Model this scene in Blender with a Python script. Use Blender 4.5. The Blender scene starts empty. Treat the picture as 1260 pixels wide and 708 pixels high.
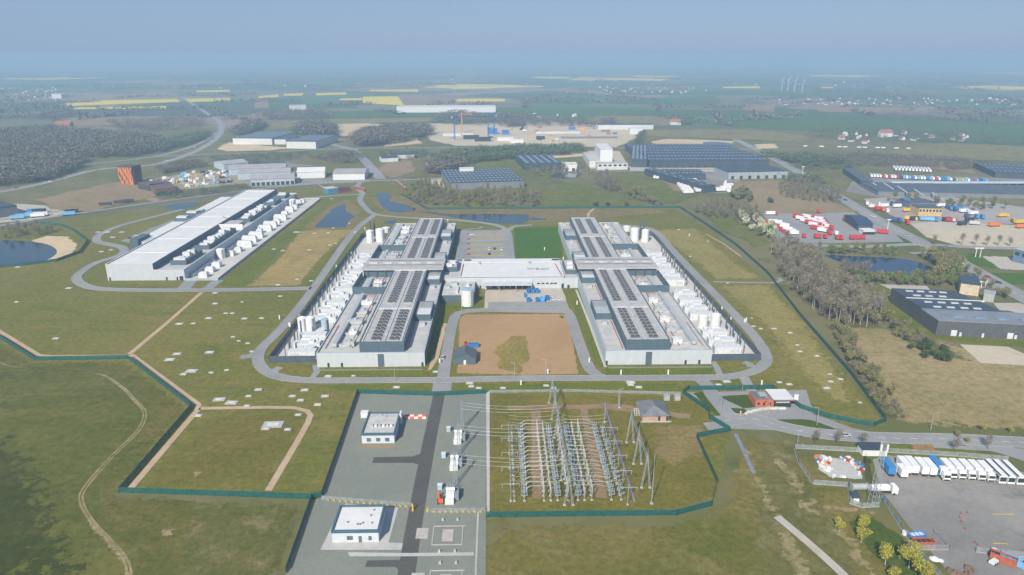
import bpy, bmesh, math, random
import numpy as np
from mathutils import Vector, noise
from mathutils.geometry import delaunay_2d_cdt
random.seed(7)
S = bpy.context.scene
# ---------------------------------------------------------------- camera, sky, sun, exposure
F, H, HZ, VX = 874.0, 150.0, 70.0, 611.0            # calibrated on the photograph (1260 x 708)
PITCH = math.atan((354-HZ)/F)
YAW = math.atan((630-VX)/math.hypot(F, 354-HZ))
cam = bpy.data.cameras.new('camera'); camo = bpy.data.objects.new('camera', cam); S.collection.objects.link(camo)
camo.location = (0, 0, H); camo.rotation_euler = (math.pi/2-PITCH, 0, -YAW)
cam.sensor_fit = 'HORIZONTAL'; cam.sensor_width = 36; cam.lens = 36*F/1260
cam.clip_start = 1; cam.clip_end = 120000
S.camera = camo
SUN_TO = Vector((-.42, -1.0, .80)).normalized()     # towards the sun: low, behind and to the left
SUN_EL = math.asin(SUN_TO.z); SUN_AZ = math.atan2(SUN_TO.x, SUN_TO.y)
W = bpy.data.worlds.new('World'); S.world = W; W.use_nodes = True
wn = W.node_tree.nodes; wl = W.node_tree.links
sky = wn.new('ShaderNodeTexSky'); sky.sky_type = 'NISHITA'; sky.sun_disc = False
sky.sun_elevation = SUN_EL; sky.sun_rotation = SUN_AZ
sky.altitude = 0; sky.air_density = 1.0; sky.dust_density = 0.6; sky.ozone_density = 2.0
veil = wn.new('ShaderNodeMix'); veil.data_type = 'RGBA'; veil.inputs[0].default_value = .8   # the hazy veil over the whole sky
veil.inputs[7].default_value = (2.2, 3.4, 5.6, 1); wl.new(sky.outputs[0], veil.inputs[6]); wl.new(veil.outputs[2], wn['Background'].inputs[0]); wn['Background'].inputs[1].default_value = 0.07
sl = bpy.data.lights.new('sun', 'SUN'); so = bpy.data.objects.new('sun', sl); S.collection.objects.link(so)
sl.energy = 4.4; sl.angle = math.radians(.55); sl.color = (1, .92, .80)
so.rotation_euler = (-SUN_TO).to_track_quat('-Z', 'Y').to_euler()
S.view_settings.view_transform = 'Standard'; S.view_settings.look = 'None'; S.view_settings.exposure = .65; S.view_settings.gamma = 1
S.cycles.volume_bounces = 1; S.cycles.max_bounces = 5; S.cycles.transparent_max_bounces = 12

# ---------------------------------------------------------------- helpers
_c, _s, _cp, _sp = math.cos(YAW), math.sin(YAW), math.cos(PITCH), math.sin(PITCH)
def G(px, py, z=0.0):
    """the point of the level z that the photograph shows at px, py"""
    x = (px-630)/F; u = -(py-354)/F
    fy = _cp+u*_sp; fz = -_sp+u*_cp
    t = (z-H)/fz
    return ((x*_c+fy*_s)*t, (-x*_s+fy*_c)*t)
def GP(pts, z=0.0): return [G(a, b, z) for a, b in pts]
ORD = 'first second third fourth fifth sixth seventh eighth ninth tenth eleventh twelfth thirteenth fourteenth fifteenth sixteenth seventeenth eighteenth nineteenth twentieth twenty-first twenty-second twenty-third twenty-fourth twenty-fifth twenty-sixth twenty-seventh twenty-eighth twenty-ninth thirtieth'.split()
COL = S.collection.objects

def nmix(nt, fac, a, b):
    m = nt.nodes.new('ShaderNodeMix'); m.data_type = 'RGBA'
    if fac is not None:
        if isinstance(fac, float): m.inputs[0].default_value = fac
        else: nt.links.new(fac, m.inputs[0])
    for i, c in ((6, a), (7, b)):
        if isinstance(c, (tuple, list)): m.inputs[i].default_value = (*c[:3], 1)
        else: nt.links.new(c, m.inputs[i])
    return m.outputs[2]
def nnoise(nt, vec, scale, lo=.4, hi=.6, detail=4, rough=.6, dist=0):
    n = nt.nodes.new('ShaderNodeTexNoise'); n.inputs['Scale'].default_value = scale; n.inputs['Detail'].default_value = detail
    n.inputs['Roughness'].default_value = rough; n.inputs['Distortion'].default_value = dist
    nt.links.new(vec, n.inputs['Vector'])
    r = nt.nodes.new('ShaderNodeMapRange'); r.inputs[1].default_value = lo; r.inputs[2].default_value = hi; r.interpolation_type = 'SMOOTHSTEP'
    nt.links.new(n.outputs[0], r.inputs[0]); return r.outputs[0]
def newmat(name):
    m = bpy.data.materials.new(name); m.use_nodes = True
    return m, m.node_tree, m.node_tree.nodes['Principled BSDF']
def scaled(nt, vec, s):
    mp = nt.nodes.new('ShaderNodeMapping'); mp.inputs['Scale'].default_value = s; nt.links.new(vec, mp.inputs[0]); return mp.outputs[0]
MATS = {}
def mat(name, col, rough=.7, metal=0., var=.18, scale=.35, rnd=0., stripes=None, spec=.35, dirt=None):
    """plain painted / concrete / metal surface with mottling, optional panel seams along one axis"""
    if name in MATS: return MATS[name]
    m, nt, b = newmat(name)
    pos = nt.nodes.new('ShaderNodeNewGeometry').outputs['Position']
    dark = tuple(c*(1-var) for c in col); light = tuple(min(1, c*(1+var*.6)) for c in col)
    c = nmix(nt, nnoise(nt, pos, scale, .3, .7, 6, .65), dark, light)
    if dirt: c = nmix(nt, nnoise(nt, scaled(nt, pos, (1, 1, .3)), .12, .5, .75, 6, .7), c, dirt)
    if stripes:
        axis, pitch, amt = stripes
        sep = nt.nodes.new('ShaderNodeSeparateXYZ'); nt.links.new(pos, sep.inputs[0])
        d = nt.nodes.new('ShaderNodeMath'); d.operation = 'DIVIDE'; d.inputs[1].default_value = pitch; nt.links.new(sep.outputs[axis], d.inputs[0])
        fr = nt.nodes.new('ShaderNodeMath'); fr.operation = 'FRACT'; nt.links.new(d.outputs[0], fr.inputs[0])
        lt = nt.nodes.new('ShaderNodeMath'); lt.operation = 'LESS_THAN'; lt.inputs[1].default_value = .12; nt.links.new(fr.outputs[0], lt.inputs[0])
        fl = nt.nodes.new('ShaderNodeMath'); fl.operation = 'FLOOR'; nt.links.new(d.outputs[0], fl.inputs[0])
        wn_ = nt.nodes.new('ShaderNodeTexWhiteNoise'); wn_.noise_dimensions = '1D'; nt.links.new(fl.outputs[0], wn_.inputs['W'])
        mm = nt.nodes.new('ShaderNodeMath'); mm.operation = 'MULTIPLY'; mm.inputs[1].default_value = amt*.7; nt.links.new(wn_.outputs[0], mm.inputs[0])
        c = nmix(nt, mm.outputs[0], c, tuple(x*.6 for x in col))
        mm2 = nt.nodes.new('ShaderNodeMath'); mm2.operation = 'MULTIPLY'; mm2.inputs[1].default_value = amt; nt.links.new(lt.outputs[0], mm2.inputs[0])
        c = nmix(nt, mm2.outputs[0], c, tuple(x*.45 for x in col))
    if rnd:
        oi = nt.nodes.new('ShaderNodeObjectInfo')
        hs = nt.nodes.new('ShaderNodeHueSaturation'); mr = nt.nodes.new('ShaderNodeMapRange')
        mr.inputs[3].default_value = 1-rnd; mr.inputs[4].default_value = 1+rnd; nt.links.new(oi.outputs['Random'], mr.inputs[0])
        nt.links.new(mr.outputs[0], hs.inputs['Value']); nt.links.new(c, hs.inputs['Color']); c = hs.outputs[0]
    nt.links.new(c, b.inputs['Base Color']); b.inputs['Roughness'].default_value = rough; b.inputs['Metallic'].default_value = metal
    b.inputs['Specular IOR Level'].default_value = spec
    MATS[name] = m; return m
def gmat(name, c1, c2, c3, big=.012, mid=.06, fine=.5, rows=None, streak=None, grain=None, amt3=.8):
    """ground cover: three colours mixed at three sizes, mown or ploughed rows, fine grain"""
    if name in MATS: return MATS[name]
    if grain is None: grain = .4 if c1[1] > c1[2]*1.9 else .13
    m, nt, b = newmat(name)
    pos = nt.nodes.new('ShaderNodeNewGeometry').outputs['Position']
    c = nmix(nt, nnoise(nt, pos, big, .36, .62, 5, .6, .6), c1, c2)
    f3 = nnoise(nt, pos, mid, .48, .72, 6, .7, .4)
    mu = nt.nodes.new('ShaderNodeMath'); mu.operation = 'MULTIPLY'; mu.inputs[1].default_value = amt3; nt.links.new(f3, mu.inputs[0])
    c = nmix(nt, mu.outputs[0], c, c3)
    if streak:
        ang, sc, stretch, colr, lo = streak
        mp = nt.nodes.new('ShaderNodeMapping'); mp.inputs['Rotation'].default_value = (0, 0, ang); mp.inputs['Scale'].default_value = (1, stretch, 1); nt.links.new(pos, mp.inputs[0])
        c = nmix(nt, nnoise(nt, mp.outputs[0], sc, lo, lo+.22, 6, .7, .5), c, colr)
    if rows:
        ang, pitch, amt = rows
        mp = nt.nodes.new('ShaderNodeMapping'); mp.inputs['Rotation'].default_value = (0, 0, ang); nt.links.new(pos, mp.inputs[0])
        wv = nt.nodes.new('ShaderNodeTexWave'); wv.inputs['Scale'].default_value = .314/pitch; wv.inputs['Distortion'].default_value = 1.2; wv.inputs['Detail'].default_value = 3; wv.inputs['Detail Scale'].default_value = .3
        nt.links.new(mp.outputs[0], wv.inputs[0])
        mm = nt.nodes.new('ShaderNodeMath'); mm.operation = 'MULTIPLY'; mm.inputs[1].default_value = amt; nt.links.new(wv.outputs[1], mm.inputs[0])
        c = nmix(nt, mm.outputs[0], c, tuple(x*.6 for x in c2))
    g = nnoise(nt, pos, fine, .25, .75, 8, .8)
    hs = nt.nodes.new('ShaderNodeHueSaturation'); mr = nt.nodes.new('ShaderNodeMapRange'); mr.inputs[3].default_value = 1-grain; mr.inputs[4].default_value = 1+grain*.9
    nt.links.new(g, mr.inputs[0]); nt.links.new(mr.outputs[0], hs.inputs['Value']); nt.links.new(c, hs.inputs['Color'])
    nt.links.new(hs.outputs[0], b.inputs['Base Color']); b.inputs['Roughness'].default_value = .95; b.inputs['Specular IOR Level'].default_value = .1
    at = nt.nodes.new('ShaderNodeAttribute'); at.attribute_name = 'fade'          # ragged edges: cover thins out where 'fade' rises
    th = nt.nodes.new('ShaderNodeMath'); th.operation = 'GREATER_THAN'
    nt.links.new(nnoise(nt, pos, .22, .28, .72, 8, .75), th.inputs[0]); sb = nt.nodes.new('ShaderNodeMath'); sb.operation = 'SUBTRACT'; sb.inputs[1].default_value = .01
    nt.links.new(at.outputs['Fac'], sb.inputs[0]); nt.links.new(sb.outputs[0], th.inputs[1]); nt.links.new(th.outputs[0], b.inputs['Alpha'])
    MATS[name] = m; return m
def leafmat(name, c1, c2, c3):
    if name in MATS: return MATS[name]
    m, nt, b = newmat(name)
    geo = nt.nodes.new('ShaderNodeNewGeometry'); oi = nt.nodes.new('ShaderNodeObjectInfo')
    c = nmix(nt, geo.outputs['Random Per Island'], c1, c2)
    mr = nt.nodes.new('ShaderNodeMapRange'); mr.inputs[1].default_value = .35; nt.links.new(oi.outputs['Random'], mr.inputs[0])
    mm = nt.nodes.new('ShaderNodeMath'); mm.operation = 'MULTIPLY'; mm.inputs[1].default_value = .75; nt.links.new(mr.outputs[0], mm.inputs[0])
    c = nmix(nt, mm.outputs[0], c, c3)
    nt.links.new(c, b.inputs['Base Color']); b.inputs['Roughness'].default_value = .8; b.inputs['Specular IOR Level'].default_value = .15
    MATS[name] = m; return m
def netmat(name, col, thru):
    """wire mesh seen from far: part of it lets one look through"""
    m, nt, b = newmat(name)
    b.inputs['Base Color'].default_value = (*col, 1); b.inputs['Roughness'].default_value = .6
    pos = nt.nodes.new('ShaderNodeNewGeometry').outputs['Position']
    nt.links.new(nmix(nt, nnoise(nt, pos, .6, .3, .7), tuple(c*.8 for c in col), tuple(c*1.2 for c in col)), b.inputs['Base Color'])
    t = nt.nodes.new('ShaderNodeBsdfTransparent'); mx = nt.nodes.new('ShaderNodeMixShader'); mx.inputs[0].default_value = 1-thru
    nt.links.new(t.outputs[0], mx.inputs[1]); nt.links.new(b.outputs[0], mx.inputs[2]); nt.links.new(mx.outputs[0], nt.nodes['Material Output'].inputs[0])
    return m

class MB:
    def __init__(s): s.v = []; s.f = []; s.m = []
    def face(s, pts, mi=0):
        n = len(s.v); s.v += [tuple(p) for p in pts]; s.f.append(tuple(range(n, n+len(pts)))); s.m.append(mi)
    def add(s, vs, fs, mi=0):
        n = len(s.v); s.v += vs
        for f in fs: s.f.append(tuple(n+i for i in f)); s.m.append(mi)
    def box(s, x0, x1, y0, y1, z0, z1, mi=0, top=None):
        s.prism([(x0, y0), (x1, y0), (x1, y1), (x0, y1)], z0, z1, mi, top); return s
    def prism(s, pts, z0, z1, mi=0, top=None, bottom=True):
        a = sum(pts[i][0]*pts[(i+1) % len(pts)][1]-pts[(i+1) % len(pts)][0]*pts[i][1] for i in range(len(pts)))
        if a < 0: pts = pts[::-1]
        n = len(pts); k = len(s.v)
        s.v += [(x, y, z0) for x, y in pts]+[(x, y, z1) for x, y in pts]
        for i in range(n):
            j = (i+1) % n; s.f.append((k+i, k+j, k+n+j, k+n+i)); s.m.append(mi)
        s.f.append(tuple(range(k+n, k+2*n))); s.m.append(mi if top is None else top)
        if bottom: s.f.append(tuple(range(k+n-1, k-1, -1))); s.m.append(mi)
        return s
    def obox(s, cx, cy, z0, l, w, h, rot=0, mi=0, top=None):
        c, d = math.cos(rot), math.sin(rot)
        s.prism([(cx+x*c-y*d, cy+x*d+y*c) for x, y in ((-l/2, -w/2), (l/2, -w/2), (l/2, w/2), (-l/2, w/2))], z0, z0+h, mi, top); return s
    def cyl(s, x, y, z0, r, h, n=12, r2=None, mi=0, top=None):
        r2 = r if r2 is None else r2; k = len(s.v)
        an = [2*math.pi*i/n for i in range(n)]
        s.v += [(x+r*math.cos(a), y+r*math.sin(a), z0) for a in an]+[(x+r2*math.cos(a), y+r2*math.sin(a), z0+h) for a in an]
        for i in range(n):
            j = (i+1) % n; s.f.append((k+i, k+j, k+n+j, k+n+i)); s.m.append(mi)
        s.f.append(tuple(range(k+n, k+2*n))); s.m.append(mi if top is None else top)
        s.f.append(tuple(range(k+n-1, k-1, -1))); s.m.append(mi); return s
    def beam(s, p, q, w, w2=None, n=4, mi=0):
        p, q = Vector(p), Vector(q); d = (q-p)
        if d.length < 1e-6: return s
        d.normalize(); a = d.orthogonal().normalized(); b = d.cross(a); w2 = w if w2 is None else w2; k = len(s.v)
        for c, r in ((p, w/2), (q, w2/2)):
            for i in range(n):
                t = 2*math.pi*(i+.5)/n; s.v.append(tuple(c+(a*math.cos(t)+b*math.sin(t))*r*1.41))
        for i in range(n):
            j = (i+1) % n; s.f.append((k+i, k+j, k+n+j, k+n+i)); s.m.append(mi)
        s.f.append(tuple(range(k+n, k+2*n))); s.m.append(mi); s.f.append(tuple(range(k+n-1, k-1, -1))); s.m.append(mi); return s
    def hcyl(s, p, q, r, n=10, mi=0): return s.beam(p, q, r*1.41, n=n, mi=mi)
    def gable(s, x0, x1, y0, y1, z0, z1, axis='x', mi=0, end=None):
        e = mi if end is None else end
        if axis == 'x':
            ym = (y0+y1)/2
            s.add([(x0, y0, z0), (x1, y0, z0), (x1, y1, z0), (x0, y1, z0), (x0, ym, z1), (x1, ym, z1)], [(0, 1, 5, 4), (2, 3, 4, 5)], mi)
            s.add([(x0, y0, z0), (x0, y1, z0), (x0, ym, z1), (x1, y0, z0), (x1, y1, z0), (x1, ym, z1)], [(1, 0, 2), (3, 4, 5)], e)
        else:
            xm = (x0+x1)/2
            s.add([(x0, y0, z0), (x1, y0, z0), (x1, y1, z0), (x0, y1, z0), (xm, y0, z1), (xm, y1, z1)], [(1, 2, 5, 4), (3, 0, 4, 5)], mi)
            s.add([(x0, y0, z0), (x1, y0, z0), (xm, y0, z1), (x1, y1, z0), (x0, y1, z0), (xm, y1, z1)], [(0, 1, 2), (3, 4, 5)], e)
        return s
    def build(s, name, mats, parent=None, label=None, kind=None, smooth=False):
        me = bpy.data.meshes.new(name)
        off = parent.get('_o', (0, 0, 0)) if parent is not None else (0, 0, 0)
        vs = [(x-off[0], y-off[1], z-off[2]) for x, y, z in s.v] if any(off) else s.v
        me.from_pydata(vs, [], s.f)
        if not isinstance(mats, (list, tuple)): mats = [mats]
        for m in mats: me.materials.append(m)
        if len(mats) > 1: me.polygons.foreach_set('material_index', s.m)
        if smooth: me.polygons.foreach_set('use_smooth', [True]*len(s.f))
        me.update()
        o = bpy.data.objects.new(name, me); COL.link(o)
        if parent is not None: o.parent = parent
        if label: o['label'] = label
        if kind: o['kind'] = kind
        return o
def tag(o, label, cat, group=None):
    o['label'] = label; o['category'] = cat
    if group: o['group'] = group
    return o
def thing(name, label, cat, loc=(0, 0, 0), rot=0, group=None, world=False):
    """an Empty at the thing's base; world=True: its parts are written in world coordinates"""
    o = bpy.data.objects.new(name, None); o.empty_display_size = .5; COL.link(o)
    o.location = (loc[0], loc[1], loc[2] if len(loc) > 2 else 0); o.rotation_euler = (0, 0, rot)
    if world: o['_o'] = tuple(o.location)
    return tag(o, label, cat, group)
def dup(src, loc, rot=0, label=None, group=None, scale=None):
    r = src.copy(); COL.link(r); r.location = loc if len(loc) > 2 else (*loc, 0); r.rotation_euler = (0, 0, rot)
    if scale: r.scale = scale if isinstance(scale, tuple) else (scale,)*3
    if label: r['label'] = label
    if group: r['group'] = group
    for ch in list(src.children):
        c = ch.copy(); COL.link(c); c.parent = r
        for g in ch.children:
            d = g.copy(); COL.link(d); d.parent = c
    return r
PROTO = {}
def place(key, maker, loc, rot=0, label=None, group=None, scale=None):
    """first call builds the thing, later calls copy it with its parts"""
    if key not in PROTO:
        o = maker(); PROTO[key] = o
        o.location = loc if len(loc) > 2 else (*loc, 0); o.rotation_euler = (0, 0, rot)
        if scale: o.scale = scale if isinstance(scale, tuple) else (scale,)*3
        if label: o['label'] = label
        if group: o['group'] = group
        return o
    return dup(PROTO[key], loc, rot, label, group, scale)
def curve(pts, step=6., closed=False):
    """Catmull-Rom through points, in world units"""
    P = [Vector((p[0], p[1], 0)) for p in pts]; n = len(P); out = []
    for i in range(n if closed else n-1):
        a, b, c, d = (P[(i-1) % n], P[i], P[(i+1) % n], P[(i+2) % n]) if closed else (P[max(i-1, 0)], P[i], P[i+1], P[min(i+2, n-1)])
        k = max(1, min(24, int((c-b).length/step)))
        for j in range(k):
            t = j/k
            out.append(.5*((2*b)+(c-a)*t+(2*a-5*b+4*c-d)*t*t+(3*b-a-3*c+d)*t**3))
    if not closed: out.append(P[-1])
    return [(p.x, p.y) for p in out]
ZC = {}
def soft_sheet(name, pts, z, m, soft, kind):
    """the sheet as a fine mesh whose 'fade' rises from 0 to 1 over the last soft metres before its edge"""
    P = np.array(pts); Q = np.roll(P, -1, 0); D = Q-P; L2 = np.maximum((D**2).sum(1), 1e-9)
    lo, hi = P.min(0), P.max(0); s = max(soft*.45, (hi-lo).max()/90)
    gx, gy = np.meshgrid(np.arange(lo[0]+s/2, hi[0], s), np.arange(lo[1]+s/2, hi[1], s)); X = np.stack([gx.ravel(), gy.ravel()], 1)
    inn = np.zeros(len(X), bool); dist = np.full(len(X), 1e9)
    for p, q, d, l in zip(P, Q, D, L2):
        c = (p[1] > X[:, 1]) != (q[1] > X[:, 1])
        if abs(d[1]) > 1e-9: inn ^= c & (X[:, 0] < p[0]+d[0]*(X[:, 1]-p[1])/d[1])
        t = np.clip(((X-p) @ d)/l, 0, 1); dist = np.minimum(dist, np.hypot(*(X-(p+t[:, None]*d)).T))
    keep = inn & (dist > s*.35); X, dist = X[keep], dist[keep]
    n = len(P); vs = [Vector(p) for p in P]+[Vector(p) for p in X]
    rv, _, rf, ov, _, _ = delaunay_2d_cdt(vs, [], [list(range(n))], 1, 1e-4)
    fd = [1.0 if any(q < n for q in o) or not o else max(0.0, 1-dist[o[0]-n]/soft) for o in ov]
    me = bpy.data.meshes.new(name); me.from_pydata([(v.x, v.y, z) for v in rv], [], [f if (rv[f[1]]-rv[f[0]]).cross(rv[f[2]]-rv[f[0]]) > 0 else f[::-1] for f in rf])
    at = me.attributes.new('fade', 'FLOAT', 'POINT'); at.data.foreach_set('value', fd)
    me.materials.append(m); o = bpy.data.objects.new(name, me); COL.link(o)
    if kind: o['kind'] = kind
    return o
def sheet(name, px, z, m, smooth=0, rough=0., world=False, kind='structure', soft=0.):
    """a ground sheet with the outline px; smooth rounds it, rough makes its edge uneven (metres)"""
    pts = list(px) if world else GP(px)
    if smooth: pts = curve(pts, smooth, True)
    if rough:
        q = []
        n = len(pts)
        for i in range(n):
            a, b = Vector(pts[i]), Vector(pts[(i+1) % n]); k = max(1, min(30, int((b-a).length/(rough*2.5))))
            for j in range(k):
                p = a.lerp(b, j/k); o = noise.noise_vector(Vector((p.x, p.y, z))*(.35/rough))
                q.append((p.x+o.x*rough, p.y+o.y*rough))
        pts = q
    k = ZC[z] = ZC.get(z, 0)+1; z += k*(.0007 if z < .2 else .004)
    if soft: return soft_sheet(name, pts, z, m, soft, kind)
    bm = bmesh.new(); vs = [bm.verts.new((x, y, z)) for x, y in pts]
    f = bm.faces.new(vs); f.normal_update()
    if f.normal.z < 0: f.normal_flip()
    bmesh.ops.triangulate(bm, faces=bm.faces[:])
    me = bpy.data.meshes.new(name); bm.to_mesh(me); bm.free(); me.materials.append(m)
    o = bpy.data.objects.new(name, me); COL.link(o)
    if kind: o['kind'] = kind
    return o
def ribbon_pts(pts, w):
    L, R = [], []; n = len(pts)
    for i in range(n):
        a, b = Vector(pts[max(i-1, 0)]), Vector(pts[min(i+1, n-1)]); d = (b-a).normalized() if (b-a).length else Vector((1, 0)); nn = Vector((-d.y, d.x))
        ww = w if not isinstance(w, (list, tuple)) else w[0]+(w[1]-w[0])*i/(n-1)
        L.append((pts[i][0]+nn.x*ww/2, pts[i][1]+nn.y*ww/2)); R.append((pts[i][0]-nn.x*ww/2, pts[i][1]-nn.y*ww/2))
    return L, R
def road(name, px, w, z, m, sm=True, step=5, kerb=None, line=None, world=False):
    pts = list(px) if world else GP(px)
    if sm: pts = curve(pts, step)
    L, R = ribbon_pts(pts, w); b = MB()
    for i in range(len(pts)-1):
        b.face([(*R[i], z), (*R[i+1], z), (*L[i+1], z), (*L[i], z)])
    o = b.build(name, m, kind='structure')
    if kerb:
        k = MB(); ww = w if not isinstance(w, (list, tuple)) else max(w)
        for sgn in (-1, 1):
            off = []
            for q, r in zip(L, R):
                a, c = (Vector(q), Vector(r)) if sgn > 0 else (Vector(r), Vector(q)); d = (a-c).normalized()
                off.append(((a.x, a.y), (a.x+d.x*.25, a.y+d.y*.25)))
            for i in range(len(off)-1):
                (a, b2), (c, d2) = off[i], off[i+1]
                fs = [[(*a, z+.12), (*c, z+.12), (*d2, z+.12), (*b2, z+.12)], [(*a, z-.02), (*c, z-.02), (*c, z+.12), (*a, z+.12)], [(*b2, z+.12), (*d2, z+.12), (*d2, z-.02), (*b2, z-.02)]]
                for f in fs: k.face(f)
        k.build('kerb', kerb, o)
    if line:
        k = MB(); d = 0
        for i in range(len(pts)-1):
            a, c = Vector(pts[i]), Vector(pts[i+1]); t = (c-a); ln = t.length
            if ln < .01: continue
            t /= ln; nn = Vector((-t.y, t.x))*line/2; s = 0
            while s < ln:
                e = min(ln, s+3.0)
                p, q = a+t*s, a+t*e
                k.face([(p.x-nn.x, p.y-nn.y, z+.02), (q.x-nn.x, q.y-nn.y, z+.02), (q.x+nn.x, q.y+nn.y, z+.02), (p.x+nn.x, p.y+nn.y, z+.02)]); s += 7
        k.build('lane_marking', mat('road_paint', (.75, .75, .72), .7), o)
    return o
def inside(p, poly):
    x, y = p; c = False; n = len(poly)
    for i in range(n):
        (x1, y1), (x2, y2) = poly[i], poly[i-1]
        if (y1 > y) != (y2 > y) and x < (x2-x1)*(y-y1)/(y2-y1)+x1: c = not c
    return c
def scatter(px, n, mind=0, world=False):
    poly = px if world else GP(px); xs = [p[0] for p in poly]; ys = [p[1] for p in poly]; out = []; t = 0
    while len(out) < n and t < n*60:
        t += 1; p = (random.uniform(min(xs), max(xs)), random.uniform(min(ys), max(ys)))
        if inside(p, poly) and all((p[0]-q[0])**2+(p[1]-q[1])**2 > mind*mind for q in out): out.append(p)
    return out
# ---------------------------------------------------------------- materials
LAWN = gmat('mown_lawn', (0.125, 0.129, 0.020), (0.161, 0.143, 0.028), (0.201, 0.158, 0.045), .009, .05, .35, streak=(.35, .018, 3.5, (0.104, 0.120, 0.016), .48))
VERGE = gmat('green_verge', (0.088, 0.120, 0.010), (0.124, 0.135, 0.013), (0.161, 0.135, 0.020), .03, .12, .6)
LUSH = gmat('lush_lawn', (0.043, 0.108, 0.006), (0.055, 0.122, 0.007), (0.076, 0.129, 0.010), .03, .2, .8)
DFIELD = gmat('dark_meadow', (.092, .100, .016), (.130, .122, .024), (.158, .138, .036), .007, .05, .3, rows=(.15, 5, .16), streak=(-.1, .022, 4, (.075, .088, .014), .47))
DEEP = gmat('darker_meadow', (0.042, 0.053, 0.007), (0.063, 0.068, 0.010), (0.087, 0.083, 0.017), .008, .05, .3, rows=(.15, 5, .2))
TUFT = gmat('tufted_grass', (0.081, 0.089, 0.013), (0.119, 0.108, 0.020), (0.164, 0.131, 0.045), .03, .12, .55, streak=(.8, .09, 2, (0.055, 0.071, 0.009), .5))
LUSH2 = gmat('bank_lawn', (.046, .078, .010), (.062, .092, .014), (.085, .10, .02), .04, .2, .7)
ROUGH = gmat('rough_grass', (.085, .092, .016), (.13, .118, .034), (.215, .175, .09), .025, .085, .45, streak=(1.3, .04, 4, (.06, .08, .012), .53))
OLIVE = gmat('olive_grass', (0.121, 0.112, 0.016), (0.151, 0.127, 0.020), (0.194, 0.146, 0.030), .02, .09, .5, streak=(.5, .05, 2, (0.101, 0.108, 0.014), .55))
STRAW = gmat('straw_meadow', (.245, .195, .085), (.295, .23, .115), (.155, .15, .045), .014, .045, .3, streak=(-.5, .03, 4, (.165, .155, .05), .52), amt3=.6)
TAN = gmat('dry_stubble', (0.270, 0.201, 0.068), (0.313, 0.228, 0.078), (0.151, 0.138, 0.036), .03, .08, .4, streak=(.9, .06, 5, (0.324, 0.244, 0.085), .5))
BANKT = gmat('dry_bank_grass', (.235, .19, .085), (.29, .235, .125), (.13, .135, .035), .05, .10, .5, streak=(.9, .07, 4, (.125, .13, .035), .48))
SOIL = gmat('bare_soil', (0.337, 0.212, 0.105), (0.376, 0.242, 0.120), (0.303, 0.188, 0.090), .02, .1, .5, rows=(1.631, 2.175, 0.181), grain=.09)
EARTH = gmat('worn_earth', (0.259, 0.190, 0.104), (0.302, 0.225, 0.128), (0.216, 0.159, 0.053), .03, .15, .5)
PATHM = gmat('gravel_path', (0.414, 0.297, 0.192), (0.451, 0.334, 0.226), (0.366, 0.254, 0.160), .05, .2, .9)
ASPH = gmat('weathered_asphalt', (0.236, 0.237, 0.239), (0.272, 0.272, 0.264), (0.211, 0.215, 0.214), .02, .12, .7)
DASPH = gmat('dark_asphalt', (0.083, 0.081, 0.076), (0.094, 0.092, 0.084), (0.072, 0.072, 0.067), .03, .15, .8)
YARD = gmat('lorry_yard_asphalt', (.20, .192, .178), (.265, .25, .228), (.165, .16, .152), .02, .05, .5, streak=(.5, .03, 2.2, (.155, .15, .145), .52))
GRAVEL = gmat('pale_gravel', (0.183, 0.198, 0.169), (0.206, 0.216, 0.179), (0.169, 0.183, 0.160), .02, .12, .9)
CONC = gmat('pale_concrete_slab', (0.391, 0.381, 0.363), (0.437, 0.428, 0.409), (0.335, 0.330, 0.316), .03, .15, .7)
YCONC = gmat('yard_concrete', (0.470, 0.450, 0.410), (0.520, 0.500, 0.460), (0.410, 0.390, 0.360), .03, .12, .6)
SAND = gmat('building_sand', (0.497, 0.380, 0.224), (0.562, 0.450, 0.280), (0.410, 0.340, 0.232), .006, .02, .1)
SAND2 = gmat('works_ground', (0.475, 0.400, 0.288), (0.540, 0.450, 0.312), (0.350, 0.330, 0.320), .006, .025, .1)
PLOT = gmat('bare_plot', (0.400, 0.370, 0.340), (0.475, 0.410, 0.296), (0.378, 0.320, 0.232), .008, .04, .2)
MID = gmat('countryside_grass', (0.117, 0.120, 0.029), (0.159, 0.140, 0.040), (0.199, 0.161, 0.079), .004, .015, .08)
SCRUB = gmat('scrubland', (0.074, 0.080, 0.022), (0.106, 0.095, 0.030), (0.130, 0.105, 0.056), .01, .035, .15)
GREENF = gmat('pasture', (0.102, 0.122, 0.024), (0.132, 0.138, 0.031), (0.180, 0.154, 0.043), .006, .02, .1, rows=(1.1, 8, .12))
WHEAT = gmat('young_wheat', (0.048, 0.106, 0.028), (0.062, 0.122, 0.031), (0.084, 0.127, 0.037), .003, .01, .05)
PLOUGH = gmat('ploughed_field', (0.238, 0.165, 0.096), (0.270, 0.190, 0.112), (0.194, 0.140, 0.080), .003, .01, .05)
RAPE = gmat('flowering_rapeseed', (.66, .52, .04), (.72, .57, .05), (.56, .46, .05), .004, .02, .1)
KERB = mat('kerb_stone', (.30, .30, .295))
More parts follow.
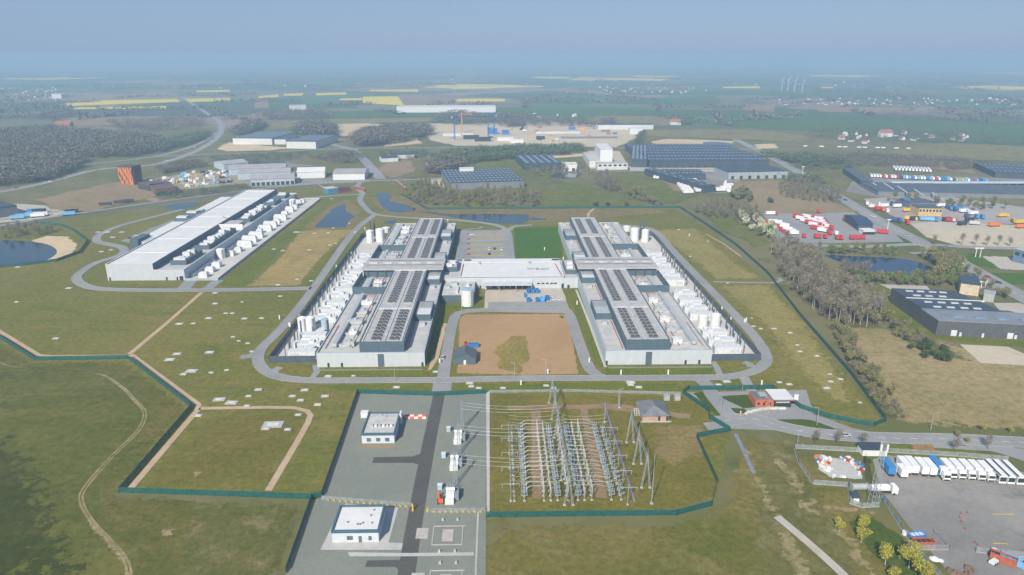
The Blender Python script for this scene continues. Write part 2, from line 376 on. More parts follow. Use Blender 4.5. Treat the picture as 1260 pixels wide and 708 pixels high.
def water(name, c):
    m, nt, b = newmat(name)
    pos = nt.nodes.new('ShaderNodeNewGeometry').outputs['Position']
    nt.links.new(nmix(nt, nnoise(nt, pos, .02, .35, .65, 3), c, tuple(x*.75 for x in c)), b.inputs['Base Color'])
    b.inputs['Roughness'].default_value = .08; b.inputs['IOR'].default_value = 1.33
    bp = nt.nodes.new('ShaderNodeBump'); bp.inputs['Strength'].default_value = .25; bp.inputs['Distance'].default_value = .15
    n = nt.nodes.new('ShaderNodeTexNoise'); n.inputs['Scale'].default_value = .6; n.inputs['Detail'].default_value = 4; nt.links.new(pos, n.inputs['Vector'])
    nt.links.new(n.outputs[0], bp.inputs['Height']); nt.links.new(bp.outputs[0], b.inputs['Normal'])
    return m
WATER = water('pond_water', (.022, .045, .062))

# ---------------------------------------------------------------- the ground: one sheet to the horizon, a patchwork of fields far out
def ground_mat():
    m, nt, b = newmat('countryside')
    pos = nt.nodes.new('ShaderNodeNewGeometry').outputs['Position']
    mp = nt.nodes.new('ShaderNodeMapping'); mp.inputs['Rotation'].default_value = (0, 0, .5); mp.inputs['Scale'].default_value = (.0021, .0016, 0); nt.links.new(pos, mp.inputs[0])
    vo = nt.nodes.new('ShaderNodeTexVoronoi'); vo.distance = 'CHEBYCHEV'; vo.inputs['Scale'].default_value = 1; vo.inputs['Randomness'].default_value = .85; nt.links.new(mp.outputs[0], vo.inputs['Vector'])
    sp = nt.nodes.new('ShaderNodeSeparateColor'); nt.links.new(vo.outputs['Color'], sp.inputs[0])
    cr = nt.nodes.new('ShaderNodeValToRGB'); cr.color_ramp.interpolation = 'CONSTANT'
    st = [(0, (0.065, 0.137, 0.056)), (.22, (0.137, 0.150, 0.075)), (.36, (0.247, 0.195, 0.138)), (.47, (0.085, 0.150, 0.062)), (.62, (0.169, 0.163, 0.094)), (.74, (0.072, 0.098, 0.056)), (.88, (0.065, 0.143, 0.075)), (.96, (0.728, 0.598, 0.062))]
    e = cr.color_ramp.elements
    e[0].position = 0; e[0].color = (*st[0][1], 1); e[1].position = st[1][0]; e[1].color = (*st[1][1], 1)
    for p, c in st[2:]: x = e.new(p); x.color = (*c, 1)
    nt.links.new(sp.outputs[0], cr.inputs[0])
    far = nmix(nt, nnoise(nt, pos, .0016, .50, .60, 8, .75, .5), cr.outputs[0], (.075, .082, .055))
    near = nmix(nt, nnoise(nt, pos, .006, .38, .62, 6, .65), (.112, .118, .034), (.165, .148, .070))
    near = nmix(nt, nnoise(nt, pos, .03, .5, .7, 6, .7), near, (.082, .094, .026))
    sep = nt.nodes.new('ShaderNodeSeparateXYZ'); nt.links.new(pos, sep.inputs[0])
    mr = nt.nodes.new('ShaderNodeMapRange'); mr.inputs[1].default_value = 1500; mr.inputs[2].default_value = 1700; nt.links.new(sep.outputs[1], mr.inputs[0])
    c = nmix(nt, mr.outputs[0], near, far)
    nt.links.new(c, b.inputs['Base Color']); b.inputs['Roughness'].default_value = .95; b.inputs['Specular IOR Level'].default_value = .1
    return m
g = MB()
xs = [-32000, -16000, -8000, -4000, -2000, -1000, -600, -300, 0, 300, 600, 1000, 2000, 4000, 8000, 16000, 32000]
ys = [-600, 0, 200, 400, 700, 1000, 1500, 2200, 3200, 4500, 7000, 11000, 18000, 30000]
for i in range(len(xs)-1):
    for j in range(len(ys)-1): g.face([(xs[i], ys[j], 0), (xs[i+1], ys[j], 0), (xs[i+1], ys[j+1], 0), (xs[i], ys[j+1], 0)])
g.build('ground', ground_mat(), kind='structure')

# far fields (their outlines as the photograph shows them)
for nm, m, z, polys in (
    ('rapeseed_field', RAPE, .9, [[(80, 128), (130, 124), (218, 122), (222, 126), (140, 129), (85, 131)], [(88, 133), (205, 131), (205, 134), (92, 135)], [(228, 122), (283, 121), (283, 125), (233, 126)], [(242, 112), (283, 111), (283, 113.5), (242, 114)], [(317, 119), (343, 116.5), (343, 120), (318, 121)], [(348, 116), (373, 115), (373, 118), (350, 118.5)], [(388, 115), (425, 114), (427, 117), (390, 118)], [(418, 122), (445, 121), (445, 124), (418, 124)], [(446, 119.5), (490, 119), (497, 130), (447, 128)], [(455, 111), (515, 110.5), (515, 113.5), (455, 113)], [(563, 122), (621, 122), (621, 125.5), (560, 125.5)], [(890, 107), (935, 106.5), (935, 109), (890, 109)], [(1010, 107.5), (1026, 107.5), (1026, 109), (1010, 109)]]),
    ('wheat_field', WHEAT, .5, [[(410, 138), (490, 135), (540, 137), (532, 144), (405, 146)], [(250, 127), (283, 126), (272, 136), (258, 136)], [(610, 133), (720, 133), (820, 137), (960, 136), (1010, 142), (740, 143), (620, 141)], [(880, 144), (1075, 142), (1220, 150), (1260, 152), (1290, 186), (1180, 180), (1060, 165), (900, 156)], [(945, 143), (1000, 146), (1040, 152), (985, 158), (940, 152)], [(670, 128), (880, 118), (890, 130), (690, 127)], [(730, 111), (1000, 113), (1045, 118), (760, 117)], [(330, 122), (370, 120), (372, 130), (332, 133)], [(384, 128), (440, 126), (440, 133), (388, 134)], [(640, 124), (720, 121), (725, 126), (645, 128)], [(0, 126), (70, 128), (80, 136), (0, 138)], [(1040, 134), (1060, 130), (1130, 132), (1120, 136)]]),
    ('ploughed_field', PLOUGH, .5, [[(490, 117), (540, 116), (582, 130), (495, 131)], [(990, 130), (1120, 133), (1126, 140), (1010, 138)], [(1145, 134), (1300, 137), (1300, 142), (1150, 139)], [(315, 138), (375, 136), (372, 144), (300, 147)], [(70, 145), (240, 143), (235, 152), (90, 156)], [(912, 130), (955, 129), (952, 138), (915, 136)], [(315, 121), (330, 120), (331, 133), (312, 134)]]),
    ('stubble_field', gmat('pale_stubble', (0.180, 0.159, 0.056), (0.204, 0.175, 0.062), (0.156, 0.138, 0.043), .003, .01, .05), .6, [[(735, 143), (845, 143), (822, 156), (705, 153)], [(300, 150), (400, 147), (540, 145), (545, 150), (420, 153), (330, 160)], [(1060, 190), (1160, 176), (1300, 182), (1300, 200), (1120, 196)], [(790, 160), (930, 160), (1010, 170), (990, 176), (850, 170), (780, 168)]]),
    ('pasture_field', GREENF, .3, [[(508, 218), (540, 208), (590, 196), (650, 190), (700, 192), (706, 204), (660, 214), (600, 218)], [(660, 256), (665, 232), (700, 224), (735, 232), (770, 244), (795, 255)], [(740, 226), (758, 212), (800, 211), (835, 236), (860, 240), (830, 252), (800, 250), (765, 236)], [(15, 214), (50, 202), (95, 203), (88, 214), (40, 226)], [(346, 206), (400, 204), (432, 206), (434, 216), (400, 220), (352, 210)], [(930, 275), (880, 262), (862, 262), (880, 280), (930, 306), (945, 300)]]),
    ('dry_field', gmat('dry_field', (0.227, 0.165, 0.092), (0.259, 0.195, 0.112), (0.180, 0.143, 0.046), .006, .03, .1), .25, [[(896, 224), (965, 221), (1000, 238), (1062, 262), (1000, 264), (932, 262), (905, 242)], [(1060, 197), (1120, 205), (1210, 216), (1180, 200), (1120, 195)], [(40, 246), (150, 222), (190, 232), (200, 240), (110, 262), (60, 258)], [(455, 212), (480, 197), (510, 198), (515, 212), (480, 220)]]),
    ('sand_heap', SAND, .35, [[(400, 157), (420, 150), (470, 153), (555, 152), (578, 158), (520, 161), (470, 166), (420, 168)], [(470, 181), (485, 170), (515, 170), (522, 177), (478, 181)], [(798, 175), (815, 171.5), (860, 172), (905, 174), (900, 181), (850, 182), (805, 179)], [(265, 183), (280, 175), (330, 180), (370, 182), (330, 186), (275, 187)], [(925, 178), (955, 177), (960, 183), (930, 184)], [(630, 192), (720, 188), (722, 193), (640, 198)]]),
    ('works_site', SAND2, .3, [[(520, 166), (535, 156), (600, 151), (700, 149), (785, 155.5), (792, 167), (760, 182), (680, 180), (560, 180), (530, 174)]])):
    for p in polys: sheet(nm, p, z, m, rough=6., soft=(6 if nm in ('pasture_field', 'stubble_field', 'dry_field', 'works_site', 'sand_heap') else 0))

# ---------------------------------------------------------------- the near ground
sheet('lawn', [(-260, 300), (60, 276), (215, 256), (345, 236), (460, 226), (560, 235), (640, 262), (830, 258), (870, 280), (960, 360), (1090, 524), (900, 530), (880, 615), (600, 640), (385, 615), (147, 606), (-300, 560)], .02, LAWN)
sheet('meadow', [(-420, 330), (-120, 400), (0, 418), (43, 443), (158, 443), (236, 503), (147, 607), (385, 616), (340, 745), (-500, 745)], .03, DFIELD, soft=10)
sheet('meadow', [(185, 745), (215, 650), (250, 625), (385, 617), (340, 745)], .045, ROUGH, rough=2.5, soft=10)
sheet('meadow', [(170, 590), (260, 506), (375, 503), (385, 515), (345, 600), (325, 604), (165, 603)], .04, gmat('fallow_lawn', (0.107, 0.102, 0.015), (0.140, 0.122, 0.021), (0.167, 0.132, 0.030), .012, .05, .4), soft=10)
sheet('meadow', [(598, 640), (820, 636), (880, 616), (905, 530), (985, 545), (1050, 600), (1105, 640), (1260, 780), (560, 780)], .03, gmat('grazed_meadow', (0.104, 0.107, 0.015), (0.154, 0.129, 0.030), (0.201, 0.160, 0.060), .014, .06, .4, streak=(.3, .04, 2, (0.080, 0.101, 0.012), .5)), soft=10)
sheet('meadow', [(928, 532), (985, 548), (1010, 600), (1080, 690), (1060, 780), (930, 780), (915, 600)], .045, ROUGH, rough=2., soft=10)
sheet('meadow', [(-40, 384), (0, 418), (43, 445), (158, 443), (236, 503), (147, 607), (250, 612), (260, 640), (205, 708), (180, 740), (150, 740), (160, 690), (118, 640), (102, 605), (140, 560), (178, 515), (160, 475), (120, 458), (0, 450)], .038, TUFT, rough=2, soft=6)
sheet('meadow', [(-260, 500), (20, 520), (75, 560), (95, 610), (118, 655), (140, 690), (140, 745), (-300, 745)], .036, DEEP, rough=3, soft=22)  # darker tone over part of the meadow, thinning out towards its edge
sheet('meadow', [(905, 545), (930, 556), (948, 600), (970, 640), (1005, 700), (1010, 745), (980, 745), (950, 660), (925, 600)], .057, BANKT, rough=2, soft=5)
sheet('switchyard_grass', [(598, 484), (838, 487), (905, 530), (868, 545), (883, 608), (825, 633), (598, 634)], .04, OLIVE, soft=1.5)
sheet('straw_field', [(1020, 400), (1060, 400), (1120, 405), (1170, 420), (1290, 450), (1300, 536), (1090, 525)], .04, STRAW, rough=3., soft=10)
sheet('straw_field', [(875, 350), (950, 348), (1000, 400), (1072, 505), (1020, 500), (960, 440), (930, 395)], .04, gmat('pale_lawn', (0.210, 0.177, 0.049), (0.244, 0.204, 0.061), (0.147, 0.148, 0.034), .014, .05, .35, streak=(-.55, .05, 5, (0.280, 0.224, 0.074), .5)), rough=2., soft=10)
sheet('straw_field', [(790, 282), (860, 280), (905, 318), (948, 345), (878, 346), (840, 315)], .035, gmat('pale_lawn', (.1,)*3, (.1,)*3, (.1,)*3), rough=2., soft=10)
sheet('stubble_patch', [(300, 353), (340, 320), (368, 284), (400, 281), (430, 286), (395, 320), (368, 353)], .05, TAN, rough=1.5, soft=4)
sheet('stubble_patch', [(385, 284), (440, 282), (438, 290), (400, 296), (372, 295)], .055, TAN, rough=1.5, soft=4)
sheet('verge', [(262, 350), (400, 250), (432, 246), (425, 282), (370, 286), (300, 355)], .035, VERGE, rough=1.5, soft=1.2)
sheet('verge', [(395, 353), (425, 322), (440, 300), (410, 305), (372, 352)], .04, VERGE, rough=1.5, soft=1.2)
sheet('reed_bank', [(385, 283), (370, 281), (405, 252), (428, 245), (448, 258), (437, 282)], .045, gmat('reeds', (0.173, 0.131, 0.051), (0.204, 0.156, 0.062), (0.102, 0.101, 0.028), .05, .12, .4), rough=1.5, soft=4)
sheet('reed_bank', [(452, 244), (490, 240), (520, 245), (540, 258), (800, 255), (830, 262), (660, 274), (520, 268), (470, 262)], .035, gmat('reeds', (.1,)*3, (.1,)*3, (.1,)*3), rough=2., soft=4)
sheet('sand_bank', [(38, 296), (60, 290), (85, 291), (97, 300), (92, 312), (70, 320), (50, 322)], .05, SAND, rough=2., soft=3)
sheet('pond', [(-80, 300), (0, 296), (30, 297), (58, 301), (70, 309), (62, 318), (40, 324), (0, 327), (-90, 330)], .08, WATER, smooth=4)
sheet('pond', [(386, 280), (400, 267), (411, 256), (424, 251), (425, 259), (437, 267), (430, 271), (425, 280), (405, 280.5)], .09, WATER, rough=.8)
sheet('pond', [(462, 238.5), (476, 238), (482, 243), (478, 247), (498, 252), (512, 258.5), (488, 262), (473, 257), (466, 247)], .08, WATER, smooth=4, rough=1.5)
sheet('canal', [(512, 260), (560, 264), (600, 263.5), (650, 264), (652, 271), (640, 276), (606, 275), (560, 268)], .08, WATER, rough=1.)
sheet('canal', [(655, 268), (672, 269), (672, 271), (650, 271)], .08, WATER)
sheet('pond', [(1012, 314), (1035, 315), (1085, 317), (1120, 320), (1150, 332), (1148, 338), (1100, 339), (1068, 334), (1030, 321)], .12, water('deep_pond', (.012, .04, .085)), smooth=5, rough=1.5)
sheet('pond', [(200, 256), (215, 251), (245, 249), (240, 254), (222, 258)], .08, WATER, smooth=4)
sheet('pond', [(676, 217), (688, 213.8), (708, 214), (716, 217), (695, 220.5)], .3, WATER, smooth=8)
sheet('pond', [(865, 175.5), (885, 175), (903, 178), (890, 180.5), (872, 180)], .5, WATER, smooth=12)
sheet('canal', [(303, 200), (350, 198.5), (352, 201), (310, 204)], .3, WATER)
sheet('pond', [(476, 272), (490, 271), (486, 276), (472, 276)], .06, WATER)
# bare field with its patch of grass, lawns in the court behind
sheet('bare_field', [(561, 460), (563, 440), (564, 392), (572, 387), (692, 386), (700, 390), (713, 461), (640, 462)], .05, SOIL, rough=.5, soft=1)
sheet('grass_patch', [(604, 432), (628, 413), (650, 412), (652, 428), (656, 440), (640, 460), (608, 455), (612, 440)], .06, gmat('thin_grass', (0.186, 0.159, 0.034), (0.227, 0.177, 0.044), (0.324, 0.227, 0.077), .05, .12, .5), rough=1.5, soft=2.5)
sheet('grass_patch', [(686, 386), (694, 387), (696, 395), (688, 393)], .07, VERGE, rough=.6, soft=2.5)
sheet('court_lawn', [(632, 281), (687, 278), (694, 318), (634, 320)], .05, LUSH, soft=0.6)
sheet('court_lawn', [(630, 279.2), (686, 277), (687, 280), (631, 281)], .055, OLIVE, soft=0.6)
sheet('verge', [(697, 356), (712, 355), (745, 448), (738, 452), (728, 440)], .05, VERGE, soft=1.2)
sheet('verge', [(526, 446), (532, 400), (548, 372), (596, 372), (596, 380), (560, 383), (553, 395), (542, 440), (530, 456)], .05, VERGE, soft=1.2)
sheet('earth_strip', [(531, 455), (540, 440), (550, 398), (546, 398), (537, 430), (526, 456)], .06, PATHM, rough=.5)
sheet('verge', [(388, 455), (525, 454), (523, 463), (386, 464)], .05, VERGE, soft=1.2)
sheet('verge', [(742, 453), (880, 451), (876, 461), (746, 462)], .05, VERGE, soft=1.2)
sheet('verge', [(548, 480), (562, 472), (740, 470), (836, 472), (848, 482), (600, 483)], .045, VERGE, soft=1.2)
sheet('verge', [(385, 474), (520, 472), (535, 481), (420, 482)], .045, VERGE, soft=1.2)
sheet('verge', [(1030, 548), (1180, 545), (1235, 570), (1140, 572), (1040, 560)], .045, VERGE, soft=1.2)
sheet('lawn_bank', [(1040, 640), (1075, 635), (1110, 660), (1180, 780), (1090, 780), (1090, 700), (1060, 668)], .066, LUSH2, rough=1., soft=1.2)
sheet('dry_bank', [(940, 545), (962, 552), (984, 580), (1000, 612), (1015, 640), (985, 632), (965, 596)], .058, BANKT, rough=2., soft=5)
sheet('dry_bank', [(985, 575), (1010, 615), (1040, 640), (1062, 668), (1090, 708), (1075, 720), (1040, 690), (1020, 640), (990, 615)], .06, BANKT, rough=2., soft=5)
sheet('dry_bank', [(1005, 628), (1090, 636), (1085, 628), (1050, 622), (1012, 618)], .065, EARTH, rough=1., soft=3)
sheet('verge', [(1195, 312), (1225, 320), (1236, 332), (1200, 327), (1182, 318)], .12, LUSH, soft=1.2)
sheet('verge', [(1210, 336), (1290, 336), (1290, 352), (1240, 350)], .12, LUSH, soft=1.2)
sheet('verge', [(1065, 268), (1085, 270), (1125, 300), (1110, 302), (1090, 300)], .12, LUSH, soft=1.2)
sheet('verge', [(1062, 350), (1090, 352), (1150, 412), (1290, 421), (1290, 432), (1148, 417), (1100, 398)], .05, VERGE, soft=1.2)
sheet('gravel_plot', [(1181, 424), (1240, 427), (1300, 452), (1207, 447)], .06, PLOT)
sheet('gravel_plot', [(1082, 350), (1140, 352), (1150, 362), (1100, 358)], .06, PLOT)
sheet('gravel_plot', [(1222, 373), (1255, 373), (1300, 392), (1240, 394)], .06, PLOT)
sheet('scrub', [(1096, 365), (1140, 410), (1205, 448), (1140, 440), (1085, 405)], .045, ROUGH, rough=2, soft=5)
sheet('leaf_litter', [(945, 312), (965, 303), (1005, 318), (1040, 345), (1090, 380), (1085, 406), (1030, 405), (985, 372)], .05, gmat('leaf_litter', (.095, .085, .040), (.13, .11, .06), (.075, .085, .025), .03, .1, .4), rough=3, soft=6)
sheet('leaf_litter', [(1020, 402), (1042, 404), (1060, 440), (1112, 515), (1108, 524), (1088, 512), (1046, 460)], .052, gmat('leaf_litter', (.1,)*3, (.1,)*3, (.1,)*3), rough=2, soft=4)
# works inside the compound
CMP = [(395, 613), (440, 484), (598, 482.5), (598, 633), (597, 780), (325, 780), (385, 616)]
sheet('gravel_yard', CMP, .05, GRAVEL)
sheet('concrete_apron', [(394, 677), (415, 635), (425, 620), (490, 625), (478, 668), (502, 669), (500, 677)], .06, CONC)
sheet('concrete_apron', [(440, 548), (488, 548), (486, 552), (440, 551)], .06, EARTH)
sheet('concrete_strip', [(428, 680), (502, 681), (583, 680), (583, 684), (502, 685), (430, 685)], .09, CONC)
for p in ([(460, 563), (508, 562), (519, 558), (525, 549), (532, 548), (526, 586), (519, 582), (515, 572), (508, 570), (458, 570)], [(452, 690), (508, 689), (503, 716), (496, 716), (492, 703), (486, 698), (449, 698)]): sheet('asphalt_spur', p, .065, DASPH)
sheet('switchyard_strip', [(598, 482), (602.5, 482), (602.5, 634), (599, 634)], .055, CONC)
for p in ([(653, 500), (665, 500), (668, 614), (655, 614)], [(713, 500), (722, 500), (748, 614), (733, 612)], [(625, 500), (760, 497), (850, 510), (850, 516), (740, 503), (625, 505)]): sheet('worn_track', p, .06, gmat('worn_track', (0.216, 0.150, 0.084), (0.254, 0.180, 0.104), (0.132, 0.111, 0.025), .06, .15, .6), rough=1.)
sheet('worn_ground', [(800, 520), (880, 520), (868, 546), (875, 560), (830, 575), (800, 560)], .055, gmat('thin_dry_grass', (0.186, 0.143, 0.050), (0.216, 0.164, 0.059), (0.120, 0.106, 0.025), .03, .1, .5), rough=2., soft=5)
# yards and lots
sheet('generator_yard', [(-118, 339), (-92, 339), (-92, 606), (-118, 606)], .06, YCONC, world=True)
sheet('generator_yard', [(109, 337), (136, 337), (136, 606), (109, 606)], .06, YCONC, world=True)
sheet('generator_yard', [(-220.5, 483), (-196, 483), (-195, 780), (-220.5, 780)], .06, YCONC, world=True)
sheet('delivery_yard', [(597, 354), (690, 353), (696, 366), (698, 384), (596, 383)], .055, PLOT)
sheet('delivery_yard', [(601, 372), (697, 371), (703, 386), (600, 384)], .065, ASPH)
sheet('car_park', [(567, 284), (622, 283), (628, 320), (563, 320)], .055, ASPH)
sheet('car_park', [(148, 297), (200, 276), (235, 262), (250, 258), (220, 285), (165, 300)], .055, ASPH)
sheet('gatehouse_apron', [(846, 483), (992, 480), (1000, 505), (960, 530), (900, 528), (872, 500)], .05, ASPH)
for p in ([(884, 488), (915, 486), (932, 487), (938, 500), (915, 503), (905, 498)], [(893, 502), (915, 503), (924, 510), (912, 512)], [(853, 484), (868, 482), (900, 515), (893, 520), (872, 504)]): sheet('gatehouse_lawn', p, .065, LUSH2, rough=.3)
sheet('gatehouse_lawn', [(955, 517), (975, 514), (1000, 517), (1040, 531), (1032, 537), (985, 532), (960, 525)], .065, LUSH2, smooth=2)
sheet('lorry_yard', [(1074, 566), (1090, 560), (1290, 585), (1290, 690), (1220, 780), (1170, 708), (1120, 650), (1085, 605)], .06, YARD)
sheet('rubble_pad', [(1001, 562), (1030, 563), (1050, 570), (1063, 585), (1064, 592), (1020, 588), (1005, 577)], .065, CONC, rough=.6, soft=1.2)
sheet('earth_patch', [(1118, 546), (1150, 547), (1153, 555), (1125, 555)], .06, gmat('red_earth', (0.259, 0.140, 0.072), (0.292, 0.170, 0.088), (0.228, 0.138, 0.043), .1, .3, .6), rough=.6, soft=1)
sheet('lorry_park', [(938, 262), (1042, 257), (1058, 266), (1102, 288), (1112, 298), (1000, 300), (958, 297)], .12, ASPH)
sheet('bare_lot', [(1120, 276), (1150, 272), (1300, 280), (1300, 306), (1180, 303), (1140, 292)], .12, PLOT)
sheet('lorry_park', [(1062, 245), (1150, 240), (1260, 255), (1300, 262), (1300, 278), (1150, 273), (1120, 276), (1085, 260)], .13, gmat('haulage_yard', (0.300, 0.270, 0.260), (0.340, 0.310, 0.290), (0.260, 0.240, 0.230), .008, .03, .2))
sheet('lorry_park', [(1050, 222), (1100, 215), (1300, 222), (1300, 240), (1100, 246), (1040, 236)], .12, YARD)
sheet('lorry_park', [(884, 210), (905, 212), (920, 238), (862, 238), (850, 214)], .12, YARD)
sheet('factory_yard', [(723, 186), (762, 186), (775, 207), (726, 208)], .2, PLOT)
sheet('factory_yard', [(775, 205), (950, 204), (962, 212), (775, 211)], .2, PLOT)
sheet('factory_yard', [(262, 205), (350, 200), (452, 212), (455, 224), (310, 231)], .15, YARD)
sheet('scrap_yard', [(178, 222), (240, 212), (285, 210), (300, 226), (250, 232), (200, 234)], .15, gmat('scrap_ground', (0.281, 0.220, 0.152), (0.335, 0.270, 0.184), (0.216, 0.180, 0.120), .02, .06, .2))
sheet('depot_yard', [(-60, 256), (20, 251), (70, 254), (84, 262), (50, 270), (-60, 280)], .12, PLOT)
sheet('plot', [(1205, 315), (1250, 316), (1300, 330), (1300, 336), (1230, 332)], .12, PLOT, soft=3)
sheet('plot', [(810, 222), (835, 222), (845, 235), (822, 236)], .2, gmat('dry_field', (.1,)*3, (.1,)*3, (.1,)*3), soft=3)
sheet('plot', [(523, 222), (545, 220), (548, 232), (535, 230)], .2, PLOT, soft=3)
sheet('works_track', [(143, 230), (165, 234), (200, 246), (190, 250), (160, 240)], .15, EARTH, soft=3)

# ---------------------------------------------------------------- roads and paths
road('road', [(462, 264), (452, 271), (440, 281), (424, 300), (404, 329), (383.5, 358), (363, 385), (341, 410), (321, 430), (318, 446), (330, 459), (352, 466), (385, 468.5), (430, 468.5), (540, 468), (640, 466), (745, 465.5), (850, 465), (900, 463.5), (930, 456), (943, 444), (938, 428), (924, 409), (895, 378), (862, 344), (830, 311), (812, 290), (796, 281), (765, 277.8), (735, 276)], 5.6, .10, ASPH, kerb=KERB)
road('road', [(447, 238), (443, 246), (450, 256), (462, 264), (500, 268), (545, 270), (590, 274), (616, 279), (625, 287), (627, 300), (629, 321)], 6.2, .11, ASPH)
road('road', [(447, 239), (430, 240), (400, 242), (360, 246), (335, 247)], 6.2, .10, ASPH)
road('road', [(594, 279), (590, 281), (572, 283), (567, 290), (562, 321)], 3, .09, ASPH)
road('road', [(655, 277), (632, 279), (627, 284)], 5, .095, ASPH)
road('road', [(383, 355), (315, 356.5), (225, 357.5), (135, 356.5), (105, 352), (94, 343), (101, 334), (120, 323), (146, 315), (153, 308), (147, 303.5), (134, 301), (121, 298), (119, 293), (126, 287), (148, 278), (178, 270), (205, 263), (225, 258)], 6.2, .10, ASPH, kerb=KERB)
road('road', [(322, 430), (310, 438), (296, 440)], 6, .09, ASPH)
road('road', [(225, 357), (230, 351), (236, 344)], 9, .09, ASPH)
road('road', [(254, 357), (262, 350), (270, 345)], 7, .09, ASPH)
road('road', [(545, 468), (549, 440), (556, 402), (564, 386), (590, 382), (640, 381), (690, 381), (701, 388), (712, 420), (726, 455), (742, 465)], 5.6, .12, ASPH, kerb=KERB)
road('road', [(545, 468), (543, 484)], 9, .095, ASPH)
road('asphalt_lane', [(541, 483), (529, 540), (516, 610), (508, 655), (500, 708), (490, 780)], 5.4, .07, DASPH, sm=False)
road('road', [(382, 468), (390, 458), (388, 449)], 3.2, .09, ASPH)
road('road', [(345, 452), (338, 456), (334, 462)], 4.5, .09, ASPH)
road('road', [(886, 462), (882, 452), (877, 445)], 3.2, .09, ASPH)
road('road', [(925, 452), (922, 448), (915, 446)], 4.5, .09, ASPH)
road('road', [(860, 466), (870, 474), (876, 486), (894, 508), (905, 520)], 7, .105, ASPH)
road('road', [(915, 464), (920, 473), (925, 482)], 5, .09, ASPH)
road('road', [(868, 525), (905, 522), (930, 514), (960, 512), (985, 512), (996, 506), (985, 494), (965, 484)], 6.5, .11, ASPH)
road('road', [(880, 520), (925, 515), (960, 525), (1000, 533), (1060, 538), (1120, 540), (1180, 541), (1300, 547)], 8.5, .115, ASPH, line=.15, kerb=KERB)
road('road', [(960, 510), (1000, 514), (1045, 530), (1075, 537)], 6, .112, ASPH)
road('cycle_path', [(1148, 549), (1180, 551), (1215, 553), (1300, 556)], 3, .09, ASPH)
road('road', [(1180, 541), (1230, 552), (1300, 575)], 9, .105, ASPH)
road('service_track', [(958, 342), (955, 348), (878, 347)], 3, .08, ASPH)
road('footpath', [(905, 534), (915, 555), (928, 583)], 1.6, .08, mat('slate_path', (.19, .20, .24)))
road('footpath', [(956, 636), (985, 660), (1030, 700), (1075, 745)], 3.0, .085, PLOT)
road('paving_strip', [(709, 357), (724, 395), (745, 452)], 1.4, .08, CONC)
for p in ([(248, 360), (205, 398), (158, 437)], [(-40, 384), (0, 408.5), (47, 437), (60, 438.5), (150, 438), (162, 437), (244, 498), (243, 505), (160, 602)], [(245, 503), (262, 502.5), (330, 501.5), (362, 502), (378, 506), (382, 511), (379, 520), (365, 545), (330, 604)], [(868, 288), (890, 300), (912, 316)]):
    road('gravel_path', p, 2.6 if p[0][0] < 800 else 1.3, .07, PATHM, sm=False)
for dx in (-.75, .75):
    road('wheel_track', [(x+dx*(y-70)/150*.8, y) for x, y in [(-20, 435), (10, 450), (60, 455), (120, 460), (148, 475), (165, 492), (178, 508), (170, 530), (135, 565), (105, 600), (100, 617), (112, 640), (135, 665), (155, 690), (160, 720), (158, 760)]], .75, .07, BANKT, step=3)
sheet('worn_track', [(104, 622), (116, 640), (140, 664), (160, 690), (166, 745), (148, 745), (148, 695), (124, 668), (106, 645)], .064, BANKT, rough=1.2, soft=2.2)
sheet('worn_track', [(296, 622), (306, 618), (282, 660), (252, 708), (245, 730), (236, 720), (262, 675)], .064, gmat('muddy_track', (.115, .098, .048), (.15, .125, .065), (.10, .105, .028), .1, .2, .6), rough=1.2, soft=3)
sheet('worn_track', [(190, 655), (215, 648), (228, 655), (205, 668)], .066, EARTH, rough=1.5, soft=3.5)
sheet('worn_track', [(232, 582), (250, 578), (254, 584), (238, 590)], .067, EARTH, rough=1.2, soft=2.5)
sheet('worn_track', [(26, 592), (36, 592), (38, 600), (28, 601)], .067, EARTH, rough=1.2, soft=2)
# public roads beyond the fence
road('highway', [(-60, 245), (0, 236.5), (55, 225.5), (110, 211), (150, 206), (190, 203), (235, 189), (262, 174), (272, 161), (270, 150), (255, 140), (235, 127), (222, 117)], 13, .2, ASPH, step=20, line=.3)
road('highway', [(100, 203), (160, 197), (205, 190), (245, 177), (268, 163)], 9, .22, ASPH, step=20)
road('road', [(-40, 284), (0, 278), (60, 268), (130, 258), (200, 248), (300, 235), (345, 230), (395, 226)], 7, .18, ASPH, step=15)
road('road', [(0, 271), (50, 264), (80, 259)], 5, .17, EARTH, step=15)
road('railway_line', [(-40, 288), (55, 272), (110, 262), (200, 249), (300, 236)], 4, .19, mat('rail_bed', (.13, .11, .105)), step=15)
road('road', [(190, 193), (320, 188), (430, 183), (560, 182), (690, 179), (800, 184), (930, 184)], 10, .25, ASPH, step=25)
road('road', [(435, 171), (408, 174), (412, 179), (432, 184), (446, 195), (458, 208), (469, 221)], 14, .28, ASPH, step=20)
road('road', [(310, 229), (380, 226), (440, 223), (490, 222), (550, 219), (620, 212), (720, 210), (775, 211), (880, 209), (960, 212)], 8, .22, ASPH, step=20)
road('road', [(447, 239), (440, 230), (445, 223)], 6, .15, ASPH)
road('highway', [(905, 172), (930, 184), (968, 204), (1008, 228), (1050, 253), (1090, 277), (1130, 297), (1160, 312), (1200, 334), (1240, 356), (1300, 388)], 15, .2, ASPH, step=15, line=.3, kerb=KERB)
road('road', [(1000, 302), (1060, 304), (1130, 301), (1180, 304), (1240, 306), (1300, 307)], 9, .21, ASPH, step=12, line=.25)
road('road', [(1105, 296), (1060, 297), (960, 298)], 8, .16, ASPH, step=12)
road('road', [(1200, 354), (1240, 356)], 6, .16, ASPH)
road('road', [(1150, 300), (1145, 310), (1120, 312)], 6, .16, ASPH)
sheet('traffic_island', [(1143, 306), (1155, 303.5), (1168, 306), (1160, 309), (1148, 309)], .35, LUSH, smooth=2)
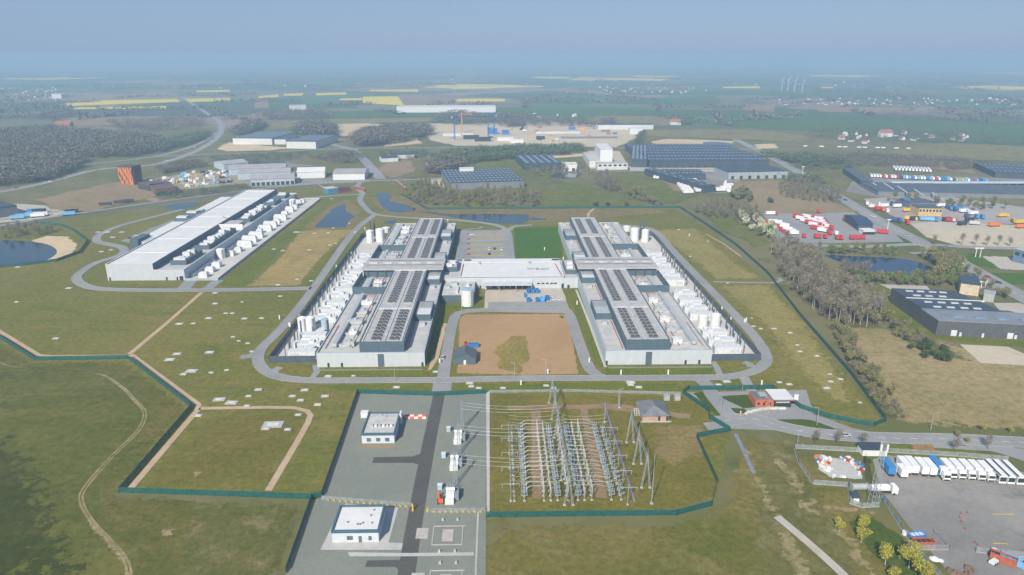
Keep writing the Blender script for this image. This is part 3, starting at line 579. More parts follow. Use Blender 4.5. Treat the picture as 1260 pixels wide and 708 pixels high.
road('road', [(800, 211), (818, 236)], 4, .2, ASPH)
road('farm_track', [(740, 250), (725, 262), (724, 267)], 2.5, .1, PATHM)
# ---------------------------------------------------------------- materials of built things
PALE = mat('pale_wall_panels', (.45, .48, .51), .55, var=.06, stripes=(0, 1.2, .14))
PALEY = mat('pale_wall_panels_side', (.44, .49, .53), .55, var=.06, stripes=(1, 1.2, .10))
DARK = mat('slate_blue_cladding', (.075, .115, .145), .6, var=.12, stripes=(0, 1.0, .12))
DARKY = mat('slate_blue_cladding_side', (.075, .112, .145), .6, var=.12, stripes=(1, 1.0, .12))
MEMB = mat('grey_roof_membrane', (.40, .39, .375), .8, var=.16, scale=.3, dirt=(.30, .295, .29))
MEMB2 = mat('pale_roof_membrane', (.47, .455, .43), .8, var=.14, scale=.2, dirt=(.36, .36, .36), stripes=(1, 8.5, .12))
WROOF = mat('white_roof_membrane', (.62, .612, .595), .7, var=.07, scale=.1, dirt=(.55, .56, .57), stripes=(1, 6.0, .07))
WPAINT = mat('white_paint', (.62, .63, .63), .5, var=.08, scale=.5, dirt=(.62, .63, .64))
WGEN = mat('white_enclosure_paint', (.57, .585, .595), .5, var=.14, scale=.6)
GALV = mat('galvanised_steel', (.42, .44, .45), .45, .3, var=.2, scale=1.2)
DUCT = mat('duct_metal', (.44, .47, .48), .45, .2, var=.15, scale=.8)
RED = mat('red_oxide_pipe', (.30, .09, .065), .6)
BLK = mat('dark_opening', (.028, .034, .042), .6)
GLASS = mat('window_glass', (.025, .042, .052), .3, spec=.25)
STACK = mat('grey_blue_stack', (.085, .11, .135), .5)
NETD = mat('dark_yard_fence', (.065, .095, .12), .6, var=.15, stripes=(1, 1.4, .35))
NETDX = mat('dark_yard_fence_end', (.065, .095, .12), .6, var=.15, stripes=(0, 1.4, .35))
TANKB = mat('pale_blue_tank', (.30, .42, .48), .5)
LVR = mat('louvre_metal', (.30, .33, .35), .5, .2)

def fan_mb():
    b = MB(); b.box(-1.0, 1.0, -1.3, 1.3, 0, .8, 0); b.box(-.82, .82, -1.05, 1.05, .8, .86, 1); b.cyl(0, 0, .86, .25, .1, 6, mi=0); return b
def sidebox(t, x0, x1, y0, y1, zt):
    """a dark louvred plant box on a roof: four walls with slats across the top"""
    b = MB()
    b.box(x0, x1, y0, y0+.4, 7.25, zt); b.box(x0, x1, y1-.4, y1, 7.25, zt); b.box(x0, x0+.4, y0+.4, y1-.4, 7.25, zt); b.box(x1-.4, x1, y0+.4, y1-.4, 7.25, zt)
    b.build('plant_screen', DARK, t)
    b = MB(); n = int((y1-y0)/1.6)
    b.box(x0+.5, x1-.5, y0+(y1-y0)*.15, y0+(y1-y0)*.55, 7.25, zt-.6); b.build('rooftop_unit', WGEN if random.random() < .5 else DUCT, t)
    b = MB()
    for i in range(n): b.box(x0+.4, x1-.4, y1-.8-i*.8, y1-.6-i*.8, zt-.5, zt-.2)
    b.build('roof_slat', LVR, t, kind='stuff')
def roof_plant(t, u0, u1, y0, y1, X, n, seed, z=7.22):
    """ducts, air handlers and red pipes on a low roof"""
    r = random.Random(seed)
    def bx(ua, ub, a, b2, h, m, nm, zz=z):
        xa, xb = sorted((X(ua), X(ub))); MB().box(xa, xb, a, b2, zz, zz+h).build(nm, m, t)
    um = u0+(u1-u0)*.62
    b = MB(); xa, xb = sorted((X(um), X(um+2.2))); b.box(xa, xb, y0+3, y1-2, z+.8, z+2.4)
    for k in range(int((y1-y0)/5)): b.box(xa+.3, xb-.3, y0+4+k*5, y0+4.3+k*5, z, z+.8)
    b.build('air_duct', DUCT, t)
    y = y0+4
    for k in range(n):
        L = r.uniform(4, 8); w = r.uniform(3, 4.5); ua = u0+r.uniform(2.5, 5.5)
        xa, xb = sorted((X(ua), X(ua+L))); b = MB(); b.box(xa, xb, y, y+w, z+.5, z+r.uniform(2.2, 3.4)); b.box(xa+.4, xb-.4, y+.4, y+w-.4, z, z+.5)
        b.cyl((xa+xb)/2, y+w/2, z+2.2, .9, 1.6, 8); b.build('rooftop_unit', WGEN if r.random() < .45 else DUCT, t)
        bx(ua+L, um, y+w*.3, y+w*.7, 1.1, DUCT, 'air_duct')
        y += (y1-y0-8)/n
    b = MB(); xa = X(u0+5.2); b.beam((xa, y0+1, z+1.45), (xa, y1-1, z+1.45), .36); xb = X(u0+11)
    b.beam((xa, y1-3, z+1.45), (xb, y1-3, z+1.45), .3); b.beam((xa, (y0+y1)/2, z+1.45), (xb, (y0+y1)/2, z+1.45), .3); b.build('red_pipe', RED, t)
    b = MB(); xa = X(u1-2.0); b.beam((xa, y0+2, z+.4), (xa, y0+(y1-y0)*.4, z+.4), .28); b.build('red_pipe', RED, t)

def hall(label, inner, sg, innermat):
    X = lambda u: inner-sg*u
    t = thing('data_hall', label, 'data centre', ((X(0)+X(54.5))/2, 332.5, 0), group='long grey halls of the H shaped complex', world=True)
    def bx(nm, m, ua, ub, a, b2, z0, z1, top=None):
        xa, xb = sorted((X(ua), X(ub))); ms = m if isinstance(m, list) else [m]
        return MB().box(xa, xb, a, b2, z0, z1, 0, top).build(nm, ms, t)
    Y0, Y1 = 332.5, 626
    bx('wall', PALE, 0, 54.5, Y0, Y0+.5, 0, 7.8); bx('wall', PALE, 0, 54.5, Y1-.5, Y1, 0, 7.8)
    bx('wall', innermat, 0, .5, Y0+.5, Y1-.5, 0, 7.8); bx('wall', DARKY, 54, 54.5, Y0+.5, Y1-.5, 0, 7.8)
    rim = MB()
    for ua, ub, a, b2 in ((0, 54.5, Y0, Y0+.5), (0, 54.5, Y1-.5, Y1), (0, .5, Y0+.5, Y1-.5), (54, 54.5, Y0+.5, Y1-.5)):
        xa, xb = sorted((X(ua), X(ub))); rim.box(xa-.05, xb+.05, a-.05 if a == Y0 else a, b2+.05 if b2 == Y1 else b2, 7.802, 7.9)
    rim.build('roof_edge', mat('edge_flashing', (.30, .40, .47), .45), t)
    bx('roof', MEMB2, .5, 54, Y0+.5, Y1-.5, 6.9, 7.2)
    # tall centre block with its parapet and the rows of fans
    bx('upper_wall', [DARK], 10.4, 33, 334.3, 334.8, 7.2, 13.0); bx('upper_wall', DARK, 10.4, 33, 623.5, 624, 7.2, 13)
    bx('upper_wall', DARKY, 10.4, 10.9, 334.8, 623.5, 7.2, 13); bx('upper_wall', DARKY, 32.5, 33, 334.8, 623.5, 7.2, 13)
    bx('upper_roof', MEMB, 10.9, 32.5, 334.8, 623.5, 12.2, 12.6)
    zr = 12.6; src = None; cnt = 0
    for ya, yb in ((336.5, 383), (394.5, 460), (491, 552), (562, 621.5)):
        for uc in (25.2, 15.8):
            n = int((yb-ya)/4.6)
            k = MB(); xa, xb = sorted((X(uc-2.6), X(uc+2.6))); k.box(xa, xb, ya-.6, yb-.2, zr, zr+.25); k.build('fan_kerb', mat('fan_kerb_metal', (.40, .41, .42), .6), t)
            for i in range(n):
                for du in (-1.25, 1.25):
                    p = (X(uc+du), ya+1.6+i*4.6, zr+.25)
                    if src is None: src = fan_mb().build('roof_fan', [mat('fan_frame', (.17, .175, .18), .5, .2), mat('fan_grille', (.05, .055, .06), .6)], t); o = src
                    else: o = src.copy(); COL.link(o); o.parent = t
                    o.location = p
        bx('roof_walkway', mat('walkway_slab', (.52, .53, .53), .7), 11.2, 32.2, yb+1.2, yb+3.0, zr, zr+.25)
    for uc in (11.9, 20.5, 31.6):
        xa = X(uc); b = MB()
        for s_ in ((335.5, 459), (491, 622)): b.box(xa-.35, xa+.35, s_[0], s_[1], zr, zr+.45)
        b.build('cable_tray', mat('tray_metal', (.46, .47, .475), .5), t)
    # crossing block
    bx('crossing_wall', [DARK], .6, 53.9, 463.5, 487, 7.2, 12.7); bx('crossing_roof', MEMB, -.3, 54.8, 461.5, 489, 12.75, 13.6)
    b = MB()
    for k in range(9):
        xa = X(3+k*6); b.box(xa-.15, xa+.15, 461.5, 462, 7.2, 12.7)
    b.build('crossing_post', STACK, t)
    for k in range(5):
        u = 6+k*10; bx('roof_upstand', mat('tray_metal', (.1,)*3), u, u+6, 475.5, 476.6, 13.6, 14.3)
    b = MB(); xa, xb = sorted((X(1), X(53))); b.box(xa, xb, 471, 471.3, 13.6, 13.95); b.box(xa, xb, 482, 482.3, 13.6, 13.95); b.build('roof_rail', STACK, t)
    # screens round the courts next to the crossing
    for a, b2 in ((427.5, 461.5), (489, 533)):
        bx('screen_wall', DARKY, 54.0, 54.5, a, b2, 7.9, 12)
        e = a if a < 450 else b2-.4
        bx('screen_wall', DARK, 33, 54, e, e+.4, 7.2, 12)
    for a, b2 in ((379, 402.5), (446, 465.5) if sg > 0 else (447.5, 464.5), (497, 514.5), (563.5, 588)): sidebox(t, *sorted((X(.9), X(10.2))), a, b2, 11)
    roof_plant(t, 33.5, 53.5, 337, 425, X, 5, 3 if sg > 0 else 8); roof_plant(t, 33.5, 53.5, 431, 459, X, 2, 4 if sg > 0 else 9)
    roof_plant(t, 33.5, 53.5, 492, 530, X, 3, 5 if sg > 0 else 10); roof_plant(t, 33.5, 53.5, 536, 622, X, 5, 6 if sg > 0 else 11)
    for a, b2 in ((336, 377), (404.5, 444), (517, 561), (590, 623)):
        b = MB(); xa = X(9.3); b.beam((xa, a, 7.6), (xa, b2, 7.6), .34); b.build('red_pipe', RED, t)
        bx('rooftop_unit', DUCT, 3.5, 6.5, b2-6, b2-2.5, 7.2, 9)
    # doors in the front wall
    ux = abs(G(469.5, 451)[0]-inner) if sg > 0 else abs(G(798, 449)[0]-inner)
    bx('louvre_door', DARK, ux-1.6, ux+1.6, Y0-.08, Y0-.003, .1, 7.0)
    for px, py in ((404.5, 452), (421, 452), (520, 451)) if sg > 0 else ((843.5, 448.5), (860.5, 448.5), (746.5, 449.7)):
        u = abs(G(px, py)[0]-inner); bx('door', BLK, u-.55, u+.55, Y0-.06, Y0-.003, .05, 2.3)
    MB().box(*sorted((X(1), X(54))), Y0-4.6, Y0-3.2, .09, .14).build('gravel_margin', GRAVEL, t)
    return t
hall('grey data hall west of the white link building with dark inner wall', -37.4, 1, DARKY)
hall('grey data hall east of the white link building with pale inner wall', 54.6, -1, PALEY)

# ---- link building between the halls
t = thing('link_building', 'low white-roofed link building between the two grey halls with loading docks', 'building', (9, 459, 0), world=True)
MB().box(-37.2, 54.4, 459.5, 504, 0, 7.0).build('wall', PALE, t)
MB().box(-25.6, 44.7, 460.2, 503.5, 7.0, 8.3).build('upper_wall', PALE, t)
MB().box(-25.9, 45.0, 459.3, 504.2, 8.3, 8.5).build('roof', WROOF, t)
MB().box(-25.9, 45.0, 494.6, 495.4, 8.5, 8.9).build('roof_upstand', mat('upstand_grey', (.50, .53, .56)), t)
for x in (-24.5, 39.5): MB().box(x, x+5, 499, 500.8, 8.5, 9.1).build('roof_hatch', BLK, t)
for x in (-14, 22): MB().box(x, x+1.6, 488, 494, 8.5, 9.3).build('rooftop_unit', mat('beige_unit', (.45, .44, .40)), t)
for x0, x1 in ((-24.6, -25.2), (41, 43.4)): MB().beam((x0, 490, 8.65), (x1, 460.5, 8.65), .5).build('red_pipe', RED, t)
for a, b_ in ((-37.1, -25.9), (45.0, 54.3)): MB().box(a, b_, 460, 474, 7.0, 7.3).build('roof', MEMB2, t)
MB().box(-37.1, -28.2, 476, 496, 7.0, 10.2).build('plant_screen', DARK, t); MB().box(46.6, 54.3, 468, 494, 7.0, 10.2).build('plant_screen', DARK, t)
for a, b_, c_, d_ in ((-36.4, -29, 477, 495), (47.3, 53.6, 469, 493)): MB().box(a, b_, c_, d_, 10.2, 10.3).build('roof', MEMB, t)
for x, y in ((-34, 480), (-32, 487), (50, 474), (51, 484)): MB().box(x-2, x+2, y-2, y+2, 10.3, 12).build('rooftop_unit', WGEN, t)
MB().box(-10.2, 22.8, 451, 459.4, 4.7, 5.1).build('canopy', mat('canopy_metal', (.50, .53, .55)), t)
b = MB()
for x in (-9.8, 0.8, 12, 22.4): b.box(x-.15, x+.15, 451.2, 451.5, 0, 4.7)
b.build('canopy_post', GALV, t)
for x in (-2.5, 2.0, 6.2, 10.3, 14.3, 18.6): MB().box(x-1.5, x+1.5, 459.38, 459.497, .4, 4.0).build('dock_door', BLK, t)
for x in (27.5, 30.5, 33.5, 36.5, 39): MB().box(x-1, x+1, 459.4, 459.497, 3, 3.9).build('window', GLASS, t)
for x, h in ((44, 3.2), (48, 2.3)): MB().box(x-.8, x+.8, 459.4, 459.497, .05, h).build('door', BLK, t)
for x, y, h in ((-12, 459.38, 2.3), ): MB().box(x-.6, x+.6, 459.4, 459.497, .05, h).build('door', BLK, t)
MB().box(-36.4, -15.1, 430.5, 459.3, 0, 5.0).build('plant_wall', DARK, t); MB().box(-36, -15.5, 431, 459.2, 5, 5.15).build('plant_roof', MEMB2, t)
for x, y, l, w, h in ((-23, 436, 2, 6, 2.4), (-20, 446, 2.2, 7, 3), (-26.5, 440, 1.4, 12, 1.4), (-29, 452, 4, 4, 2), (-18, 440, 1.6, 5, 2.4), (-33, 446, 3, 3, 1.5)): MB().obox(x, y, 5.15, l, w, h).build('rooftop_unit', WGEN if w > 5 else DUCT, t)
# lettering painted on the white roof
for txt, px, py, c, sz in (('berry', 649, 330.2, (.10, .14, .17), 6.4), ('&', 660.3, 330.4, (.20, .05, .05), 6.2), ('vklur', 664.5, 330.6, (.09, .08, .09), 6.4)):
    cu = bpy.data.curves.new('lettering', 'FONT'); cu.body = txt; cu.size = sz; cu.resolution_u = 3; cu.extrude = .02
    tmp = bpy.data.objects.new('tmp', cu); COL.link(tmp); dg = bpy.context.evaluated_depsgraph_get()
    me = bpy.data.meshes.new_from_object(tmp.evaluated_get(dg)); bpy.data.objects.remove(tmp)
    me.materials.clear(); me.materials.append(mat('letter_'+str(sz)+txt[:1], c)); o = bpy.data.objects.new('lettering', me); COL.link(o); o.parent = t
    x, y = G(px, py+1.6, 8.54); o.location = (x-t.location.x, y-t.location.y, 8.535); o.scale = (.52, 1.15, 1)

# ---- the third hall, to the west
t = thing('data_hall', 'wide hall with long white roof standing alone west of the ring road', 'data centre', (-247, 483, 0), group=None, world=True)
def b3(nm, m, x0, x1, y0, y1, z0, z1): return MB().box(x0, x1, y0, y1, z0, z1).build(nm, m, t)
b3('wall', PALE, -274.5, -241.8, 483, 483.5, 0, 11.9); b3('wall', PALE, -241.8, -220.6, 483, 483.5, 0, 7.8)
b3('wall', DARKY, -274.5, -274, 483.5, 778, 0, 12.0); b3('wall', DARKY, -242.3, -241.8, 483.5, 778, 7.0, 12.0); b3('wall', PALEY, -221.1, -220.6, 483.5, 772, 0, 7.8); b3('wall', PALE, -274.5, -220.6, 778, 778.5, 0, 7.8)
b3('roof', WROOF, -273.6, -242.4, 483.6, 777.9, 11.2, 11.6); b3('roof_edge', mat('pale_flashing', (.42, .46, .50)), -274.6, -273.6, 483, 778, 12.0, 12.2)
b3('roof', MEMB2, -241.7, -221.2, 483.6, 777.9, 6.8, 7.1)
b3('cross_wall', WPAINT, -241.7, -221.2, 607, 608, 7.1, 12.0); b3('cross_roof', MEMB, -241.7, -228, 608, 632, 9.5, 10)
for y0, y1 in ((497, 527), (540, 600), (636, 700), (712, 735), (748, 766)):
    b = MB(); xa, xb = -236, -224.5
    b.box(xa, xb, y0, y0+.4, 7.1, 10.6); b.box(xa, xb, y1-.4, y1, 7.1, 10.6); b.box(xb-.4, xb, y0+.4, y1-.4, 7.1, 10.6); b.box(xa, xa+.4, y0+.4, y1-.4, 7.1, 9.4); b.build('plant_screen', DARK, t)
    y = y0+3; r = random.Random(y0)
    while y < y1-3:
        w = r.uniform(2, 4); MB().box(xa+1.2, xa+r.uniform(5, 10), y, y+w, 7.1, r.uniform(9, 12)).build('rooftop_unit', WGEN, t); y += w+1.2
for y in range(515, 770, 42): MB().box(-272, -244, y, y+.35, 11.6, 11.9).build('roof_seam', mat('seam_grey', (.60, .61, .62)), t)
for px, py in ((136, 345.5), (205, 345.5), (218, 345.5)): x = G(px, py)[0]; b3('door', BLK, x-.6, x+.6, 482.92, 482.997, .05, 2.4)
x = G(223, 345.5)[0]; b3('door', BLK, x-1.3, x+1.3, 482.92, 482.997, .05, 3)
b3('annex_wall', PALEY, -296, -274.5, 566, 760, 0, 7); b3('annex_roof', WROOF, -295.8, -274.6, 584, 759.8, 7.0, 7.2); b3('annex_screen', DARKY, -297, -290.5, 563, 584, 0, 9.5)
for y in (640, 662): b3('plant_screen', DARK, -295, -280, y, y+14, 7.2, 10); b3('rooftop_unit', WGEN, -293, -284, y+2, y+8, 10, 11.2)
b3('rooftop_unit', WGEN, -290, -286, 672, 690, 7.2, 9)
# the roofs' cranes of red pipe
MB().beam((-250, 640, 11.8), (-243, 632, 11.8), .5).build('red_pipe', RED, t)

# ---- generator yards
def gen_unit(cooler):
    t = thing('generator', 'x', 'generator')
    b = MB(); b.box(-6.5, 6.5, -2, 2, .35, 3.9); b.box(-6.3, 6.3, -1.8, 1.8, 0, .35); b.box(-6.6, 6.6, -2.05, 2.05, 3.9, 4.05); b.build('enclosure', WGEN, t)
    b = MB()
    for i in range(4): b.box(-5.4+i*1.1, -4.6+i*1.1, -2.04, -2.003, 1.0, 2.8)
    b.build('louvre', mat('pale_louvre', (.44, .46, .47)), t)
    b = MB(); b.box(-4.8, 4.8, 2.6, 5.2, 0, 2.5); b.box(-6.2, -4.9, 2.8, 4.6, 0, 1.4); b.build('fuel_tank', WGEN, t)
    b = MB()
    if cooler: b.cyl(2.6, 4.0, 2.5, 2.5, 1.3, 14); b.cyl(2.6, 4.0, 3.8, 2.2, .3, 14)
    else: b.hcyl((-4.2, 4.0, 3.0), (4.2, 4.0, 3.0), 1.15, 10); b.box(1, 3.6, -1.4, 1.4, 4.05, 5.0)
    b.build('cooler', WGEN, t)
    b = MB(); b.beam((-7.4, 3.6, 0), (-7.4, 3.6, 9.5), .62, n=8); b.beam((-7.4, 3.6, 1.2), (-4.8, 3.6, 1.2), .25); b.build('exhaust_stack', STACK, t)
    MB().beam((-8.2, -.6, 0), (-8.2, -.6, 7.2), .3).build('vent_pipe', STACK, t)
    return t
def tank(r, h, m=WPAINT, dome=.8, n=18, nm='storage_tank', ladder=True):
    t = thing(nm, 'x', 'tank')
    b = MB(); b.cyl(0, 0, 0, r, h, n); b.build('shell', m, t, smooth=False)
    b = MB(); b.cyl(0, 0, h, r*1.01, .15, n); b.cyl(0, 0, h+.15, r*.98, dome, n, r*.25); b.build('tank_roof', m, t)
    if ladder:
        b = MB(); b.beam((r*.7, -r*.76, 0), (r*.7, -r*.76, h), .12); b.beam((r*.62, -r*.84, 0), (r*.62, -r*.84, h), .12)
        for i in range(int(h/1.2)): b.beam((r*.7, -r*.76, 1+i*1.2), (r*.62, -r*.84, 1+i*1.2), .08)
        b.build('ladder', GALV, t)
    return t
GY = [346, 357.5, 369, 397, 410, 423, 436.5, 450, 464, 478, 492, 506, 520, 534]
for side, xc, rot, word in ((0, -102.6, 0, 'west'), (1, 121.2, math.pi, 'east')):
    for i, y in enumerate(GY):
        if side == 1 and i == 7: continue
        c = (i*3+side) % 5 < 2
        q = random.uniform(.95, 1.2); sx = (1.08, 1.18, q) if not side else (1.08, -1.18, q)
        o = place('gen%d' % c, lambda: gen_unit(c), (xc+random.uniform(-.4, .4), y), rot, '%s white generator block from the front fence in the %s yard' % (ORD[i], word), 'generator blocks in the %s yard' % word, sx)
for nm, px, py, r, h, lab in (('tank_tall', 455, 299.5, 3.2, 10, 'outer tall white tank at the far end of the west yard'), ('tank_tall', 467.5, 298.5, 3.9, 10.5, 'inner tall white tank at the far end of the west yard'),
        ('tank_tall', 794.5, 298.5, 3.2, 10, 'outer tall white tank at the far end of the east yard'), ('tank_tall', 781.5, 297.5, 3.9, 10.5, 'inner tall white tank at the far end of the east yard'),
        ('tank_s', 371.5, 408.5, 2.7, 7.5, 'white tank by the fence near the front of the west yard'), ('tank_s', 381.5, 408, 2.7, 7.5, 'white tank beside the generators near the front of the west yard'),
        ('tank_s', 881.5, 405, 2.9, 7.8, 'white tank by the fence near the front of the east yard'), ('tank_s', 866, 405, 2.9, 7, 'white tank beside the generators near the front of the east yard'),
        ('tank_low', 474.5, 287, 3.6, 4, 'low round white tank behind the tall tanks of the west yard'), ('tank_low', 772, 285.5, 3.6, 4, 'low round white tank behind the tall tanks of the east yard'),
        ('tank_3', 270.5, 319, 3.2, 7, 'white tank in the front half of the yard beside the lone hall'), ('tank_3', 359.5, 256, 3.4, 8, 'white tank at the far end of the yard beside the lone hall')):
    x, y = G(px, py); o = tank(r, h, nm='storage_tank'); tag(o, lab, 'tank', 'white tanks in the generator yards'); o.location = (x, y+r, .07)
tk = tank(2.1, 9, TANKB, .4); tag(tk, 'slim pale blue silo against the wall of the west hall', 'tank'); x, y = G(401, 411.5); tk.location = (x, y, .07)
for (px, py, w) in ((456, 287, 'west'), (461, 285, 'west'), (787.5, 285, 'east'), (792, 286, 'east')):
    x, y = G(px, py); o = thing('exhaust_chimney', 'slim grey exhaust chimney behind the tall tanks of the %s yard, %s one' % (w, 'outer' if px in (456, 792) else 'inner'), 'chimney', (x, y, .07), group='exhaust chimneys')
    b = MB(); b.cyl(0, 0, 0, .7, 11, 8); b.build('flue', STACK, o); b = MB(); b.box(-1, 1, -1, 1, 0, .6); b.build('base', WGEN, o)
# orange and red plant being unloaded in the east yard
x, y = G(826, 344); o = thing('mobile_crane', 'orange mobile crane parked among the white blocks of the east yard', 'crane', (x, y, .07), .3)
b = MB(); b.box(-4.5, 4.5, -1.3, 1.3, .9, 1.7); b.build('chassis', mat('orange_paint', (.55, .13, .04)), o); MB().box(2.6, 4.6, -1.2, 1.2, 1.7, 3.1).build('cab', mat('orange_paint', (.1,)*3), o); MB().beam((-3.5, 0, 2.4), (3.4, 0, 3.6), .8).build('boom', mat('orange_paint', (.1,)*3), o); MB().box(-3.4, .8, -1.25, 1.25, 1.7, 2.5).build('turntable', WGEN, o)
for x in (-3.2, -1.4, 2.2, 3.6):
    for y in (-1.3, 1.3): MB().hcyl((x, y-.2, .5), (x, y+.2, .5), .5, 10).build('wheel', BLK, o)
x, y = G(818, 340); o = thing('steelwork', 'red and white steel frame lying beside the orange crane', 'steelwork', (x, y, .07), .8)
b = MB()
for k in range(5): b.beam((-4+k*2, -1.5, .3), (-4+k*2, 1.5, 1.5), .3)
b.beam((-4, -1.5, .3), (4, -1.5, .3), .4); b.beam((-4, 1.5, 1.5), (4, 1.5, 1.5), .4); b.build('frame', mat('red_oxide_pipe', (.1,)*3), o)
# yard 3: cubes, long boxes and pipes racks beside the lone hall
Y3 = [(490, 6), (503, 6), (516, 6), (548, 5), (560, 5), (575, 12), (592, 12), (607, 12), (624, 5), (632, 12), (648, 12), (664, 6), (678, 12), (700, 6), (716, 8), (732, 5), (752, 8), (764, 5)]
for i, (y, l) in enumerate(Y3):
    o = thing('generator', '%s white plant block from the front in the yard beside the lone hall' % ORD[i], 'generator', (-211+random.uniform(-2, 2), y, .07), group='plant blocks beside the lone hall')
    b = MB(); b.box(-l/2, l/2, -2.2, 2.2, 0, 4.2 if l > 6 else 3.4); b.build('enclosure', WGEN, o)
    b = MB(); b.box(-l/2+.6, l/2-.6, -1.4, 1.4, 4.2 if l > 6 else 3.4, 5.4 if l > 6 else 4.0); b.build('cooler', WGEN, o)
    MB().beam((-l/2-1, 1, 0), (-l/2-1, 1, 8), .4).build('exhaust_stack', STACK, o)
for j, (a, b_) in enumerate(((490, 532), (560, 590))):
    o = thing('pipe_rack', '%s row of small white coolers along the wall of the lone hall' % ('front' if j == 0 else 'second'), 'cooler row', (-218.5, a, .07))
    k = 0
    while a+k*2.1 < b_: 
        MB().box(-.9, .9, k*2.1, k*2.1+1.5, 0, 2.2).build('cooler', WGEN, o); k += 1
# yard fences
def fence(nm, label, pts, h, mx, my=None, post=3.0, world=False, pm=None, group=None, base=None, pw=.09):
    P = list(pts) if world else GP(pts)
    t = thing(nm, label, 'fence', (*P[0], .05), group=group, world=True)
    pb = MB()
    for i in range(len(P)-1):
        a, c = Vector(P[i]), Vector(P[i+1]); d = c-a; L = d.length; d /= L; n = Vector((-d.y, d.x))*.03
        m = mx if (my is None or abs(d.x) > abs(d.y)) else my
        a2, c2 = a+d*.02, c-d*.02
        MB().prism([(a2.x-n.x, a2.y-n.y), (c2.x-n.x, c2.y-n.y), (c2.x+n.x, c2.y+n.y), (a2.x+n.x, a2.y+n.y)], .1, h).build('mesh_panel', m, t)
        if base:
            n2 = n*4; MB().prism([(a.x-n2.x, a.y-n2.y), (c.x-n2.x, c.y-n2.y), (c.x+n2.x, c.y+n2.y), (a.x+n2.x, a.y+n2.y)], .02, .3).build('footing', base, t)
        k = max(1, int(L/post))
        for j in range(k+1):
            p = a+d*(L*j/k); pb.box(p.x-pw/2, p.x+pw/2, p.y-pw/2, p.y+pw/2, .05, h+.12)
            if h > 2: pb.beam((p.x, p.y, h*.5), (p.x-n.x*20, p.y-n.y*20, .1), .06)
    pb.build('post', pm or mx, t, kind='stuff')
    return t
fence('yard_fence', 'tall dark slatted fence round the west generator yard', [(-94, 338.5), (-118, 338.5), (-118, 604), (-104, 618)], 3.8, NETDX, NETD, 4, True)
fence('yard_fence', 'tall dark slatted fence round the east generator yard', [(111, 336.5), (136, 336.5), (136, 604), (122, 618)], 3.8, NETDX, NETD, 4, True)
fence('yard_fence', 'low pale grey fence along the yard of the lone hall', [(-220, 481.5), (-197, 481.5), (-194.8, 780), (-214, 781)], 1.9, mat('pale_fence', (.34, .37, .40)), None, 4, True)
# round tank, shed, containers and bins by the link building
o = tank(4.0, 10.6, WPAINT, .35, 24); tag(o, 'large white cylindrical tank with blue-grey lid south of the link building', 'tank'); o.location = (-19.4, 426.2, .05)
for q in o.children:
    if q.name.startswith('tank_roof'): q.data.materials.clear(); q.data.materials.append(mat('blue_grey_lid', (.26, .40, .48)))
x0, y0 = G(558.5, 449); x1, _ = G(585.5, 449)
o = thing('shed', 'dark gabled shed with a white door on the bare field', 'shed', ((x0+x1)/2, y0, .05))
w = (x1-x0)/2; b = MB(); b.box(-w, w, 0, 11, 0, 3.6); b.gable(-w, w, 0, 11, 3.6, 6.2, 'y'); b.build('wall', DARK, o)
b = MB()
for s in (-1, 1): b.add([(s*(w+.4), -.3, 3.4), (0, -.3, 6.35), (0, 11.3, 6.35), (s*(w+.4), 11.3, 3.4), (s*(w+.4), -.3, 3.25), (0, -.3, 6.2), (0, 11.3, 6.2), (s*(w+.4), 11.3, 3.25)], [(0, 1, 2, 3), (4, 7, 6, 5), (0, 4, 5, 1), (2, 6, 7, 3), (0, 3, 7, 4)])
b.build('roof', mat('slate_roof', (.085, .105, .125)), o); MB().box(-.6, .6, -.06, -.003, 0, 2.4).build('door', WPAINT, o)
BLUE = mat('blue_paint', (.02, .16, .45), .5, rnd=.2)
def skip(l, w, h, m, nm, lab, px, py, rot=0, fill=None, cat='container', group=None):
    x, y = G(px, py); o = thing(nm, lab, cat, (x, y, .1), rot, group)
    b = MB(); b.box(-l/2, l/2, -w/2, -w/2+.15, .2, h); b.box(-l/2, l/2, w/2-.15, w/2, .2, h); b.box(-l/2, -l/2+.15, -w/2+.15, w/2-.15, .2, h); b.box(l/2-.15, l/2, -w/2+.15, w/2-.15, .2, h); b.box(-l/2+.15, l/2-.15, -w/2+.15, w/2-.15, .2, .4); b.build('body', m, o)
    b = MB()
    for k in range(4): xx = -l/2+l*(k+.5)/4; b.box(xx-.08, xx+.08, -w/2-.08, w/2+.08, .0, h*.9)
    b.build('rib', m, o)
    if fill: MB().box(-l/2+.2, l/2-.2, -w/2+.2, w/2-.2, .4, h*.8).build('load', fill, o)
    return o
skip(5.5, 2.6, 2.0, BLUE, 'skip', 'blue open container behind the dark shed', 583, 427, 0, mat('green_load', (.05, .14, .06)))
x, y = G(574, 426); o = thing('machine', 'small red machine between the dark shed and blue container', 'machine', (x, y, .1)); MB().box(-1.2, 1.2, -.8, .8, .5, 1.6).build('body', mat('red_paint', (.45, .03, .025), rnd=.2), o); MB().box(-1, .2, -.6, .6, 1.6, 2.4).build('cab', BLK, o)
for x in (-.8, .8): MB().hcyl((x, -.9, .4), (x, .9, .4), .4, 8).build('wheel', BLK, o)
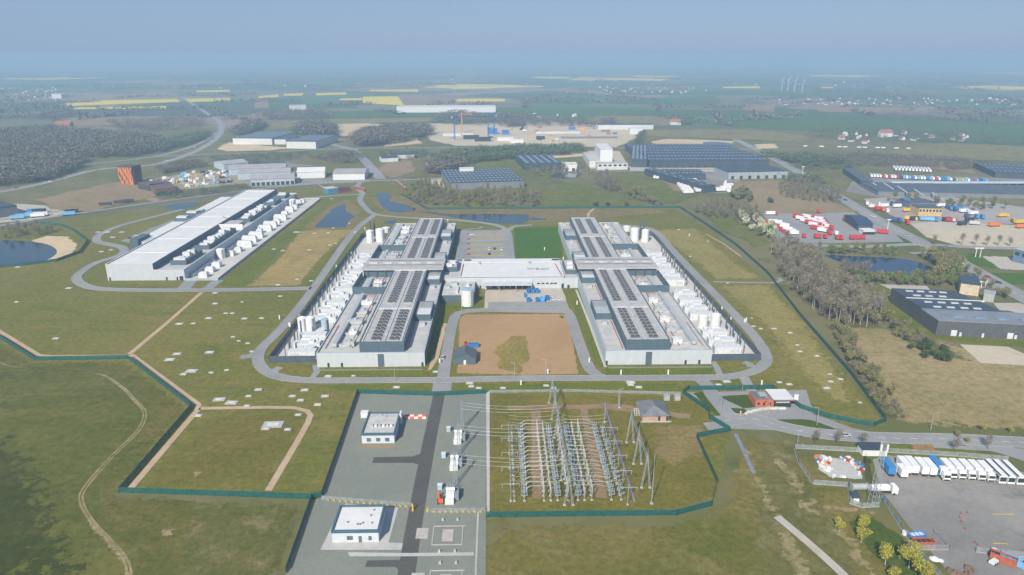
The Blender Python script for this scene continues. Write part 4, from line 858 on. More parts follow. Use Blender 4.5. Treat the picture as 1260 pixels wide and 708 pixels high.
for i, (px, py, l, w, h, lab) in enumerate(((650, 360, 2.1, 5.2, 2.3, 'first of three blue containers by the loading wall'), (655.5, 360, 2.1, 5.2, 2.3, 'second of three blue containers by the loading wall'), (661.2, 360, 2.1, 4.6, 2.3, 'third of three blue containers by the loading wall'), (646, 365, 1.2, 4.5, 1.9, 'narrow blue container standing apart at the yard edge'),
        (650.5, 371, 2.6, 3.2, 2.2, 'squat blue skip alone on the delivery yard'), (661.5, 371, 2.4, 3.4, 2.2, 'blue skip beside the stacked light blue one'), (667.5, 371, 2.4, 5.4, 2.6, 'tall light blue skip on the delivery yard'), (673.5, 369, 2.8, 3.8, 2.4, 'dark blue compactor skip at the end of the row'))):
    skip(w, l, h, BLUE if i != 6 else mat('light_blue_paint', (.10, .32, .60)), 'skip', lab, px, py, math.pi/2, BLK if i in (0, 1, 2) else None, group='blue containers on the delivery yard')
# the mast-lit signs, pumps and small cars by the yard
def car(col):
    t = thing('parked_car', 'x', 'car')
    b = MB(); b.add([(-2.2, -.9, .3), (2.2, -.9, .3), (2.2, .9, .3), (-2.2, .9, .3), (-2.2, -.9, .9), (2.1, -.9, .85), (2.1, .9, .85), (-2.2, .9, .9)], [(3, 2, 1, 0), (4, 5, 6, 7), (0, 1, 5, 4), (1, 2, 6, 5), (2, 3, 7, 6), (3, 0, 4, 7)]); b.build('body', col, t)
    b = MB(); b.add([(-1.9, -.82, .9), (1.1, -.82, .87), (1.1, .82, .87), (-1.9, .82, .9), (-1.4, -.7, 1.45), (.4, -.7, 1.45), (.4, .7, 1.45), (-1.4, .7, 1.45)], [(0, 1, 5, 4), (1, 2, 6, 5), (2, 3, 7, 6), (3, 0, 4, 7)]); b.build('window', GLASS, t)
    b = MB(); b.box(-1.4, .4, -.7, .7, 1.452, 1.5); b.build('roof', col, t)
    for x in (-1.3, 1.35):
        for y in (-.85, .85): MB().hcyl((x, y-.1, .32), (x, y+.1, .32), .32, 8).build('wheel', BLK, t)
    return t
CARC = {'white': (.7, .7, .7), 'black': (.02, .02, .025), 'silver': (.4, .42, .43), 'red': (.4, .02, .02), 'blue': (.03, .08, .3), 'grey': (.12, .13, .14)}
def cars(lst, where, grp):
    for i, (px, py, c, rot) in enumerate(lst):
        place('car_'+c, lambda: car(mat('car_'+c, CARC[c], .25, spec=.6, var=.03)), (*G(px, py), .1), rot, '%s car %s, %s from the west' % (c, where, ORD[i]), grp)
cars([(580, 289.5, 'white', 0), (602, 307, 'white', 1.57), (608.5, 307, 'black', 1.57), (617, 307.5, 'white', 1.57), (602, 313.5, 'black', 1.57)], 'in the striped car park behind the link building', 'cars behind the link building')
cars([(139, 293, 'white', .3), (168, 291, 'white', .4), (187, 282, 'silver', .4), (160, 294, 'grey', .4)], 'on the car park west of the lone hall', 'cars west of the lone hall')
cars([(681, 369, 'white', 0), (688, 369, 'white', 0), (545, 441, 'silver', 1.57)], 'by the delivery yard and inner road', 'cars by the delivery yard')
# planted strips of the car park
for k, py in enumerate((289, 295, 301, 307.5, 314)):
    a, c = G(575, py), G(621, py)
    o = thing('planting_strip', '%s dry planted strip counting from the rear of the car park' % ORD[k], 'planting bed', (*a, .06), group='car park planting strips')
    MB().box(0, c[0]-a[0], -3.2, 3.2, 0, .14).build('kerb', KERB, o); MB().box(.3, c[0]-a[0]-.3, -2.9, 2.9, .14, .2).build('soil', mat('mulch', (.34, .27, .12)), o); MB().box(-.2, 2.2, -1.2, 1.2, .2, .9).build('shrub', mat('russet_shrub', (.22, .08, .045)), o)
# ---------------------------------------------------------------- green perimeter fence
NETG = netmat('green_mesh', (.012, .10, .09), .28); POSTG = mat('green_post', (.012, .10, .085))
for lab, pts in (
    ('green mesh fence along the dark meadow zigzagging below the gravel path', [(-60, 388), (0, 417), (43, 444), (158, 442), (236, 502.5), (147, 606.5), (384, 614.5)]),
    ('green mesh fence running down the west edge of the gravel compound', [(352, 706), (384, 614.5), (396, 612), (440, 484.5)]),
    ('green mesh fence across the top of the gravel compound with the gate', [(440, 484.5), (538, 487.5), (598, 484.5)]),
    ('green mesh fence below the switchyard bending round its corner', [(598, 637), (832, 634.5), (876, 623), (882, 594), (857, 539), (898, 531)]),
    ('green mesh fence zigzagging beside the gatehouse drive', [(898, 531), (872, 515), (872, 507), (840, 485), (848, 479)]),
    ('green mesh fence above the gatehouse drive curving along the public road', [(848, 480.5), (950, 479), (965, 489), (985, 503), (1020, 515), (1060, 523), (1075, 525), (1090, 519)]),
    ('green mesh fence along the hedge on the east side of the campus', [(1090, 519), (1045, 459), (985, 390), (945, 338), (905, 302), (870, 278), (836, 256)]),
    ('green mesh fence across the meadow behind the two halls', [(836, 256), (700, 257), (525, 258), (494, 240)]),
    ('green mesh fence bending round the sandy pond in the west', [(50, 276), (75, 278), (88, 283), (108, 298), (98, 312), (70, 322), (30, 327), (-50, 334)])):
    fence('perimeter_fence', lab, pts, 2.4, NETG, None, 5.0, pm=POSTG, group='green perimeter fence runs')
NETS = netmat('silver_mesh', (.33, .36, .37), .62)
fence('wire_fence', 'low pale wire fence along the top of the switchyard', [(602, 483.8), (700, 482.5), (838, 486)], 1.5, NETS, None, 6, pm=GALV)
for lab, pts in (('pale mesh fence round the rubble pad west of the lorry yard', [(1070, 557), (977, 552), (982, 570), (1000, 596), (1043, 599), (1045, 620), (1060, 625), (1082, 624), (1085, 605)]),
                 ('pale mesh fence along the lorry yard behind the row of lorries', [(1092, 557), (1180, 562), (1240, 567)]),
                 ('pale mesh fence between the green bank and the lorry yard', [(1085, 612), (1108, 650), (1126, 676), (1165, 720)]),
                 ('grey mesh pen round the rust red skips on the lorry yard', [(1127, 677), (1167, 677), (1150, 658)]),
                 ('grey mesh fence beside the red and blue containers', [(1201, 680), (1280, 688)])):
    fence('wire_fence', lab, pts, 2.0, NETS, None, 3.5, pm=GALV, base=mat('fence_base', (.32, .33, .33)), group='pale wire fences')
fence('gate_rail', 'fence with yellow blocks across the gravel compound behind the lower substation', [(396, 615), (507, 624)], 1.7, NETS, None, 3.5, pm=GALV)
fence('gate_rail', 'fence with yellow blocks across the gravel compound beside the transformers', [(527, 631), (597, 630)], 1.7, NETS, None, 3.5, pm=GALV)
YEL = mat('yellow_paint', (.62, .42, .02)); YELD = mat('ochre_block', (.40, .33, .06))
ys_ = [(404+i*7.4, 615.6+i*.62) for i in range(14)]+[(534+i*7.2, 630) for i in range(9)]
for i, (px, py) in enumerate(ys_):
    o = place('yb', lambda: (lambda t: (MB().box(-.45, .45, -.3, .3, 0, .55).build('block', YELD, t), MB().box(-.08, .08, -.08, .08, .55, .9).build('socket', GALV, t), t)[2])(thing('ballast_block', 'x', 'ballast block')), (*G(px, py+.6), .07), 0,
        '%s ochre ballast block from the %s end of the fence %s' % (ORD[i if i < 14 else i-14], 'green' if i < 14 else 'asphalt lane', 'behind the lower substation building' if i < 14 else 'below the transformers'), 'ochre ballast blocks under the compound fences')
for i, (px, py, h) in enumerate(((508, 629, 2.2), (526, 630, .9))):
    x, y = G(px, py); o = thing('gate_post', ('tall' if i == 0 else 'short')+' yellow barrier post at the asphalt lane gate', 'post', (x, y, .07)); b = MB(); b.cyl(0, 0, 0, .35, .7, 8); b.build('foot', YEL, o); b = MB(); b.box(-.2, .2, -.2, .2, .7, h+.6); b.build('column', YEL, o)

# ---------------------------------------------------------------- two substation buildings
def substation(label, x0, x1, y0, y1, h, wins, roofm, extra):
    o = thing('substation_building', label, 'building', ((x0+x1)/2, y0, .07), world=True)
    b = MB(); b.box(x0, x1, y0, y1, .05, h-.7); b.build('wall', mat('pale_brick', (.50, .54, .58), var=.1, stripes=(2, .6, .12)), o)
    DB = mat('dark_blue_fascia', (.06, .12, .17), .5)
    for a in ((x0-.2, x1+.2, y0-.2, y0+.35), (x0-.2, x1+.2, y1-.35, y1+.2), (x0-.2, x0+.35, y0+.35, y1-.35), (x1-.35, x1+.2, y0+.35, y1-.35)): MB().box(*a, h-.7, h+.3).build('parapet', DB, o)
    MB().box(x0+.35, x1-.35, y0+.35, y1-.35, h-.7, h-.35).build('roof', roofm, o)
    for wx, w, z0, z1 in wins:
        f = MB().box(wx-w/2, wx+w/2, y0-.1, y0-.003, z0, z1).build('window', mat('window_frame_grey', (.10, .12, .14)), o)
        MB().box(wx-w/2+.12, wx+w/2-.12, y0-.14, y0-.103, z0+.12, z1-.12).build('pane', GLASS, f)
    for ex, ey in extra:
        MB().cyl(ex, ey, h-.35, .28, .6, 8).build('roof_vent', mat('vent_grey', (.30, .31, .32)), o)
    return o
A = substation('upper substation building with grey roof and a row of roof units', -55.8, -42.6, 257, 275, 4.4, [(-53, 1.7, .9, 2.5), (-49.2, 1.7, .9, 2.5), (-45.5, 1.7, .9, 2.5)], MEMB2, [(-48, 272), (-50, 273)])
for k in range(6): MB().box(-53.2+k*1.6, -52.2+k*1.6, 263.2, 264.4, 4.05, 4.9).build('roof_unit', WGEN if k % 2 else DUCT, A)
MB().box(-42.4, -41.6, 272, 275, .05, 5.4).build('stair_tower', WGEN, A)
B_ = substation('lower substation building with white roof on a concrete apron', -54.2, -39.2, 194.8, 208.4, 4.4, [(-48.5, 1.9, 1, 2.5), (-45.2, 1.0, .1, 2.4), (-42, 1.0, .8, 2.4)], WROOF, [(-50, 199.5), (-46.6, 198.4), (-45.8, 198.4), (-45, 199), (-43, 203), (-42.5, 206), (-42, 199)])
x, y = G(449, 513); o = thing('cabinet', 'white box cabinet behind the upper substation building', 'cabinet', (x, y, .06)); MB().box(-1.5, 1.5, -1.2, 1.2, 0, 2.4).build('body', WPAINT, o); MB().box(-1.6, 1.6, -1.3, 1.3, 2.4, 2.55).build('lid', WPAINT, o)
ORN = mat('orange_barrier', (.70, .10, .05), .5); 
for i in range(6):
    for j in range(2):
        x, y = G(497+i*5, 513+j*2.6); c = (i+j) % 2
        o = thing('barrier', '%s %s plastic barrier in the %s row beside the upper substation building' % (ORD[i], 'red' if c else 'white', 'rear' if j == 0 else 'front'), 'barrier', (x, y, .06), .05, 'red and white barriers by the upper substation')
        b = MB(); b.box(-.9, .9, -.2, .2, 0, .45); b.box(-.85, .85, -.1, .1, .45, 1.0); b.build('body', ORN if c else WPAINT, o)
# transformers, each with its lattice mast
def lattice(t, h, w0, w1, m, x=0, y=0, n=6, th=.14):
    b = MB(); C = [(-1, -1), (1, -1), (1, 1), (-1, 1)]
    P = lambda k, i: (x+C[i][0]*(w0+(w1-w0)*k/n)/2, y+C[i][1]*(w0+(w1-w0)*k/n)/2, h*k/n)
    for i in range(4):
        b.beam(P(0, i), P(n, i), th*1.3)
        for k in range(n):
            b.beam(P(k, i), P(k+1, (i+1) % 4), th*.8, n=3)
            b.beam(P(k+1, i), P(k+1, (i+1) % 4), th*.7, n=3)
    return b.build('lattice', m, t)
STEEL = mat('grey_lattice_steel', (.36, .40, .43), .5, .3)
PORC = mat('insulator_grey', (.24, .29, .33), .35); 
for i, (px, py) in enumerate(((564, 541), (559.5, 572.5), (554.5, 613))):
    x, y = G(px, py)
    w = ('rear', 'middle', 'front')[i]
    o = thing('transformer', '%s white transformer of the three on the gravel beside the lane' % w, 'transformer', (x, y, .06), group='transformers')
    b = MB(); b.box(-2.2, 2.2, -3.2, 3.2, .5, 3.6); b.box(-2.6, 2.6, -3.6, 3.6, 0, .5); b.build('tank_body', WPAINT, o)
    b = MB(); b.hcyl((-2.2, -.6, 4.7), (2.4, -.6, 4.7), .75, 10); b.box(-1.8, -1.4, -.9, -.3, 3.6, 4.3); b.box(1.2, 1.6, -.9, -.3, 3.6, 4.3); b.build('conservator', WPAINT, o)
    b = MB()
    for k in range(7): b.box(2.5, 4.4, -3+k*.9, -2.5+k*.9, .6, 3.4)
    b.build('radiator', mat('radiator_grey', (.20, .24, .28)), o)
    for k in range(3):
        b = MB(); b.beam((-1.2+k*1.2, 1.8, 3.6), (-1.4+k*1.4, 2.2, 6.2), .5, .2, 8); b.build('bushing', PORC, o)
    b = MB(); b.box(-2.5, 2.0, -5.5, -3.7, .0, 2.4); b.build('cooler_cabinet', WPAINT, o)
    o.scale = (.68, .75, .85); o2 = thing('lattice_mast', '%s grey lattice mast standing behind a transformer on the gravel' % w, 'mast', (x+1.2, y+8, .06), group='lattice masts by the transformers')
    lattice(o2, 13.5, 1.5, .4, STEEL, n=8, th=.08); b = MB(); b.beam((0, -3.0, 11.5), (0, 3.0, 11.5), .16); b.beam((0, 0, 13.5), (0, 0, 16), .1); b.build('crossarm', STEEL, o2)
    x3, y3 = G(*((552, 531), (546, 563), (541.5, 602))[i]); o3 = thing('control_cabinet', '%s pale blue control cabinet beside the asphalt lane' % w, 'cabinet', (x3, y3, .06), group='control cabinets'); MB().box(-.8, .8, -.7, .7, 0, 1.9).build('body', mat('pale_blue_cabinet', (.34, .45, .50)), o3); MB().box(-.9, .9, -.8, .8, 1.9, 2.05).build('lid', WGEN, o3)
    for k in range(3):                                   # conductors to the switchyard
        xa, ya = x+1.2, y+8-2.8+k*2.8
        xe = G(690, 540)[0]; b = MB(); prev = None
        yy = ya-1
        for s in range(13):
            q = s/12; p = (xa+(xe-xa)*q, ya+(yy-ya)*q, 11.4-.6*q-4*1.5*q*(1-q))
            if prev: b.beam(prev, p, .055, n=3)
            prev = p
        tag(b.build('power_line', mat('bright_cable', (.55, .56, .55), .4)), '%s sagging cable from the %s transformer to the switchyard' % (ORD[k], w), 'cable', 'cables from the transformers')
x, y = G(542, 618); o = thing('excavator', 'orange digger parked on the gravel near the front transformer', 'digger', (x, y, .06), 1.7)
OR2 = mat('digger_orange', (.72, .12, .02), .5)
for s in (-1, 1): MB().box(-2, 2, s*1.2-.3, s*1.2+.3, 0, .8).build('track', BLK, o)
MB().box(-1.9, 1.0, -1.2, 1.2, .8, 2.0).build('body', OR2, o); MB().box(-.2, 1.3, -1.1, .1, 2.0, 2.9).build('cab', GLASS, o)
b = MB(); b.beam((1.0, .6, 1.6), (3.4, .6, 3.4), .45); b.beam((3.4, .6, 3.4), (5.0, .6, 1.0), .35); b.box(4.5, 5.4, .1, 1.1, .2, 1.0); b.build('arm', OR2, o); o.scale = (.75, .75, .75)
# plinths prepared for more transformers
for i, (px, py) in enumerate(((551, 659), (548, 716))):
    x, y = G(px, py); o = thing('plinth', '%s concrete transformer plinth inside a square kerb on the gravel' % ('upper' if i == 0 else 'lower'), 'plinth', (x, y, .06), group='empty plinths')
    b = MB()
    for a in ((-5, 5.6, 4.6, 4.9), (-5, 5, -5, -4.7), (-5, -4.7, -4.7, 4.6), (4.7, 5, -4.7, 4.6)): b.box(*a, 0, .18)
    b.build('kerb', CONC, o); MB().box(-1.8, 1.8, -3, 3, 0, .12).build('pad', mat('pinkish_pad', (.42, .38, .34)), o)
    for sx in (-2.2, 2.8):
        for yy in (8, -8.2): MB().box(sx-.35, sx+.35, yy-.35, yy+.35, 0, .7).build('footing', CONC, o)
    MB().box(-10.5, -6.5, -1.5, 3.8, 0, .12).build('pad', mat('pinkish_pad', (.1,)*3), o)
o = thing('cable_channel', 'pale concrete channel along the east edge of the gravel compound', 'channel', (*G(588, 640), .06)); MB().box(-.3, .3, -40, 5, 0, .12).build('cover', CONC, o)

# ---------------------------------------------------------------- high voltage switchyard
def yrow(px): return G(px, 616.5)[0]
ybase = G(669, 616.5)[1]
BAY = (G(650, 525, 5.5)[1]-G(650, 597, 5.5)[1])/4; PH = 2.9
def post(h, m, r=.16, arms=None, foot=True, mid=None):
    t = thing('insulator_post', 'x', 'insulator')
    b = MB(); b.box(-.42, .42, -.42, .42, 0, .25); b.build('footing', CONC, t)
    b = MB(); b.beam((0, 0, .25), (0, 0, h*.5), .2); b.build('stand', STEEL, t)
    b = MB(); b.cyl(0, 0, h*.5, r*.85, h*.5, 7, r*.6); 
    for k in range(4): b.cyl(0, 0, h*(.55+.11*k), r*1.25, .1, 7)
    b.build('insulator', m, t)
    if arms:
        b = MB()
        for z in arms: b.box(-1.1, 1.1, -.16, .16, z, z+.22); b.cyl(-.9, 0, z+.22, .17, .8, 6); b.cyl(.9, 0, z+.22, .17, .8, 6)
        b.build('switch_arm', PORC, t)
    return t
WHI = mat('white_porcelain', (.44, .455, .45), .35)
cols = [('arr', 632.8, 4.2, PORC, None, 'grey surge arrester'), ('dis', 645.3, 5.0, PORC, (2.2, 3.6), 'grey disconnector with two arms'), ('brk', 669.4, 6.3, WHI, None, 'tall white breaker column'),
        ('ct', 677.7, 5.4, WHI, None, 'white current transformer post'), ('dis2', 686.2, 4.6, PORC, (2.0, 3.3), 'low grey disconnector'), ('brk2', 698.9, 6.0, WHI, None, 'white breaker column under the gantry'),
        ('dis3', 711.4, 4.8, PORC, (2.1, 3.4), 'grey disconnector behind the gantry'), ('ct2', 719.4, 5.4, WHI, None, 'slim white post'), ('brk3', 728.4, 6.6, WHI, None, 'tallest white breaker column'),
        ('dis4', 752.6, 5.0, PORC, (2.2, 3.6), 'grey disconnector beyond the brown track'), ('arr2', 764.6, 4.6, PORC, (2.4,), 'short grey post with one arm')]
ROWW = ['front', 'second', 'third', 'fourth', 'rear']
for key, px, h, m, arms, word in cols:
    X_ = yrow(px)
    for bay in range(5):
        for ph in range(3):
            y = ybase+bay*BAY+ph*PH
            place('sw_'+key, lambda: post(h, m, .2 if m is WHI else .17, arms), (X_, y, .06), 0, '%s, %s of its three in the %s switchyard bay' % (word, ('front', 'middle', 'rear')[ph], ROWW[bay]), 'switchgear: %s' % word)
# tubular busbars between the columns
b0 = mat('busbar_aluminium', (.58, .56, .53), .4, .3)
for (pa, pb, z1, z2, word) in ((645.3, 669.4, 4.6, 6.1, 'first'), (728.4, 752.6, 6.4, 4.8, 'second'), (669.4, 686.2, 6.1, 4.4, 'third'), (699, 728.4, 5.9, 6.3, 'fourth')):
    xa, xb = yrow(pa), yrow(pb)
    for bay in range(5):
        for ph in range(3):
            y = ybase+bay*BAY+ph*PH
            b = MB(); b.beam((xa, y, z1), (xa+(xb-xa)*.3, y+.2, max(z1, z2)), .08, n=4); b.beam((xa+(xb-xa)*.3, y+.2, max(z1, z2)), (xb, y, z2), .08, n=4)
            tag(b.build('busbar', b0), 'pale busbar tube, %s of three, %s span, %s bay' % (('front', 'middle', 'rear')[ph], word, ROWW[bay]), 'busbar', 'busbar tubes')
# wires strung across each bay at gantry height
for bay in range(5):
    for ph in range(3):
        y = ybase+bay*BAY+ph*PH; xa, xb = yrow(628.5), yrow(770); b = MB(); prev = None
        for s in range(15):
            q = s/14; p = (xa+(xb-xa)*q, y+.6, 8.2-4*.9*((q*2) % 1)*(1-(q*2) % 1)+(1.6 if abs(q-.5) < .01 else 0))
            if prev: b.beam(prev, p, .045, n=3)
            prev = p
        tag(b.build('power_line', mat('bright_cable', (.1,)*3)), 'thin cable across the %s switchyard bay, %s of three' % (ROWW[bay], ('front', 'middle', 'rear')[ph]), 'cable', 'cables across the switchyard')
# T shaped end posts, steel gantries, lightning masts
for bay in range(5):
    X_ = yrow(628.5); y = ybase-3+bay*BAY+3
    def tp():
        t = thing('end_post', 'x', 'post'); b = MB(); b.box(-.4, .4, -.4, .4, 0, .25); b.build('footing', CONC, t)
        b = MB(); b.beam((0, 0, .25), (0, 0, 8.2), .16); b.build('column', STEEL, t); MB().box(-3.2, 3.2, -.09, .09, 7.0, 7.15).build('crossarm', STEEL, t)
        for x in (-3, 0, 3): MB().cyl(x, 0, 5.6, .14, 1.4, 6).build('insulator', PORC, t)
        return t
    place('endpost', tp, (X_, y, .06), 0, 'T shaped grey end post in the %s switchyard bay' % ROWW[bay], 'T shaped end posts')
    place('endpost2', tp, (yrow(770.7), ybase-3+bay*BAY, .06), 0, 'T shaped grey post beside the purple beam in the %s bay' % ROWW[bay], 'T shaped end posts by the beam')
def gantry(label, xl, xr, ys, h):
    t = thing('steel_gantry', label, 'gantry', ((xl+xr)/2, ys[0], .06), world=True)
    xm = (xl+xr)/2
    for y in ys:
        for x in (xl, xr):
            MB().box(x-.5, x+.5, y-.5, y+.5, .05, .35).build('footing', CONC, t)
            b = MB(); b.beam((x-.25, y, .3), (xm-.1, y, h), .17); b.beam((x+.25, y, .3), (xm+.1, y, h), .13)
            for k in range(6): q = k/6; b.beam((x-.25+(xm-x)*q, y, h*q+.3), (x+.25+(xm-x)*(q+.16), y, h*(q+.16)+.3), .07, n=3)
            b.build('leg', STEEL, t)
        MB().beam((xm, y, h), (xm, y, h+3), .14, .05).build('spike', STEEL, t)
    for i in range(len(ys)-1):
        b = MB(); a, c = ys[i], ys[i+1]; n = 7
        for dx, z in ((-.4, h-.9), (.4, h-.9), (0, h-.2)): b.beam((xm+dx, a, z), (xm+dx, c, z), .1)
        for k in range(n):
            p, q = a+(c-a)*k/n, a+(c-a)*(k+1)/n
            b.beam((xm-.4, p, h-.9), (xm, q, h-.2), .06, n=3); b.beam((xm+.4, p, h-.9), (xm, q, h-.2), .06, n=3); b.beam((xm-.4, p, h-.9), (xm+.4, q, h-.9), .06, n=3)
        b.build('truss_beam', STEEL, t)
    return t
xl, y0 = G(694.6, 622); xr = G(705, 622)[0]
gantry('long grey steel gantry crossing the middle of the switchyard', xl, xr, [y0+k*15.5 for k in range(6)], 11.5)
xl, y0 = G(789.4, 600.5); xr = G(799.6, 600.5)[0]
gantry('shorter grey steel gantry at the east edge of the switchyard', xl, xr, [y0, y0+16, y0+32], 13.5)
xa, y0 = G(781, 619); y1 = G(741, 497)[1]
t = thing('beam_line', 'long purple grey beam on posts along the east of the switchyard', 'beam', (xa, y0, .06), world=True); MB().box(xa-.35, xa+.35, y0, y1, .25, .6).build('beam', mat('purple_grey', (.20, .18, .24)), t)
b = MB(); k = y0+2
while k < y1: b.box(xa-.2, xa+.2, k-.2, k+.2, .04, .25); k += 6
b.build('support', CONC, t, kind='stuff')
for i, (px, py, h, w) in enumerate(((801.7, 620, 20, 'beside the east gantry'), (744, 520, 10, 'at the far end of the purple beam'), (762, 502, 9, 'near the hipped brick house'))):
    x, y = G(px, py); o = thing('lightning_mast', 'slim grey lightning mast '+w, 'mast', (x, y, .06)); MB().box(-.5, .5, -.5, .5, 0, .3).build('footing', CONC, o); MB().beam((0, 0, .3), (0, 0, h), .28, .1, 6).build('pole', STEEL, o)
x0, y0 = G(789, 519.5); x1 = G(825, 519.5)[0]
o = thing('relay_house', 'small brick house with hipped slate roof beside the switchyard', 'house', (x0, y0, .06)); w = x1-x0
MB().box(.6, w-.6, .6, 13.4, 0, 2.7).build('wall', mat('pinkish_brick', (.40, .26, .20), stripes=(2, .3, .15)), o); MB().box(-.1, w+.3, -.6, 0.55, 0, .12).build('plinth', CONC, o)
b = MB(); q = [(0, 0, 2.7), (w, 0, 2.7), (w, 14, 2.7), (0, 14, 2.7), (w/2, 4.2, 5.8), (w/2, 9.8, 5.8)]
b.add(q, [(0, 1, 4), (1, 2, 5, 4), (2, 3, 5), (3, 0, 4, 5), (3, 2, 1, 0)]); b.build('roof', mat('slate_tiles', (.15, .16, .175), var=.2, stripes=(1, .9, .2)), o)
for x in (w*.62, w*.9): MB().box(x-.5, x+.5, .52, .597, .1, 2.2).build('door', BLK, o)
for i, (px, py) in enumerate(((820, 492), (833, 492))):
    x, y = G(px, py); o = thing('kiosk', '%s grey kiosk on the grass near the fence corner' % ('first' if i == 0 else 'second'), 'cabinet', (x, y, .06), group='two grey kiosks'); MB().box(-1.3, 1.3, -1.1, 1.1, 0, 2.2).build('body', mat('kiosk_grey', (.36, .38, .37)), o); MB().box(-1.4, 1.4, -1.2, 1.2, 2.2, 2.4).build('lid', GALV, o)
x, y = G(786, 510); o = thing('ladder_rack', 'white ladder rack leaning by the hipped house', 'rack', (x, y, .06)); b = MB()
for k in range(5): b.beam((-2+k, -1, 0), (-2+k, 1, 2.2), .12); b.beam((-2, -1+k*.5, k*.55), (2, -1+k*.5, k*.55), .1)
b.build('frame', WPAINT, o)

# ---------------------------------------------------------------- gatehouse
x0, y0 = G(929, 501)
o = thing('gatehouse', 'red brick gatehouse with white flat roof inside the green fence', 'gatehouse', (x0, y0, .06))
BRICK = mat('orange_brick', (.42, .13, .07), .8, var=.15, stripes=(2, .35, .15))
MB().box(0, 8.4, 0, 9, 0, 3.3).build('wall', BRICK, o); MB().box(.5, 7.6, 1, 8.5, 3.3, 3.5).build('roof', mat('dark_felt', (.13, .14, .155)), o); MB().box(3.0, 6.5, 3.5, 7, 3.5, 4.0).build('rooflight', GALV, o)
MB().box(8.4, 16, -.6, 8.5, 0, 3.8).build('glass_wall', GLASS, o); MB().box(7.6, 17.0, -1.6, 9.5, 3.8, 4.1).build('flat_roof', WROOF, o); MB().box(7.5, 17.1, -1.75, -1.62, 3.6, 4.2).build('fascia', mat('brown_fascia', (.25, .10, .08)), o)
MB().box(9.0, 15.2, -.7, -.62, 2.2, 3.4).build('window', mat('pale_glass', (.38, .52, .52), .2), o)
for x in (1.5, 4, 6.5): MB().box(x-.5, x+.5, -.06, -.003, .9, 2.2).build('window', GLASS, o)
for i, (px, py) in enumerate(((920, 509), (927, 507), (935, 505), (944, 504), (953, 503.5), (962, 503.5))):
    x, y = G(px, py); o = thing('stone_block', '%s pale stone block counting from the west in the row before the gatehouse' % ORD[i], 'block', (x, y, .07), .7-.14*i, 'stone blocks before the gatehouse'); b = MB(); b.box(-1.7, 1.7, -.5, .5, 0, .8); b.build('slab', mat('pale_stone', (.58, .55, .48)), o)
x, y = G(911, 511); o = thing('bollard', 'orange bollard at the corner of the gatehouse lawn', 'bollard', (x, y, .07)); b = MB(); b.cyl(0, 0, 0, .3, 1.6, 8); b.build('column', mat('salmon_paint', (.65, .25, .14)), o); MB().cyl(0, 0, 1.6, .34, .2, 8).build('cap', WPAINT, o)
for i, (px, py) in enumerate(((979, 493.5), (968, 488))):
    x, y = G(px, py); o = thing('sign_board', 'white sign board on the lawn behind the gatehouse' if i == 0 else 'pale pink boulder beside the gatehouse fence', 'sign' if i == 0 else 'boulder', (x, y, .06))
    if i == 0: MB().box(-1, 1, -.15, .15, .4, 3.2).build('panel', WPAINT, o); MB().box(-.8, -.6, -.1, .1, 0, .4).build('post', GALV, o); MB().box(.6, .8, -.1, .1, 0, .4).build('post', GALV, o)
    else: b = MB(); b.cyl(0, 0, 0, 1.3, .9, 9, .7); b.cyl(0, 0, .9, .7, .3, 9, .2); b.build('stone', mat('pink_stone', (.55, .45, .36)), o)

